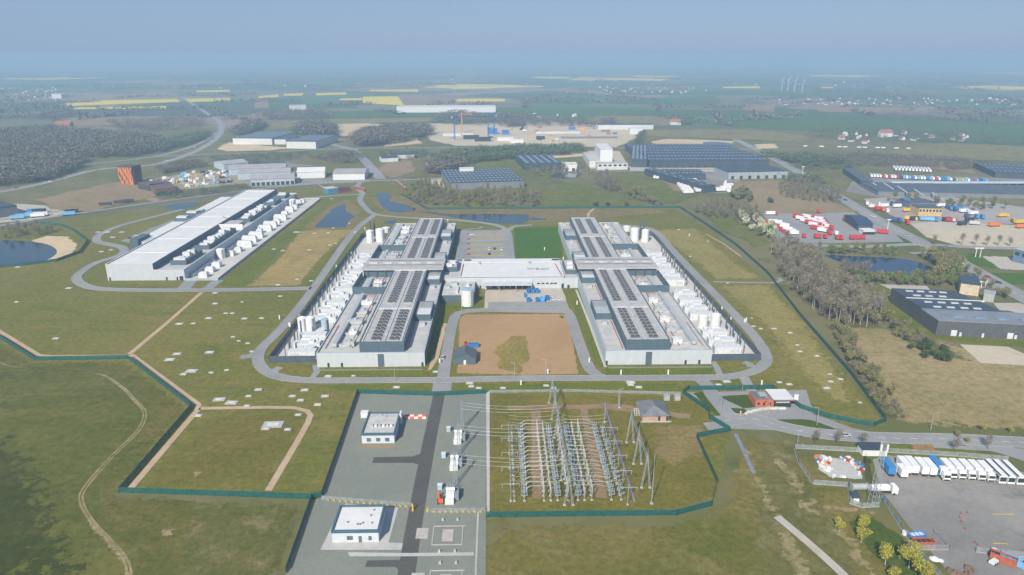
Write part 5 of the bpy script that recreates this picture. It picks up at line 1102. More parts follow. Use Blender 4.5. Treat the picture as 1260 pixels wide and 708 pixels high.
# ---------------------------------------------------------------- hatches, lamps and signs on the lawns
def slab():
    t = thing('manhole_slab', 'x', 'manhole slab'); MB().box(-1.6, 1.6, -1.0, 1.0, 0, .3).build('frame', CONC, t); MB().box(-.9, .9, -.5, .5, .3, .38).build('cover', mat('hatch_cover', (.58, .58, .57)), t); return t
REG = [('pale concrete hatch in the lawn between the gravel path and the ring road', 'hatches west of the ring road', [(265, 361, 1), (265, 374, 1), (278, 386, .8), (286, 386, .8), (257, 392, 1.1), (301, 392.5, 1), (221, 399, 1.2), (238, 398.5, .8), (287, 415, .7), (294, 420, .6), (305, 423, .7), (218, 436, 1.2), (209, 443, 1.4), (258, 434, 1.3), (236, 457, 1.6), (226, 461, .9), (260, 459, .7), (279, 456, .7), (270, 492, 1.5), (285, 496, 1.5), (306, 488, .8), (304, 500, .8), (244, 512, .9), (298, 372, .5), (310, 433, .7)]),
       ('pale concrete hatch on the wide lawn in the west', 'hatches on the west lawn', [(85, 355, 1.2), (21, 372, .8), (69, 417, 1), (125, 310, 1.2), (137, 308, 1), (121, 286, 1.2), (132, 286, 1.6), (150, 286, 1.3), (22, 329, 1)]),
       ('pale concrete hatch in the grass just above the fallow square', 'hatches above the fallow square', [(336, 523, 2.4), (327, 528, 1), (367, 511, .8), (354, 529, .8), (318, 480, 1), (375, 480.5, 1), (360, 488, .9), (370, 493, .9), (391, 498.5, .9), (400, 488, 1), (404, 463.5, 1), (488, 477, .9), (435, 463, .6)]),
       ('pale concrete hatch in the verge between the ring road and the compounds', 'hatches below the ring road', [(578, 472, 1), (580, 476, .8), (589, 478, .8), (672, 475, .8), (681, 478, .8), (776, 471, 1.2), (776, 474, .9), (786, 477, .9), (894, 470, 1.1), (884, 474, .8), (897, 477, 1), (619, 478, .8), (536, 458, 0.8)]),
       ('pale concrete hatch on the dry lawn inside the eastern fence', 'hatches on the east lawn', [(953, 405, .9), (972, 410, 1), (981, 425, .8), (984, 433, 1), (1005, 438.5, 1), (1021, 461, .8), (1022, 470, 1), (1034, 467, 1), (1017, 478, 1.3), (959, 471, 1), (971, 473.5, 1.1), (1058, 496, .7), (992, 501, .8), (927, 402, 1), (936, 405, .9), (951, 405, .8), (849, 316, .8), (835, 283, 1), (871, 297, .8), (895, 349, .7), (925, 392, .5)]),
       ('pale concrete hatch in the grass round the stubble patch', 'hatches by the stubble patch', [(365, 286, 1.6), (337, 307, .9), (348, 309, .9), (381, 308, .9), (342, 351, 1), (383, 346, .9), (366, 344, .7), (404, 287, 1), (387, 287.5, .9), (413, 300, .8), (406, 302, .8), (437, 286, .9), (345, 365, .8), (322, 392, .8)]),
       ('pale concrete hatch beside the pond reeds', 'hatches by the pond reeds', [(410, 281, .8), (402, 233, 1.2), (408, 245, .9), (430, 275, .6)])]
for lab, grp, pts in REG:
    for px, py, s in pts: place('slab', slab, (*G(px, py), .045), random.uniform(-.1, .1), lab, grp, ((.8 if 'east lawn' in grp else 1.1)*s,)*2+(1,))
def bol():
    t = thing('marker_light', 'x', 'marker light'); MB().box(-.35, .35, -.2, .2, 0, 2.2).build('column', WPAINT, t); MB().box(-.4, .4, -.25, .25, 2.2, 2.4).build('cap', WPAINT, t); return t
for i, (px, py) in enumerate(((386, 372), (376, 384), (369, 392), (357, 402), (344, 393), (407, 347), (432, 314), (414, 330), (440, 300), (449, 283), (428, 340), (417, 360), (356, 402), (405, 449), (641, 474), (674, 460), (764, 461), (822, 461), (937, 474), (872, 408), (888, 382), (918, 396), (858, 378), (899, 395), (838, 338), (846, 349), (830, 322), (916, 397), (725, 446), (541, 447), (551, 273), (710, 375), (579, 365), (670, 308), (693, 320), (848, 291))):
    place('bol', bol, (*G(px, py), .06), 0, 'slim white marker light standing by the campus roads', 'white marker lights by the campus roads')
def lamp():
    t = thing('street_lamp', 'x', 'street lamp'); MB().beam((0, 0, 0), (0, 0, 8), .2, .1, 6).build('pole', GALV, t); MB().beam((0, 0, 8), (1.4, 0, 8.2), .1).build('arm', GALV, t); MB().box(1.2, 2.0, -.16, .16, 8.15, 8.3).build('lamp_head', GALV, t); return t
for px, py, lab in ((761, 499, 'tall thin lamp post north of the hipped brick house'), (980, 553, 'lamp post between road and the pale mesh fence'), (1005, 523, 'lamp post beside the gatehouse drive'), (945, 510, 'lamp post on the gatehouse apron'), (913, 485, 'lamp post behind the gatehouse lawn'), (1145, 530, 'lamp post on the dry field above the road'), (887, 505, 'lamp post beside the gatehouse lawn'), (633, 465, 'lamp post below the bare field'), (671, 461, 'lamp post by the bare field corner'), (486, 469, 'lamp post beside the ring road below the west hall'), (568, 385, 'lamp post by the bend above the bare field')):
    place('lamp', lamp, (*G(px, py), .06), random.choice((0, math.pi)), lab, 'street lamps')
# ---------------------------------------------------------------- vehicles
TYRE = mat('tyre_rubber', (.025, .025, .027), .8)
def paint(n, c, rnd=0.): return mat('paint_'+n, c, .4, var=.05, spec=.5, rnd=rnd)
PC = {'white': (.72, .72, .71), 'blue': (.04, .20, .46), 'red': (.50, .03, .03), 'black': (.03, .03, .035), 'yellow': (.62, .40, .03), 'light blue': (.16, .40, .62), 'silver': (.42, .44, .46), 'orange': (.62, .16, .03), 'dark blue': (.03, .07, .20), 'green': (.05, .20, .10)}
def P_(n): return paint(n.replace(' ', '_'), PC[n])
def wheels(t, xs, w=1.1, r=.5):
    for x in xs:
        for s in (-1, 1): MB().hcyl((x, s*w-.16, r), (x, s*w+.16, r), r, 8).build('wheel', TYRE, t)
def lorry(cab, box, L=None, tank=False):
    L = L or (6.4 if cab else 7.6)
    t = thing('lorry', 'x', 'lorry')
    b = MB()
    if tank: b.hcyl((-L/2, 0, 2.4), (L/2-.2, 0, 2.4), 1.25, 12); b.box(-L/2+1, L/2-1, -.3, .3, 3.6, 3.8)
    else: b.box(-L/2, L/2, -1.27, 1.27, 1.15, 4.0)
    b.build('trailer', P_(box), t)
    MB().box(-L/2+.3, L/2+.6, -.9, .9, .75, 1.12).build('chassis', BLK, t)
    if cab:
        b = MB(); x = L/2+.7; b.prism([(x, -1.22), (x+2.1, -1.22), (x+2.1, 1.22), (x, 1.22)], .55, 3.0); b.box(x, x+1.5, -1.15, 1.15, 3.0, 3.7); b.build('cab', P_(cab), t)
        MB().box(x+2.103, x+2.16, -1.1, 1.1, 1.75, 2.85).build('windscreen', GLASS, t)
        MB().box(x+2.103, x+2.15, -1.1, 1.1, .6, 1.1).build('bumper', BLK, t)
        wheels(t, (x+.8, -L/2+1.2, -L/2+2.4))
    else: wheels(t, (-L/2+1.2, -L/2+2.4)); MB().box(L/2-2.3, L/2-2.0, -.8, .8, 0, 1.1).build('landing_leg', GALV, t)
    return t
def bus():
    t = thing('coach', 'x', 'coach'); MB().box(-6, 6, -1.27, 1.27, .4, 3.5).build('body', P_('white'), t)
    MB().box(-5.7, 5.3, -1.3, -1.272, 1.5, 2.9).build('window_band', BLK, t); MB().box(-5.7, 5.3, 1.272, 1.3, 1.5, 2.9).build('window_band', BLK, t); MB().box(6.003, 6.05, -1.15, 1.15, 1.2, 3.0).build('windscreen', GLASS, t)
    MB().box(-5.8, 5.8, -1.28, -.62, 3.503, 3.56).build('roof_stripe', BLK, t)
    wheels(t, (-3.8, -2.6, 3.9)); return t
def at4(px, py, z=4.0): return G(px, py, z)
a, c = G(1160.6, 561.9, 4), G(1174.7, 577.4, 4); HD = math.atan2(c[1]-a[1], c[0]-a[0])
for i, (px, py, kind, lab) in enumerate(((1093.5, 569, (None, 'blue'), 'blue curtain trailer standing apart at the west end of the row'), (1113.3, 567.5, (None, 'white'), 'first white box trailer without a cab from the west'), (1122.5, 567.5, (None, 'white'), 'second white box trailer without a cab from the west'),
        (1134.5, 569, (None, 'white'), 'third white box trailer without a cab, beside the blue lorry'), (1144.4, 569.7, (None, 'white'), 'fourth white box trailer without a cab, next to the blue lorry'), (1151, 565.5, ('blue', 'blue'), 'blue lorry with blue cab parked between white trailers and white lorries'),
        (1165.5, 569, ('white', 'white'), 'white articulated lorry next to the blue lorry'), (1176.5, 569.4, ('white', 'white'), 'second white articulated lorry from the blue lorry'), (1188.2, 570, ('white', 'white'), 'third white articulated lorry from the blue lorry'),
        (1200, 571, ('white', 'white'), 'fourth white articulated lorry from the blue lorry'), (1211.5, 572, ('white', 'white'), 'white articulated lorry next to the coaches'))):
    place('lorry%s%s' % kind, lambda: lorry(*kind), (*at4(px, py), .07), HD, lab, 'lorries and trailers parked in a row')
for i, (px, py) in enumerate(((1224.5, 575.3), (1234.8, 576), (1246, 576.6))):
    place('coach', bus, (*at4(px, py, 3.5), .07), HD, '%s white coach with dark windows counting from the lorries' % ORD[i], 'white coaches')
place('vanx', lambda: lorry('white', 'white', 3.2), (*at4(1111.5, 579, 3), .07), HD+math.pi, 'small white box truck in front of the first trailers')
place('cabx', lambda: lorry('white', 'white', 2.0), (*at4(1160.5, 578, 3), .07), HD, 'white tractor unit parked before the first white lorry')
place('tanker', lambda: lorry('white', 'white', 6.6, True), (*at4(1083, 598.5, 3), .07), -.04, 'long white tanker lorry beside the lattice radio mast')
# the red fleet
RH = math.atan2(*(lambda a, c: (c[1]-a[1], c[0]-a[0]))(G(950, 270, 3), G(978, 290, 3)))
RH2 = RH+math.pi/2
red = [(951, 271.5, 'red', 'white', 'w'), (956.5, 272.5, 'red', 'white', 'w'), (961, 275.5, 'red', 'white', 'w'), (965, 276.5, 'red', 'white', 'w'), (969, 281, 'red', 'white', 'w'), (973, 283.5, 'red', 'white', 'w'), (976.5, 285.5, 'red', 'white', 'w')]
for i, (px, py, cb, bx_, w) in enumerate(red):
    place('redw', lambda: lorry('red', 'white', 8.5), (*G(px, py, 3), .13), RH2+math.pi, '%s white topped red lorry from the far end of the row by the blossoming trees' % ORD[i], 'red and white lorries by the blossoming trees')
k = 0
for px, py in ((981, 265), (985, 267.5), (993, 265.5), (991, 270.5), (996, 272.5), (1000, 269.5), (1004, 272), (1001, 275), (1007, 275), (1010, 271), (1012, 274), (1015, 276.5), (1003, 279), (1009, 279.5), (1012, 282), (1008, 268), (1004, 267)):
    place('redr%d' % (k % 4 == 0), lambda: lorry('red', 'red' if k % 4 == 0 else 'white', 8.5), (*G(px, py, 3), .13), RH2-.9, '%s red lorry from the west in the middle block of the red fleet' % ORD[k], 'red lorries in the middle block'); k += 1
k = 0
for px, py in ((990, 290.6), (1004.5, 291.2), (1008.5, 291.2), (1016, 291.6), (1030.5, 292.6), (1035.5, 292.8), (1022, 287), (1024, 281), (1008, 260.5), (1040, 270)):
    place('redv', lambda: lorry('red', 'red', 3.2), (*G(px, py, 2), .13), 1.4, '%s small red van along the south edge of the red fleet yard' % ORD[k] if k < 6 else ('red van near the white one in the fleet yard', 'red van between the lorry block and the blue roof', 'lone red van at the far edge of the fleet yard', 'red van behind the pink parasols')[k-6], 'small red vans'); k += 1
place('redlong', lambda: lorry(None, 'red', 13), (*G(1055, 291, 3), .13), 0, 'long orange red trailer in front of the blue roofed building')
place('redlong2', lambda: lorry('red', 'white', 9), (*G(948, 261.5, 3), .13), 0, 'red and white lorry alone at the far west corner of the fleet yard')
place('redlong3', lambda: lorry(None, 'red', 9), (*G(1086, 284, 3), .13), -.5, 'dark red trailer on the grass east of the blue roofed building')
place('whv', lambda: lorry('white', 'white', 3.2), (*G(1029, 287.5, 2), .13), 1.4, 'white van among the small red vans')

# ---------------------------------------------------------------- warehouses and far buildings
NAVY = mat('dark_blue_roof', (.045, .062, .085), .6, var=.2, scale=.06)
NAVY2 = mat('dark_slate_roof', (.075, .09, .11), .6, var=.2, scale=.06)
ETERN = mat('fibre_cement_roof', (.33, .32, .325), .8, var=.15, scale=.1)
PLW = mat('pale_industrial_wall', (.55, .56, .55), .6, var=.1, scale=.1)
GRW = mat('grey_industrial_wall', (.17, .18, .20), .6, var=.12, scale=.1, stripes=(0, 2.2, .15))
SKYL = mat('rooflight_sheet', (.17, .21, .25), .3)
def wh(name, label, fl, fr, depth, h, wall, roof, cat='warehouse', gable=0, sky_=None, doors=0, over=.4, group=None, sv=False, window=0, eave=None):
    """a hall on the front edge fl-fr (ground points of the photograph), running depth metres back"""
    a, c = Vector(G(*fl)), Vector(G(*fr)); L = (c-a).length; rot = math.atan2(c.y-a.y, c.x-a.x)
    t = thing(name, label, cat, (a.x, a.y, .1), rot, group)
    b = MB(); b.box(0, L, 0, depth, 0, h); 
    if gable: b.gable(0, L, 0, depth, h, h+gable, 'x')
    b.build('wall', wall, t)
    if gable:
        b = MB(); o_ = .5
        for y0, y1 in ((-o_, depth/2), (depth+o_, depth/2)):
            zs = h-gable*o_/(depth/2)+.12; ze = h+gable+.12
            b.add([(-o_, y0, zs), (L+o_, y0, zs), (L+o_, y1, ze), (-o_, y1, ze), (-o_, y0, zs-.1), (L+o_, y0, zs-.1), (L+o_, y1, ze-.1), (-o_, y1, ze-.1)], [(0, 1, 2, 3), (7, 6, 5, 4), (0, 4, 5, 1), (0, 3, 7, 4), (1, 5, 6, 2)])
        rf = b.build('roof', roof, t)
    else:
        rf = MB().box(-over, L+over, -over, depth+over, h, h+.35).build('roof', roof, t)
    if sky_:
        nx, ny, w, l = sky_
        for i in range(nx):
            for j in range(ny):
                x = L*(i+.5)/nx; y = depth*(j+.5)/ny
                MB().box(x-w/2, x+w/2, y-l/2, y+l/2, h+.35, h+.8).build('skylight', SKYL, rf)
    for i in range(doors):
        x = L*(i+.5)/doors; MB().box(x-2, x+2, -.15, -.02, 0, min(4.2, h*.7)).build('door', BLK, t)
    for i in range(window):
        x = L*(i+.5)/window; MB().box(x-L/window*.3, x+L/window*.3, -.12, -.02, h*.55, h*.82).build('window', GLASS, t)
    return t
wh('warehouse', 'long white walled hall with dark ribbed roof by the sand track', (287, 178), (335, 178.5), 120, 11, PLW, NAVY2, sky_=(9, 1, 5, 100))
wh('warehouse', 'white extension beside the long dark roofed hall', (336, 178), (352, 178), 60, 9, PLW, NAVY2)
wh('warehouse', 'second white walled hall with dark roof beside the bend of the wide road', (353, 183), (389, 183.5), 110, 12, PLW, NAVY2, sky_=(8, 1, 4, 80))
wh('shed', 'grey gabled shed at the far corner of the scrap yard', (276, 210), (306, 207), 38, 8, mat('pale_blue_wall', (.36, .43, .47)), ETERN, gable=3)
wh('shed', 'large grey shed with three stepped gables, rear span', (282, 216), (352, 213.5), 36, 8, mat('pale_blue_wall', (.1,)*3), ETERN, gable=3)
wh('shed', 'large grey shed with three stepped gables, middle span', (293, 221.5), (358, 219), 32, 8, mat('pale_blue_wall', (.1,)*3), ETERN, gable=3)
wh('shed', 'large grey shed with three stepped gables, front span with windows', (309, 229.5), (363, 227), 36, 8, mat('pale_blue_wall', (.1,)*3), ETERN, gable=3, doors=9)
wh('shed', 'low rust roofed shed behind the stepped grey sheds', (322, 208.5), (346, 207.5), 16, 5, PLW, mat('rust_roof', (.16, .11, .10)), gable=1.5)
wh('shed', 'round topped white shed beside the grey stepped sheds', (366, 220), (400, 219), 30, 8, WPAINT, WROOF, gable=4)
wh('warehouse', 'grey roofed store with white front and blue corner', (410, 222), (449, 221.5), 46, 8, WPAINT, ETERN, gable=3)
wh('store', 'white works hut between the stepped sheds and the grassy road', (336, 213), (353, 212), 14, 6, WPAINT, WROOF, gable=2)
wh('gate_building', 'blue glazed entrance building with red end at the north gate', (404, 239.5), (416, 238), 14, 6, mat('blue_glazing', (.06, .22, .33), .2), MEMB2)
wh('gate_building', 'red brick block beside the blue glazed entrance', (417, 238), (431, 235.8), 10, 4.5, mat('dark_red_brick', (.26, .06, .05)), NAVY)
for i, (p, q) in enumerate((((392, 230.5), (403, 237)), ((436, 232), (449, 235.5)), ((487, 225), (499, 234.5)))):
    a, c = G(*p), G(*q); t = thing('brick_wall', ('dark red wall west of the north gate', 'dark red wall east of the north gate', 'dark red wall slanting beside the far road junction')[i], 'wall', (*a, .1), world=True, group='dark red entrance walls'); b = MB(); d = Vector((c[0]-a[0], c[1]-a[1])).normalized(); n = Vector((-d.y, d.x))*.4
    b.prism([(a[0]-n.x, a[1]-n.y), (c[0]-n.x, c[1]-n.y), (c[0]+n.x, c[1]+n.y), (a[0]+n.x, a[1]+n.y)], 0, 3.2); b.build('masonry', mat('dark_red_brick', (.1,)*3), t); b = MB(); b.prism([(a[0]-n.x*1.2, a[1]-n.y*1.2), (c[0]-n.x*1.2, c[1]-n.y*1.2), (c[0]+n.x*1.2, c[1]+n.y*1.2), (a[0]+n.x*1.2, a[1]+n.y*1.2)], 3.2, 3.4); b.build('coping', CONC, t)
wh('warehouse', 'dark solar roofed depot behind the row of poplars', (553, 234), (645, 231), 105, 8, GRW, NAVY, sky_=(18, 6, 2.6, 8))
wh('store', 'small white plant hut on the corner of the solar roofed depot', (566, 219), (583, 218.5), 8, 12, WPAINT, WROOF)
wh('warehouse', 'dark hall with five pale roof stripes west of the white factory', (646, 210.5), (692, 209.5), 95, 9, NAVY, NAVY, sky_=(5, 1, 4, 75))
wh('office', 'white office block at the corner of the striped dark hall', (692.5, 211), (710, 211), 24, 9, WPAINT, WROOF, doors=2)
wh('warehouse', 'tall white factory tower hall between the two dark roofs', (738, 207), (753, 207), 70, 26, WPAINT, WROOF, cat='factory')
wh('warehouse', 'low white factory wing around the tall white hall', (725, 206), (738, 206), 90, 9, PLW, mat('pale_roof_membrane', (.1,)*3), cat='factory')
wh('warehouse', 'pale front wing of the white factory along the road', (735, 209.5), (772, 209), 14, 9, PLW, MEMB, window=6, cat='factory')
wh('warehouse', 'short dark hall with four pale roof stripes beside the white factory', (776, 206), (796, 206.5), 195, 10, NAVY, NAVY, sky_=(4, 1, 3.5, 170))
wh('warehouse', 'huge dark flat roof stretching to the diagonal road', (799, 207), (946, 206.5), 200, 10, NAVY, NAVY, sky_=(30, 6, 2.5, 9), doors=16)
wh('warehouse', 'dark crosswise hall of the white trailer depot', (820, 221.5), (868, 222), 45, 7, NAVY, NAVY, sky_=(10, 2, 2.5, 5))
wh('warehouse', 'dark slanting hall of the white trailer depot', (865, 238), (880, 237), 140, 8, NAVY, NAVY, sky_=(2, 7, 3, 6))
wh('warehouse', 'dark roofed hall with pale grey front above the brown field', (896, 221), (969, 219.5), 48, 9, mat('pale_grey_front', (.30, .34, .36)), NAVY, doors=7)
for i, (px, py, dx, dy, n) in enumerate(((836, 222, 12, 15, 12), (851, 221, 12, 14, 12))):
    for j in range(n):
        x, y = px+dx*j/n, py+dy*j/n
        place('wtrail', lambda: lorry(None, 'white', 12), (*G(x, y, 3), .25), .15, '%s white trailer from the far end of the %s file beside the slanting dark hall' % (ORD[j], ('west', 'east')[i]), 'white trailers in the depot')
for j, (px, py) in enumerate(((803, 213.5), (807, 214), (811, 215), (806, 217), (812, 218), (818, 218), (824, 219.5), (829, 220), (843, 211), (848, 211), (867, 216), (883, 232), (887, 233), (893, 224), (896, 227), (899, 229), (892, 230), (896, 233), (898, 234))):
    place('wtrail', None, (*G(px, py, 3), .25), random.choice((.15, 1.2)), 'white trailer standing loose round the depot yard, %s from the west' % ORD[j], 'loose white trailers')
# parcel terminal and its yards on the east side
TT = wh('terminal', 'wide dark parcel terminal with long pale canopy', (1080, 241), (1300, 246), 62, 5, GRW, NAVY2, cat='terminal')
wh('terminal', 'blue ended dark hall joined to the parcel terminal', (1060, 230), (1074, 230.5), 110, 6.5, NAVY, NAVY2, cat='terminal')
a = G(1097, 231); o = thing('canopy', 'long pale blue canopy along the parcel terminal', 'canopy', (*a, .1), -.03); MB().box(0, 330, 0, 9, 5, 6.2).build('roof', mat('pale_blue_canopy', (.42, .50, .53)), o)
b = MB()
for k in range(34): b.box(k*10, k*10+.4, .5, 1, 0, 5)
b.build('post', GALV, o, kind='stuff'); MB().box(2, 328, 8, 8.6, 0, 5).build('door_wall', BLK, o)
for i, (px, py) in enumerate(((1066, 220), (1087, 225), (1104, 229), (1125, 233), (1147, 237))):
    a, c = Vector(G(px, py, 5.6)), Vector(G(px+12, py+8, 5.6)); o = thing('roof_strip', '%s pale lane strip slanting over the terminal roof from the west' % ORD[i], 'strip', (*a, 5.5), math.atan2(c.y-a.y, c.x-a.x), group='pale strips on the terminal'); MB().box(0, (c-a).length, -.8, .8, 0, .3).build('sheet', mat('pale_blue_canopy', (.1,)*3), o)
row = ['white']*4+['red', 'white', 'red', 'white', 'white', 'red', 'dark blue', 'light blue', 'white', 'light blue', 'blue', 'white', 'light blue', 'white', 'white', 'blue', 'light blue', 'white', 'red', 'white', 'blue', 'blue', 'light blue', 'white', 'dark blue', 'yellow', 'light blue', 'yellow', 'light blue', 'white', 'blue', 'red', 'light blue', 'dark blue', 'blue', 'light blue']
for i, c_ in enumerate(row):
    px = 1072+i*3.6
    place('pt_'+c_, lambda: lorry(None, c_, 12), (*G(px, 215.5+i*.16, 3), .2), 1.25, '%s swap trailer, number %d from the west along the rear of the terminal' % (c_, i+1), 'swap trailers behind the terminal')
for i in range(12):
    c_ = random.choice(('blue', 'light blue', 'white', 'light blue'))
    place('pt_'+c_, lambda: lorry(None, c_, 12), (*G(1120+i*11.5, 229.2+i*.42, 3), .2), 1.4, '%s trailer backed to the terminal canopy, %s from the west' % (c_, ORD[i]), 'trailers under the terminal canopy')
for i in range(22):
    place('wtrail', None, (*G(1100+i*2.1, 205.5+(i % 2)*1.8+i*.1, 3), .2), 1.2, 'white trailer in the double row beyond the terminal', 'white trailers beyond the terminal')
wh('warehouse', 'solar roofed hall at the far east edge', (1224, 219), (1300, 222), 90, 7, NAVY, NAVY, sky_=(12, 3, 2, 10))
wh('office', 'yellow brick office with two rows of windows in the haulage yard', (1129.5, 266), (1158, 266.5), 18, 8, mat('yellow_brick', (.50, .37, .17)), NAVY2, cat='office', window=7)
for i in range(7): x = 28*(i+.5)/7
wh('store', 'grey store behind the yellow brick office', (1119, 257), (1151, 257), 22, 6, GRW, NAVY2)
wh('store', 'bright blue container stack beside the yellow brick office', (1112, 254), (1119, 254), 8, 7, P_('blue'), P_('blue'), cat='container')
hy = [(1067, 250, 'white'), (1071, 252, 'silver'), (1074, 253.5, 'white'), (1078, 254.5, 'orange'), (1082, 256.5, 'red'), (1087, 257.5, 'orange'), (1082, 251.5, 'white'), (1088, 252.5, 'white'), (1092, 259, 'white'), (1098, 250.5, 'dark blue'), (1103, 251, 'dark blue'), (1104, 253, 'white'), (1116, 258, 'yellow'), (1119, 268, 'yellow'), (1125, 268.5, 'black'), (1117, 273, 'red'), (1137, 269, 'light blue'), (1144, 269.5, 'light blue'), (1152, 269.5, 'blue'), (1165, 269.5, 'black'), (1169, 270, 'red'), (1173, 270, 'silver'), (1153, 252, 'white'), (1158, 252, 'white'), (1166, 254, 'dark blue'), (1170, 256, 'blue'), (1175, 257, 'dark blue'), (1180, 256, 'blue'), (1186, 257.5, 'light blue'), (1186, 259, 'white'), (1192, 260.5, 'white'), (1198, 262, 'white'), (1202, 266, 'blue'), (1209, 266.5, 'blue'), (1193, 270, 'black'), (1199, 274, 'silver'), (1233, 264.5, 'yellow'), (1248, 271.5, 'yellow'), (1254, 272.5, 'yellow'), (1256, 278, 'orange'), (1184, 274.5, 'black'), (1222, 276, 'orange'), (1098, 270, 'dark blue'), (1107, 271, 'dark blue'), (1190, 266, 'dark blue')]
for i, (px, py, c_) in enumerate(hy):
    place('hy_'+c_, lambda: lorry(random.choice((c_, None)), c_, 8.5), (*G(px, py, 2.5), .15), random.choice((.1, -.4, 1.2)), '%s lorry or trailer in the haulage yard round the yellow brick office' % c_, 'lorries in the haulage yard')
wh('office', 'blue roofed hall in the red fleet yard', (1055, 284), (1073, 284.5), 40, 6, NAVY, mat('deep_blue_roof', (.03, .055, .11)), cat='hall', gable=2.5)
wh('office', 'low white front of the blue roofed hall', (1062, 289), (1076, 289), 9, 3.5, WPAINT, WROOF, cat='annex', doors=4)
wh('office', 'glass office block at the east edge beside the roundabout road', (1245, 322), (1300, 336), 30, 10, mat('blue_grey_glazing', (.12, .20, .28), .25), MEMB, cat='office', window=6)
# the dark stepped industrial hall in the east
z = 9.0; fl, fr = Vector(G(1151, 412.5)), Vector(G(1290, 419.5)); rl = Vector(G(1097, 355, z))
d = (fr-fl).normalized(); rot = math.atan2(d.y, d.x); n = Vector((-d.y, d.x)); dep = (rl-fl).dot(n); L = (fr-fl).length; skew = (rl-fl).dot(d)
t = thing('factory', 'dark stepped factory hall with white rooflights beside the gravel plots', 'factory', (*fl, .06), rot)
b = MB(); b.prism([(0, 0), (L, 0), (L-10, dep*.42), (L*.72+skew*.3, dep*.42+.1), (L*.6+skew*.6, dep), (skew, dep)], 0, z-.5); b.build('wall', mat('charcoal_profiled_wall', (.085, .092, .10), stripes=(0, 1.2, .2)), t)
GREYR = mat('mid_grey_roof', (.19, .21, .235), .7, var=.15, scale=.1, dirt=(.12, .17, .24))
s1, s2 = .34, .66
def strip(q0, q1, xa0, xb0, xa1, xb1, m, zz): MB().prism([(xa0, dep*q0), (xb0, dep*q0), (xb1, dep*q1), (xa1, dep*q1)], z-.5, zz).build('roof', m, t)
strip(-.002, s1, 0, L, skew*s1, L*.93, GREYR, z); strip(s1+.003, s2, skew*s1, L*.73, skew*s2, L*.66, NAVY, z+.1); strip(s2+.012, 1, skew*s2, L*.63, skew, L*.55, NAVY, z+.1)
MB().prism([(skew*s2, dep*(s2+.001)), (L*.70, dep*(s2+.001)), (L*.70, dep*(s2+.010)), (skew*s2, dep*(s2+.010))], z-.5, z+.5).build('roof_edge', WGEN, t)
for q, xs in ((.40, (.10, .27, .44, .60)), (.55, (.08, .25, .42, .58)), (.76, (.06, .22, .40)), (.91, (.05, .20, .36, .50))):
    for f in xs: x = skew*q+L*.75*f+6; MB().box(x-2.1, x+2.1, dep*q-.9, dep*q+.9, z+.1, z+.55).build('skylight', mat('dull_rooflight', (.46, .48, .49)), t)
for f in (.12, .32, .52, .73): x = L*f+6; MB().box(x-3, x+3, dep*.12-1.3, dep*.12+1.3, z, z+.4).build('skylight', mat('blue_rooflight', (.16, .25, .36)), t)
for f, w in ((.16, 3), (.22, 1.2), (.42, 1.2), (.66, 3), (.71, 1.2)): MB().box(L*f-w/2, L*f+w/2, -.12, -.02, 0, 3.4 if w > 2 else 2.3).build('door', mat('pale_door', (.55, .58, .60)), t)
wh('office', 'dark roofed tower block at the rear of the dark factory', (1180, 362), (1203, 365), 22, 7.5, mat('sand_wall', (.50, .42, .30)), NAVY, cat='office')
wh('silo', 'grey row of silos at the side of the dark factory', (1209, 371), (1222, 373), 6, 6, GALV, GALV, cat='silo row')

# rust tower and dark brick works in the west
x0, y0 = G(149.5, 227.5); x1 = G(166.5, 227.5)[0]; w = x1-x0; RUST = mat('rust_panels', (.60, .19, .04), .8, var=.3, scale=.4)
t = thing('rust_tower', 'square rust orange tower with black wavy openings in the west', 'tower', (x0, y0, .1), -.18)
h = 21.5; b = MB(); b.add([(0, 0, 0), (w, 0, 0), (w, w, 0), (0, w, 0), (-2.2, -1, h), (w+.6, -1, h), (w+.6, w, h), (-2.2, w, h)], [(0, 1, 5, 4), (2, 3, 7, 6), (3, 0, 4, 7), (3, 2, 1, 0), (1, 2, 6, 5)]); b.build('core', BLK, t)
r = random.Random(5)
for i in range(9):
    f = (i+.1)/9; b = MB(); prev = None
    for k in range(13):
        q = k/12; z_ = q*h; xx = (f+.035*math.sin(q*9+i*2.1))*(w+2.8*q)-2.2*q; ww = (w/9)*(.62+.3*math.sin(q*6.5+i*1.7))+.35
        if prev: 
            (xa, wa, za) = prev; yy = -q
            b.add([(xa, -(q-1/12)-.3, za), (xa+wa, -(q-1/12)-.3, za), (xx+ww, yy-.3, z_), (xx, yy-.3, z_), (xa, -(q-1/12)+.1, za), (xa+wa, -(q-1/12)+.1, za), (xx+ww, yy+.1, z_), (xx, yy+.1, z_)], [(0, 1, 2, 3), (4, 7, 6, 5), (1, 5, 6, 2), (0, 3, 7, 4)])
        prev = (xx, ww, z_)
    b.build('cladding_fin', RUST, t)
for i in range(6):
    f = (i+.2)/6; b = MB(); b.beam((w+.1, f*w, 0), (w+.8, f*w+1.2, h), 1.0); b.build('cladding_fin', mat('dark_rust', (.12, .06, .04)), t)
MB().box(-2.5, w+.9, -1.4, w+.3, h, h+1).build('rim', mat('blackened_steel', (.05, .055, .065)), t)
DBR = mat('dark_brown_brick', (.17, .085, .065), var=.2); DBR2 = mat('brown_red_roof', (.13, .075, .07))
wh('works', 'dark low works building nearest the rust tower', (170, 232.5), (186, 236), 26, 7, mat('blackened_wall', (.05, .06, .07)), DBR2, cat='works')
wh('works', 'brown brick works building with long dark roof', (192, 241), (218, 238.5), 40, 7, DBR, DBR2, cat='works', doors=5)
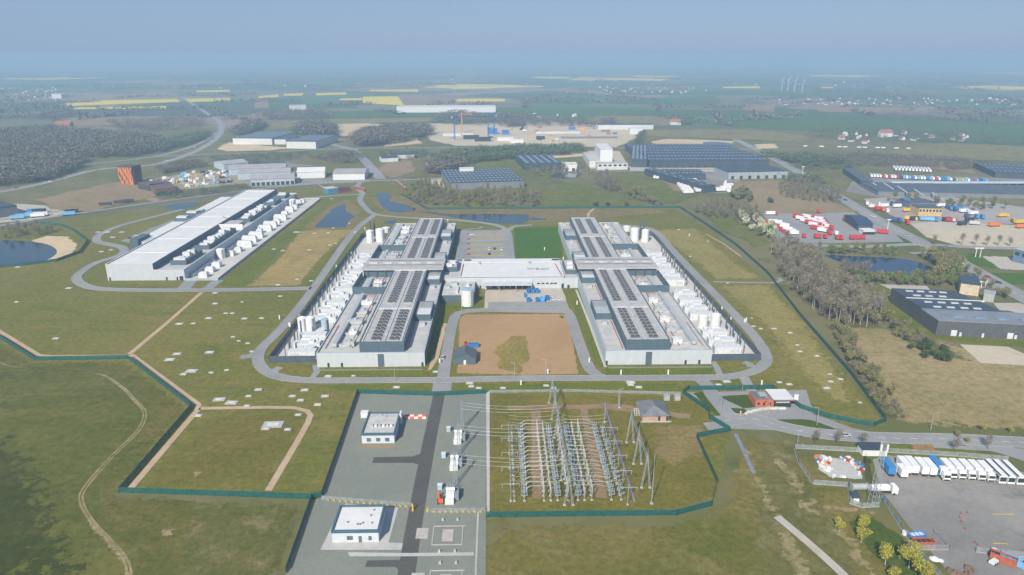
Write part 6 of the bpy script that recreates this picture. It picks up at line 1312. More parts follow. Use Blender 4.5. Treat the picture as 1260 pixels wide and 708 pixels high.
# depot with blue lorries at the west edge
wh('warehouse', 'dark hall on the west edge beside the blue trailers', (-40, 275), (23, 265), 50, 10, GRW, NAVY, cat='warehouse')
for i, (px, py, c_) in enumerate(((21, 266.5, 'light blue'), (28, 264.5, 'light blue'), (40, 262.5, 'light blue'), (42, 258.5, 'blue'), (48, 258.5, 'black'), (46, 264, 'white'), (50, 262.5, 'white'), (84, 262, 'light blue'), (88, 259, 'black'))):
    place('pt_'+c_, lambda: lorry(None, c_, 12), (*G(px, py, 3), .2), .35, '%s trailer at the western depot, %s from the west' % (c_, ORD[i]), 'trailers at the western depot')
for i, (px, py, l) in enumerate(((122, 253.5, 6), (140, 251, 7), (150, 249.5, 6))):
    a = G(px, py); o = thing('freight_wagon', '%s dark freight wagon from the west on the railway' % ORD[i], 'wagon', (*a, .3), .33, 'freight wagons'); MB().box(0, l*2, -1.3, 1.3, 1, 3).build('body', mat('wagon_black', (.05, .05, .06)), o); wheels(o, (1.5, l*2-1.5))
# scrap yard
sc = random.Random(3)
for i, p in enumerate(scatter([(182, 222), (235, 212), (282, 212), (285, 225), (240, 230), (195, 232)], 56, 7)):
    c_ = sc.choice(['white', 'white', 'white', 'silver', 'white', 'yellow', 'light blue', 'silver', 'black'])
    def heap(cc=c_):
        t = thing('scrap_pile', 'x', 'scrap'); b = MB()
        for k in range(5): b.obox(sc.uniform(-3, 3), sc.uniform(-2.5, 2.5), 0, sc.uniform(2, 5), sc.uniform(1.2, 2.6), sc.uniform(1, 3), sc.uniform(0, 3))
        b.build('heap', P_(cc), t, kind='stuff'); return t
    place('heap_'+c_, heap, (*p, .18), sc.uniform(0, 6), '%s pile of crates and scrap in the yard behind the rust tower' % c_, '%s scrap piles' % c_)

# works site: cranes, cabins, walls
def tower_crane(h, jib, m, lab, px, py, ang):
    x, y = G(px, py); t = thing('tower_crane', lab, 'crane', (x, y, .35), ang)
    lattice(t, h, 1.9, 1.9, m, n=14, th=.3); b = MB(); n = 12
    for k in range(n): 
        a, c = -jib*.25+k*jib*1.25/n, -jib*.25+(k+1)*jib*1.25/n
        b.beam((a, -.7, h), (c, -.7, h), .28); b.beam((a, .7, h), (c, .7, h), .28); b.beam((a, -.7, h), (c, 0, h+1.4), .3, n=3); b.beam((a, 0, h+1.4), (c, 0, h+1.4), .35)
    b.build('jib', m, t); MB().box(-.6, .6, -.6, .6, h, h+6).build('cat_head', m, t); MB().box(-jib*.25, -jib*.15, -1.2, 1.2, h-2.5, h).build('counterweight', CONC, t); MB().box(1, 3, -1, 1, h-2.4, h).build('cab', GLASS, t); MB().box(-3, 3, -3, 3, 0, .8).build('base', CONC, t); return t
CB = paint('crane_blue', (.03, .14, .42)); CO = paint('crane_orange', (.68, .27, .05))
tower_crane(44, 30, CB, 'blue tower crane at the west end of the works site', 559.5, 173, .9)
tower_crane(36, 22, CO, 'orange tower crane beside the blue one on the works site', 568.5, 163.5, .2)
tower_crane(40, 26, CB, 'tall blue tower crane in the middle of the works site', 608, 167, 2.7)
tower_crane(20, 14, CB, 'short blue tower crane below the tall middle one', 601, 171, .5)
for i, (px, py, l, d_, hh, m, nm, lab) in enumerate(((570, 172, 30, 8, 7, BLK, 'site_cabin', 'dark stack of site cabins, upper row'), (584, 174.5, 30, 8, 7, BLK, 'site_cabin', 'dark stack of site cabins, lower row'), (600, 165.5, 20, 10, 10, CB, 'formwork', 'bright blue formwork stack on the works site'), (618, 166, 14, 8, 8, CB, 'formwork', 'small blue formwork stack east of the cranes'),
        (612, 174, 30, 12, 6, WPAINT, 'site_tent', 'white site tent near the road'), (628, 176.5, 24, 10, 6, WPAINT, 'site_tent', 'second white site tent by the tree belt'), (736, 160, 120, 30, 10, PLW, 'new_hall', 'long new hall with blue roof at the east end of the works site'), (775, 165.5, 26, 20, 11, WPAINT, 'dome_tent', 'white domed tent at the east end of the works site'),
        (700, 160, 14, 6, 5, CB, 'site_cabin', 'blue site cabin in the middle of the sand'), (712, 160, 14, 6, 5, CO, 'site_cabin', 'orange site cabin in the middle of the sand'), (740, 163, 18, 5, 4, GRW, 'site_cabin', 'grey site cabin before the new hall'), (660, 172, 16, 8, 5, BLK, 'site_cabin', 'dark cabin by the tree belt'), (625, 156, 40, 14, 9, NAVY, 'store', 'dark hall behind the works site'), (545, 168, 60, 3, 5, PLW, 'concrete_wall', 'pale concrete wall at the west end of the works site'), (660, 165, 90, 2, 4, PLW, 'concrete_wall', 'long pale concrete wall across the works site'), (690, 171, 110, 2, 3, GRW, 'concrete_wall', 'low grey foundation wall across the works site'))):
    x, y = G(px, py); o = thing(nm, lab, nm.split('_')[-1], (x, y, .4), .02); MB().box(0, l, 0, d_, 0, hh).build('wall', m, o); MB().box(-.3, l+.3, -.3, d_+.3, hh, hh+.5).build('roof', NAVY if 'blue roof' in lab else m, o)
for i in range(26):
    p = scatter([(545, 168), (620, 158), (700, 154), (770, 160), (740, 174), (570, 175)], 1)[0]; c_ = sc.choice(['orange', 'white', 'silver', 'blue', 'yellow', 'black'])
    place('dig_'+c_, lambda: lorry(c_, c_, 6), (*p, .45), sc.uniform(0, 6), '%s truck at work on the sandy works site' % c_, '%s trucks on the works site' % c_)
# long white hall, farms, villages, turbines
wh('warehouse', 'very long white hall on the far fields', (488, 139), (610, 138.5), 60, 16, WPAINT, WROOF, doors=0)
wh('store', 'white hall beside the brown field in the far west', (64, 121.5), (76, 121.5), 40, 16, WPAINT, WROOF)
wh('farm', 'red roofed farm standing in the green fields', (825, 154), (838, 154), 14, 7, PLW, mat('red_tiles', (.30, .11, .08)), cat='farm', gable=6)
wh('farm', 'red roofed farm in the western woods', (67, 157), (86, 157), 16, 7, mat('red_tiles', (.1,)*3), mat('red_tiles', (.1,)*3), cat='farm', gable=6)
wh('farm', 'white walled farm with red roof among the eastern village trees', (1084, 169), (1098, 169), 14, 8, WPAINT, mat('red_tiles', (.1,)*3), cat='farm', gable=6)
wh('store', 'pale hall in the far west fields', (357, 136), (377, 135.5), 30, 14, PLW, ETERN)
wh('store', 'white sheds west of the works site road', (525, 206), (553, 206.5), 22, 7, WPAINT, NAVY, gable=0)
wh('store', 'dark blue roofed sheds above the grassy road bend', (470, 200), (490, 199), 20, 6, PLW, NAVY, gable=2)
wh('store', 'second dark roofed shed above the grassy road bend', (480, 196), (510, 195), 24, 6, PLW, NAVY, gable=2)
def house(rc):
    t = thing('house', 'x', 'house'); b = MB(); b.box(-7, 7, -4, 4, 0, 4.5); b.gable(-7, 7, -4, 4, 4.5, 9, 'x'); b.build('wall', WPAINT, t); b = MB()
    for s in (-1, 1): b.add([(-7.4, s*4.6, 4.1), (7.4, s*4.6, 4.1), (7.4, 0, 9.3), (-7.4, 0, 9.3)], [(0, 1, 2, 3)])
    b.build('roof', rc, t); return t
for lab, grp, poly, n in (('small house in the village east of the wheat', 'houses of the eastern village', [(1030, 166), (1180, 164), (1215, 174), (1100, 178), (1035, 176)], 24), ('small house in the hamlet on the far green ridge', 'houses on the far ridge', [(735, 108), (870, 108), (880, 116), (740, 116)], 40), ('small house in the farthest eastern village', 'houses of the far eastern village', [(950, 122), (1260, 122), (1260, 130), (960, 130)], 60), ('small house in the western woods village', 'houses of the western village', [(0, 108), (70, 108), (75, 124), (0, 126)], 40), ('small pale house on the hazy far plain', 'houses on the hazy plain', [(100, 98), (1250, 96), (1250, 108), (100, 110)], 70), ('small house beside the works site', 'houses behind the works site', [(620, 138), (720, 144), (700, 150), (630, 150)], 10)):
    for p in scatter(poly, n, 14):
        k = random.choice((0, 1, 1, 2)); place('house%d' % k, lambda: house((mat('red_tiles', (.1,)*3), NAVY, WROOF)[k]), (*p, .3), random.uniform(0, 6), lab+(', red roofed', ', dark roofed', ', white roofed')[k], grp, random.uniform(.5, .85))
for i, px in enumerate((991, 1011, 1033, 1040, 1057, 1064, 1080, 1087, 1103, 1118)):
    place('wtrail', None, (*G(px, 178.8+(px-985)*.022, 3), .3), random.uniform(-.1, .1), '%s white trailer parked along the far field edge' % ORD[i], 'white trailers along the far field', .6)
def turbine():
    t = thing('wind_turbine', 'x', 'wind turbine'); b = MB(); b.beam((0, 0, 0), (0, 0, 80), 3.6, 2.2, 8); b.build('tower', WPAINT, t); MB().box(-2, 2, -5, 3, 79, 83).build('nacelle', WPAINT, t)
    for k in range(3): a_ = k*2.094+.5; MB().beam((0, -5.4, 81), (32*math.sin(a_), -5.4, 81+32*math.cos(a_)), 2.6, .8).build('blade', WPAINT, t)
    return t
for i, (px, py) in enumerate(((961.5, 113), (969, 113), (977, 114), (986.5, 115))):
    place('turb', turbine, (*G(px, py), .3), .3*i, '%s wind turbine from the west on the far plain' % ORD[i], 'wind turbines on the plain', .62)
# high light masts along the east road
for px, py, pt, lab in ((1091, 288, 270, 'tall white lamp mast at the grass triangle by the fleet yard'), (1200, 316.5, 305, 'white flood light mast, western of two by the roundabout'), (1205.5, 317, 305, 'white flood light mast, eastern of two by the roundabout'), (1207, 354, 346, 'white banner pole by the factory gate, western one'), (1212, 354, 346, 'white banner pole by the factory gate, eastern one'), (987, 216, 205, 'white mast by the diagonal road')):
    x, y = G(px, py); o = thing('light_mast', lab, 'mast', (x, y, .1)); hh = 16; lo, hi = 2, 60
    while hi-lo > .1:
        m_ = (lo+hi)/2; 
        if G(px, pt, m_)[1] > y: lo = m_
        else: hi = m_
    hh = lo; MB().beam((0, 0, 0), (0, 0, hh), .5, .3, 6).build('pole', WPAINT, o); MB().box(-1.6, 1.6, -.4, .4, hh-1, hh).build('lamp_head', WPAINT, o)
# ---------------------------------------------------------------- lorry yard furniture, radio mast, rubble pad
x, y = G(1074, 622); o = thing('radio_mast', 'tall grey lattice radio mast with white antennas by the tanker lorry', 'mast', (x, y, .06))
lattice(o, 25, 2.6, .8, STEEL, n=12, th=.1)
for k, (dx, dy) in enumerate(((-1.1, -.6), (1.1, -.6), (0, 1.2))): MB().box(dx-.3, dx+.3, dy-.2, dy+.2, 22, 24.5).build('antenna', WPAINT, o)
MB().beam((0, 0, 25), (0, 0, 27.5), .1).build('spike', STEEL, o)
wh('hut', 'white hut with dark blue roof behind the lattice radio mast', (1061, 561.5), (1091, 562), 5, 2.8, WPAINT, NAVY, cat='hut')
wh('hut', 'small white equipment hut inside the mast fence', (1049.5, 620), (1056.5, 620.5), 3.2, 2.4, WPAINT, NAVY, cat='hut')
x, y = G(1057, 603.5); o = thing('tank_container', 'grey tank container beside the tanker lorry', 'container', (x, y, .06)); MB().hcyl((-3, 0, 1.5), (3, 0, 1.5), 1.2, 12).build('tank_shell', GALV, o)
b = MB(); b.box(-3.1, -2.9, -1.25, 1.25, 0, 2.7); b.box(2.9, 3.1, -1.25, 1.25, 0, 2.7); b.build('frame', GALV, o)
rb = random.Random(11)
rp = [(1004, 564), (1007, 562.5), (1010, 564), (1013, 563), (1016, 565), (1006, 567), (1009, 568), (1012, 570), (1016, 572), (1019, 571), (1011, 575), (1014, 577), (1018, 580), (1020, 577), (1037, 565), (1041, 566), (1044, 568), (1047, 570), (1050, 572), (1044, 564), (1053, 574), (1056, 577), (1055, 571), (1059, 575), (1049, 568), (1026, 587), (1038, 588), (1021, 565), (1060, 580), (1057, 583)]
for i, (px, py) in enumerate(rp):
    c_ = rb.choice(['white', 'white', 'silver', 'blue', 'red', 'yellow', 'white', 'orange'])
    def jk(cc=c_):
        t = thing('junk_crate', 'x', 'crate'); b = MB(); l, w, h_ = rb.uniform(.8, 1.7), rb.uniform(.6, 1.1), rb.uniform(.5, 1.0); b.box(-l/2, l/2, -w/2, w/2, .1, h_); b.build('body', P_(cc), t); MB().box(-l/2-.05, l/2+.05, -w/2-.05, w/2+.05, h_, h_+.1).build('lid', P_(cc), t); b = MB(); b.obox(rb.uniform(-1, 1), rb.uniform(-1, 1), 0, .8, .6, .7, 1); b.build('debris', WGEN, t); return t
    place('jk_'+c_, jk, (*G(px, py), .07), rb.uniform(0, 6), '%s crate of scrap dumped on the pale rubble pad' % c_, '%s crates on the rubble pad' % c_)
RSK = mat('rust_red_paint', (.36, .10, .05), .7, var=.25)
skip(6.5, 2.6, 2.6, RSK, 'skip', 'large rust red skip inside the mesh pen', 1135, 673, 0, BLK); skip(5.5, 2.3, 1.6, BLUE, 'skip', 'blue skip with white load behind the rust red one', 1127.5, 662, .15, WPAINT)
skip(7, 2.5, 2.6, RSK, 'skip', 'long dark red container standing at an angle by the blue one', 1234, 692, -.75, BLK); skip(7, 2.5, 2.4, mat('sky_blue_paint', (.14, .33, .55)), 'skip', 'long sky blue container beside the dark red one', 1246, 694, -.75, None); 
x, y = G(1222, 694); o = thing('trailer', 'small white and black trailer by the red container', 'trailer', (x, y, .07), .5); MB().box(-1.4, 1.4, -.8, .8, .4, 1.2).build('body', WPAINT, o); wheels(o, (-.6, .6), .8, .35)
for i, (px, py, l) in enumerate(((1170, 705, 3), (1185, 706, 3.5), (1192, 701, 2))):
    x, y = G(px, py); o = thing('rubble_heap', '%s rusty heap at the bottom edge of the lorry yard from the west' % ORD[i], 'heap', (x, y, .07), group='rusty heaps'); b = MB()
    for k in range(7): b.obox(rb.uniform(-l/2, l/2), rb.uniform(-1, 1), 0, rb.uniform(.6, 1.6), rb.uniform(.4, 1), rb.uniform(.3, 1.2), rb.uniform(0, 3))
    b.build('debris', mat('brown_debris', (.20, .13, .09)), o, kind='stuff')
x, y = G(1150, 688); o = thing('gravel_heap', 'white heap of gravel on the lorry yard', 'heap', (x, y, .07)); b = MB(); b.cyl(0, 0, 0, 1.6, .8, 10, .4); b.cyl(1.4, -.8, 0, 1.0, .5, 9, .3); b.build('pile', WPAINT, o, kind='stuff')
for i, (px, py) in enumerate(((1088, 617), (1104.5, 641), (1113, 658), (1223, 680))):
    x, y = G(px, py); o = thing('bin', '%s along the lorry yard fence' % ('first small blue barrel', 'second small blue barrel', 'white round bin', 'white bin by the red container')[i], 'bin', (x, y, .07)); b = MB(); b.cyl(0, 0, 0, .5 if i < 2 else .9, 1.1, 10); b.build('body', BLUE if i < 2 else WPAINT, o); MB().cyl(0, 0, 1.1, .52 if i < 2 else .92, .08, 10).build('lid', BLUE if i < 2 else WPAINT, o)
for i, (px, py, l) in enumerate(((1222, 633, 7), (1222, 669, 4.5), (1240, 682, 9))):
    a = G(px, py); road('yellow_line', [a, (a[0]+l, a[1]-.3)], .35, .085, YEL, sm=False, world=True)
for i, (px, py) in enumerate(((1182, 632), (1181, 637), (1183, 642), (1187, 651), (1200, 668), (1203, 671), (1190, 631))):
    x, y = G(px, py); o = place('cone', lambda: (lambda t: (MB().cyl(0, 0, .05, .22, .75, 8, .05).build('body', paint('cone_red', (.5, .05, .04)), t), MB().box(-.3, .3, -.3, .3, 0, .05).build('base', BLK, t), t)[2])(thing('traffic_cone', 'x', 'cone')), (x, y, .075), 0, 'red traffic cone, %s along the curve across the lorry yard' % ORD[i], 'red traffic cones')

# ---------------------------------------------------------------- trees
BARK = mat('pale_bark', (.38, .35, .28), .9, var=.3, scale=2.); BARKD = mat('dark_bark', (.13, .105, .08), .9, var=.3, scale=2.)
TWIG = leafmat('bare_twigs', (.155, .135, .095), (.25, .215, .155), (.20, .185, .115)); TWIG2 = leafmat('budding_twigs', (.16, .155, .06), (.25, .225, .10), (.21, .205, .07))
LEAFS = leafmat('spring_leaves', (.10, .15, .035), (.17, .21, .05), (.13, .165, .045)); LEAFY = leafmat('yellow_green_leaves', (.23, .225, .03), (.34, .32, .05), (.28, .27, .04)); LEAFD = leafmat('dark_leaves', (.035, .06, .022), (.065, .095, .035), (.05, .08, .03)); BLOS = leafmat('blossom', (.42, .43, .30), (.55, .55, .42), (.30, .36, .16))
def crown_quads(b, r, n, cx, cy, cz, rx, rz, size, thin=1.0, up=0.3):
    for _ in range(n):
        while True:
            u = Vector((r.uniform(-1, 1), r.uniform(-1, 1), r.uniform(-1, 1)))
            if .15 < u.length < 1: break
        lump = .72+.38*noise.noise(u*2.1+Vector((cx*3.1+rx, cz, 1.7)))+.1
        u *= lump
        p = Vector((cx+u.x*rx, cy+u.y*rx, cz+u.z*rz)); d = Vector((r.gauss(0, 1), r.gauss(0, 1), r.gauss(0, .6)+up)).normalized()*size*r.uniform(.6, 1.3); e = d.orthogonal().normalized(); e.rotate(__import__('mathutils').Quaternion(d.normalized(), r.uniform(0, 6.3))); e *= size*thin*r.uniform(.6, 1.2)
        b.face([tuple(p-d-e), tuple(p+d-e*.6), tuple(p+d+e*.6), tuple(p-d+e)])
def tree(nm, h, rx, crown_lo, leaf, bark, n, size, thin, seed, limbs=7, tr=.22):
    r = random.Random(seed); t = thing(nm, 'x', 'tree')
    b = MB(); lean = Vector((r.uniform(-.4, .4), r.uniform(-.4, .4), 0)); pts = [Vector((0, 0, 0)), Vector((0, 0, h*.3))+lean*.4, Vector((0, 0, h*.62))+lean, Vector((0, 0, h*.95))+lean*1.4]
    for i in range(3): b.beam(pts[i], pts[i+1], tr*(1-.28*i)*1.5, tr*(1-.28*(i+1))*1.5, 6)
    for k in range(limbs):
        q = r.uniform(crown_lo, .85); s = Vector((0, 0, h*q))+lean*q; a = r.uniform(0, 6.3); l = rx*r.uniform(.5, .95); e = s+Vector((math.cos(a)*l, math.sin(a)*l, h*r.uniform(.06, .16))); b.beam(s, e, tr*.7, tr*.15, 4); 
        for _ in range(2): m_ = s.lerp(e, r.uniform(.4, .8)); b.beam(m_, m_+Vector((r.uniform(-1, 1), r.uniform(-1, 1), r.uniform(.3, 1.2)))*rx*.4, tr*.3, tr*.08, 3)
    b.build('trunk', bark, t)
    b = MB(); zc = h*(crown_lo+1)/2; rz = h*(1-crown_lo)/2
    for k in range(5):
        a = r.uniform(0, 6.3); q = r.uniform(.1, .55); crown_quads(b, r, n//5, lean.x+math.cos(a)*rx*q, lean.y+math.sin(a)*rx*q, zc+r.uniform(-.35, .4)*rz, rx*.72, rz*.62, size, thin)
    b.build('crown', leaf, t); return t
KINDS = {
 'birch': lambda s: tree('birch_tree', 15, 2.7, .42, TWIG, BARK, 230, .75, .14, s, 8, .2),
 'bare': lambda s: tree('bare_tree', 13, 3.8, .25, TWIG, BARKD, 240, .8, .14, s+20, 9, .24),
 'bud': lambda s: tree('budding_tree', 11, 3.2, .25, TWIG2, BARKD, 280, .65, .28, s+40, 7, .2),
 'shrub': lambda s: tree('hedge_shrub', 5.5, 2.9, .02, TWIG2 if s % 2 else TWIG, BARKD, 240, .5, .3, s+60, 5, .1),
 'green': lambda s: tree('spring_tree', 9, 2.8, .2, LEAFS, BARKD, 320, .42, .7, s+80, 6, .16),
 'yellow': lambda s: tree('yellow_green_tree', 6.2, 2.1, .2, LEAFY, BARK, 800, .21, .7, s+100, 7, .12),
 'dark': lambda s: tree('dark_bush', 4.5, 2.6, .0, LEAFD, BARKD, 300, .42, .8, s+120, 4, .12),
 'blossom': lambda s: tree('blossoming_tree', 9, 3.6, .12, BLOS, BARKD, 320, .5, .8, s+140, 6, .16),
 'poplar': lambda s: tree('poplar_tree', 17, 2.3, .12, TWIG2, BARKD, 280, .75, .25, s+160, 7, .2)}
def plant(kind, p, lab, grp, sc_=None, z=.05):
    s = random.randrange(4); k = sc_ or random.uniform(.75, 1.2); pid = 'tree_%s%d' % (kind, s)
    place(pid, lambda: KINDS[kind](s), (*p, z), random.uniform(0, 6.28), lab, grp, (k, k, k*random.uniform(.88, 1.12)))
def grove(poly, n, kinds, lab, grp, sc_=(.8, 1.2), mind=3):
    for p in scatter(poly, n, mind): plant(random.choice(kinds), p, lab, grp, random.uniform(*sc_))
grove([(948, 312), (965, 305), (1005, 318), (1020, 345), (1010, 360), (985, 372), (965, 350)], 80, ['birch', 'birch', 'bare'], 'grey bare tree in the northern half of the wood east of the green fence', 'trees of the northern wood', mind=4)
grove([(985, 365), (1010, 358), (1050, 360), (1085, 385), (1082, 404), (1030, 403), (1015, 395)], 95, ['birch', 'birch', 'bare'], 'grey bare tree in the southern half of the wood east of the green fence', 'trees of the southern wood', mind=3.5)
grove([(950, 312), (968, 305), (1010, 320), (1040, 345), (1085, 385), (1082, 405), (1028, 404), (985, 374)], 60, ['shrub', 'bud'], 'low brown undergrowth bush among the bare trees of the eastern wood', 'undergrowth in the eastern wood', (.6, .95), 4)
grove([(1062, 372), (1085, 380), (1090, 400), (1078, 404)], 9, ['bud', 'yellow'], 'yellowish budding tree at the east corner of the bare wood', 'budding trees at the wood corner', (.9, 1.4))
grove([(1020, 402), (1045, 405), (1060, 440), (1090, 480), (1112, 515), (1108, 522), (1085, 510), (1050, 460)], 110, ['shrub', 'shrub', 'bud'], 'brownish hedge tree in the belt just outside the eastern green fence', 'hedge belt along the eastern fence', (.42, .75), 1.8)
grove([(1092, 398), (1118, 400), (1140, 415), (1130, 425), (1100, 418)], 22, ['shrub', 'shrub', 'dark'], 'brown scrub bush below the dark factory wall', 'scrub below the factory', (.6, .9), 2)
grove([(1115, 424), (1140, 420), (1168, 435), (1155, 448), (1120, 440)], 11, ['dark'], 'round dark green bush on the straw field below the factory', 'dark bushes on the straw field', (.7, 1.1), 4)
plant('dark', G(1163, 445), 'lone round dark green bush nearest the gravel plot', 'dark bushes on the straw field', 1.3)
grove([(1030, 345), (1075, 345), (1140, 345), (1185, 348), (1185, 354), (1100, 352), (1060, 350), (1030, 352)], 42, ['green', 'bud', 'bud', 'green'], 'spring green tree on the south bank of the dark eastern pond', 'trees south of the dark pond', (.7, 1.05), 3)
grove([(1010, 310), (1060, 308), (1110, 312), (1105, 316), (1050, 314), (1020, 316)], 30, ['bud', 'shrub', 'green'], 'small budding tree on the north bank of the dark eastern pond', 'trees north of the dark pond', (.6, .9), 3)
grove([(1030, 334), (1060, 338), (1070, 344), (1035, 342)], 14, ['bare', 'shrub'], 'bare grey bush on the west bank of the dark pond', 'bushes west of the dark pond', (.7, 1), 3)
grove([(1130, 318), (1165, 316), (1185, 330), (1180, 345), (1150, 346), (1155, 330)], 44, ['bud', 'bud', 'green'], 'yellow green tree between dark pond and the diagonal road', 'trees by the diagonal road', (.8, 1.2), 3)
grove([(1185, 332), (1205, 345), (1250, 372), (1240, 372), (1190, 345)], 18, ['shrub', 'bud'], 'scrubby bush on the verge of the diagonal road', 'bushes by the diagonal road', (.6, .9), 3)
grove([(905, 264), (925, 270), (945, 278), (963, 297), (950, 302), (930, 290), (908, 272)], 24, ['blossom', 'blossom', 'green'], 'white blossoming tree beside the red fleet yard', 'blossoming trees by the fleet yard', (.9, 1.3), 5)
grove([(852, 262), (880, 252), (930, 262), (938, 278), (900, 272), (870, 268)], 62, ['bare', 'bare', 'bud'], 'grey bare tree in the copse north of the fence corner', 'copse at the fence corner', (.7, 1.05), 5)
grove([(508, 252), (505, 236), (530, 232), (560, 240), (620, 240), (662, 244), (664, 256), (580, 257)], 135, ['poplar', 'poplar', 'bare', 'bud'], 'tall slim budding tree in the belt behind the canal', 'trees of the belt behind the canal', (.75, 1.1), 5)
grove([(503, 246), (512, 234), (528, 236), (530, 250)], 14, ['green'], 'fresh green tree at the west end of the belt behind the canal', 'fresh green trees at the belt end', (1, 1.5), 5)
grove([(728, 222), (745, 220), (760, 232), (750, 237), (735, 232)], 26, ['bare'], 'brown bare tree beside the small pond before the white factory', 'bare trees by the factory pond', (.9, 1.2), 6)
grove([(745, 232), (756, 231), (815, 253), (808, 255)], 36, ['shrub', 'shrub', 'bud'], 'grey hedge bush in the slanting hedgerow across the pasture', 'slanting hedgerow', (.8, 1.2), 5)
grove([(650, 213), (690, 206), (722, 208), (728, 218), (700, 216), (670, 222)], 30, ['bud', 'bare', 'green'], 'budding tree round the small pond behind the belt', 'trees round the small pond', (.7, 1.1), 7)
for i, px in enumerate((734, 748, 772)): plant('dark', G(px, 255), '%s dark bush standing alone by the rear fence from the west' % ORD[i], 'lone bushes by the rear fence', 1.3)
grove([(895, 242), (915, 235), (930, 242), (925, 250), (900, 250)], 16, ['dark', 'bud'], 'dark green bush below the white trailer depot', 'bushes below the trailer depot', (1, 1.5), 5)
plant('dark', G(949, 250), 'lone dark bush on the brown field', None, 1.5)
grove([(955, 232), (985, 226), (1030, 240), (1035, 250), (1000, 250), (960, 243)], 85, ['bare', 'bare', 'bud'], 'grey tree in the small wood beside the diagonal road', 'small wood by the diagonal road', (.7, 1.05), 6)
grove([(1090, 246), (1150, 250), (1220, 254), (1240, 258), (1200, 260), (1100, 252)], 34, ['bud', 'green', 'shrub'], 'roadside tree between terminal and haulage yard', 'trees behind the haulage yard', (.9, 1.3), 7)
for i, px in enumerate((1150, 1183, 1200, 1214, 1228, 1242)): plant('bare', G(px, 302+i*.3), '%s bare tree from the west along the bare lot kerb' % ORD[i], 'bare trees along the lot', .8)
grove([(0, 285), (40, 281), (70, 285), (60, 291), (0, 295)], 26, ['shrub', 'bare'], 'brown shrub on the far bank of the western pond', 'shrubs at the western pond', (.6, 1), 4)
for i, (px, py, s) in enumerate(((1089, 695, 1.15), (1118, 700, 1.5), (1059, 668, 1.05), (1062, 655, 1.0), (1033, 655, .85), (1098, 714, .9), (1131, 716, 1.3))):
    plant('yellow', G(px, py), ('yellow green tree near the middle of the lush bank', 'largest yellow green tree beside the yard fence', 'yellow green tree at the dry edge, lower one', 'yellow green tree at the dry edge, upper one', 'pale yellow bush tree on the dry bank', 'yellow green treetop at the picture edge below the bank', 'yellow green tree below the largest one')[i], 'yellow green trees on the bank', s*1.08)
for i, (px, py, k) in enumerate(((1003, 548, 'bare'), (1029, 549, 'bare'), (1062, 550, 'bare'), (984, 549, 'shrub'), (968, 551, 'shrub'), (1190, 546, 'yellow'), (1178, 538, 'shrub'), (1208, 531, 'yellow'), (1243, 534, 'yellow'), (1215, 553, 'bare'), (1175, 556, 'bare'))):
    plant(k, G(px, py), '%s roadside tree along the public road, counting from the west' % ORD[i], 'roadside trees by the public road', .6)

# far woods: each wood one mass of small leaf clumps
WOODM = leafmat('far_wood', (.115, .105, .07), (.165, .145, .105), (.14, .13, .085)); WOODG = leafmat('far_green_wood', (.085, .12, .05), (.12, .15, .065), (.10, .135, .055))
def wood(poly, n, h, m, nm='woods'):
    r = random.Random(len(poly)*n); b = MB()
    for p in scatter(poly, n):
        hh = h*r.uniform(.55, 1.15); w = hh*.36
        for _ in range(38):
            c = Vector((p[0]+r.gauss(0, w*1.15), p[1]+r.gauss(0, w*1.15), hh*r.uniform(.3, 1)**.7)); d = Vector((r.gauss(0, 1), r.gauss(0, 1), r.gauss(0, .45))).normalized()*hh*.09; e = Vector((-d.y, d.x, r.gauss(0, .35)*hh*.09)).normalized()*hh*.06
            b.face([tuple(c-d-e), tuple(c+d-e), tuple(c+d+e), tuple(c-d+e)])
    return b.build(nm, m, kind='stuff')
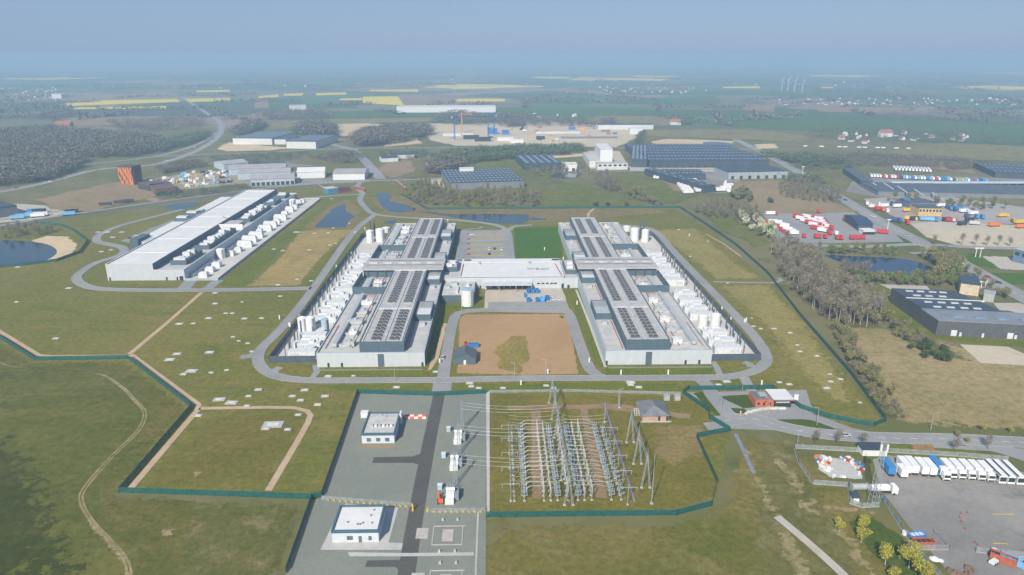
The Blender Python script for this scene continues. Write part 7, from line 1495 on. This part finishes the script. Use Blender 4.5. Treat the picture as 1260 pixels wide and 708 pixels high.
for poly, n, h, m in (([(-60, 168), (60, 160), (120, 167), (190, 171), (212, 181), (160, 194), (100, 196), (-60, 204)], 2600, 13, WOODM), ([(-60, 206), (105, 197), (95, 208), (55, 224), (-60, 236)], 900, 12, WOODM), ([(150, 186), (215, 176), (240, 168), (262, 166), (235, 178), (190, 190)], 350, 11, WOODG), ([(130, 150), (250, 147), (258, 157), (200, 165), (140, 160)], 300, 10, WOODM),
        ([(282, 166), (300, 156), (322, 152), (326, 157), (300, 168)], 320, 13, WOODM), ([(362, 166), (372, 157), (400, 155), (412, 161), (412, 170), (380, 171)], 420, 15, WOODM), ([(432, 176), (445, 166), (480, 160), (525, 159), (532, 166), (505, 174), (470, 180), (440, 182)], 700, 15, WOODM), ([(528, 197), (560, 189), (620, 184.5), (715, 182), (718, 190), (650, 195), (560, 204)], 800, 10, WOODG), ([(520, 212), (545, 196), (575, 194), (570, 208), (540, 218)], 200, 11, WOODM),
        ([(950, 198), (1060, 190), (1160, 196), (1240, 203), (1180, 210), (1040, 204)], 900, 6, WOODM), ([(930, 192), (1000, 194), (1045, 202), (1000, 206)], 300, 9, WOODG), ([(960, 222), (1000, 222), (1030, 240), (1000, 226)], 60, 9, WOODG), ([(990, 172), (1000, 160), (1050, 157), (1100, 160), (1180, 162), (1245, 172), (1290, 180), (1180, 178), (1060, 176)], 420, 7, WOODM), ([(1060, 140), (1150, 136), (1300, 146), (1300, 158), (1200, 154), (1080, 148)], 360, 8, WOODM), ([(600, 152), (640, 146), (720, 150), (750, 158), (690, 156), (620, 158)], 350, 11, WOODM), ([(530, 152), (545, 142), (565, 140), (600, 145), (640, 142), (650, 150), (590, 155)], 420, 13, WOODM),
        ([(740, 150), (756, 149), (756, 155), (744, 156)], 60, 12, WOODM), ([(838, 148), (850, 148), (850, 155), (838, 155)], 50, 12, WOODG), ([(782, 176), (790, 163), (793, 164), (787, 178)], 90, 8, WOODG), ([(60, 142), (90, 136), (85, 148), (30, 148)], 160, 12, WOODM), ([(315, 142), (375, 138), (410, 140), (405, 147), (330, 148)], 240, 12, WOODM), ([(190, 242), (275, 230), (310, 231), (300, 236), (210, 246)], 120, 5, WOODG), ([(192, 208), (240, 200), (255, 205), (200, 215)], 200, 7, WOODM), ([(255, 195), (330, 190), (380, 190), (370, 197), (280, 203)], 220, 6, WOODG), ([(370, 195), (430, 188), (450, 194), (430, 203)], 160, 7, WOODM), ([(460, 190), (530, 187), (520, 195), (480, 197)], 140, 6, WOODG), ([(970, 205), (1040, 200), (1060, 208), (990, 212)], 120, 6, WOODG)):
    wood(poly, n, h, m)
hr = random.Random(21); b = MB()                                  # hedgerows and copses out to the haze
for k in range(190):
    py = hr.choice([hr.uniform(94, 108), hr.uniform(104, 128), hr.uniform(120, 150)]); px = hr.uniform(-60, 1320)
    if (390 < px < 800 and 140 < py) or (70 < px < 640 and 109 < py < 137 and k % 3): continue
    a = Vector(G(px, py)); ang = hr.choice((.5, .5+1.57, .1, 1.4))+hr.uniform(-.15, .15); L = hr.uniform(60, 700)*(a.y/3500); n = int(L/(9 if a.y < 3000 else 14)); wdt = hr.choice((3, 4, 5, 24))*(a.y/3000)
    for i in range(min(n, 60)):
        q = a+Vector((math.cos(ang), math.sin(ang)))*L*(i/max(n, 1)-.5); hh = hr.uniform(5, 11)
        for _ in range(7):
            c = Vector((q.x+hr.gauss(0, 3+wdt*.3), q.y+hr.gauss(0, 3+wdt*.3), hh*hr.uniform(.2, 1))); d = Vector((hr.gauss(0, 1), hr.gauss(0, .8), hr.gauss(0, .5))).normalized()*hh*.34; e = Vector((-d.y, d.x, hr.gauss(0, .5)*hh*.3)).normalized()*hh*.26
            b.face([tuple(c-d-e), tuple(c+d-e), tuple(c+d+e), tuple(c-d+e)])
b.build('treeline', WOODM, kind='stuff')

tr = [(1040, 537, 'silver', 0), (268, 160.5, 'white', 1.2), (262, 171, 'black', .6), (240, 182, 'white', .5), (205, 198.5, 'white', .3), (120, 210, 'silver', .3), (62, 224, 'white', .3), (20, 232, 'red', .3), (255, 143, 'silver', 2), (440, 184, 'white', .4), (500, 182.5, 'black', 0), (620, 180.6, 'white', 0), (1000, 223, 'white', -.7), (1040, 247, 'black', -.7), (1075, 267, 'white', -.7), (1118, 291, 'silver', -.6), (1182, 325, 'white', -.6), (1215, 342, 'red', -.6), (1228, 349, 'black', -.6), (700, 210.5, 'white', 0), (850, 209.8, 'silver', 0), (455, 206, 'white', 2), (560, 218, 'black', 0)]
for i, (px, py, c_, rot) in enumerate(tr):
    place('car_'+c_, lambda: car(mat('car_'+c_, CARC[c_], .25, spec=.6, var=.03)), (*G(px, py), .24 if py < 500 else .14), rot, '%s car driving on the %s' % (c_, 'public road past the gatehouse' if py > 500 else 'curving highway in the west' if px < 300 else 'diagonal road in the east' if px > 960 else 'roads beyond the campus'), 'cars driving on the public roads')
# ---------------------------------------------------------------- things that share a description are told apart by their order
same = {}
for o in S.objects:
    if o.parent is None and o.get('category'): same.setdefault(o['label'], []).append(o)
bpy.context.view_layer.update()
for lab, lst in same.items():
    if 1 < len(lst) <= 30 and len(lab.replace(',', '').split()) <= 13:
        lst.sort(key=lambda o: math.atan2(*((o.matrix_world.translation if o.location.length else o.matrix_world @ Vector(o.bound_box[0])).xy)))
        for i, o in enumerate(lst): o['label'] = '%s, %s from west' % (lab, ORD[i])
# ---------------------------------------------------------------- the air: one closed box of even haze round everything
hz = MB().box(-33000, 33000, -700, 31000, -1, 166)
m = bpy.data.materials.new('haze_air'); m.use_nodes = True; nt = m.node_tree; nt.nodes.remove(nt.nodes['Principled BSDF'])
pv = nt.nodes.new('ShaderNodeVolumePrincipled'); pv.inputs['Color'].default_value = (.39, .565, .765, 1); pv.inputs['Density'].default_value = .0003
pv.inputs['Anisotropy'].default_value = 0.0
nt.links.new(pv.outputs[0], nt.nodes['Material Output'].inputs['Volume'])
hz.build('haze', m, kind='stuff')
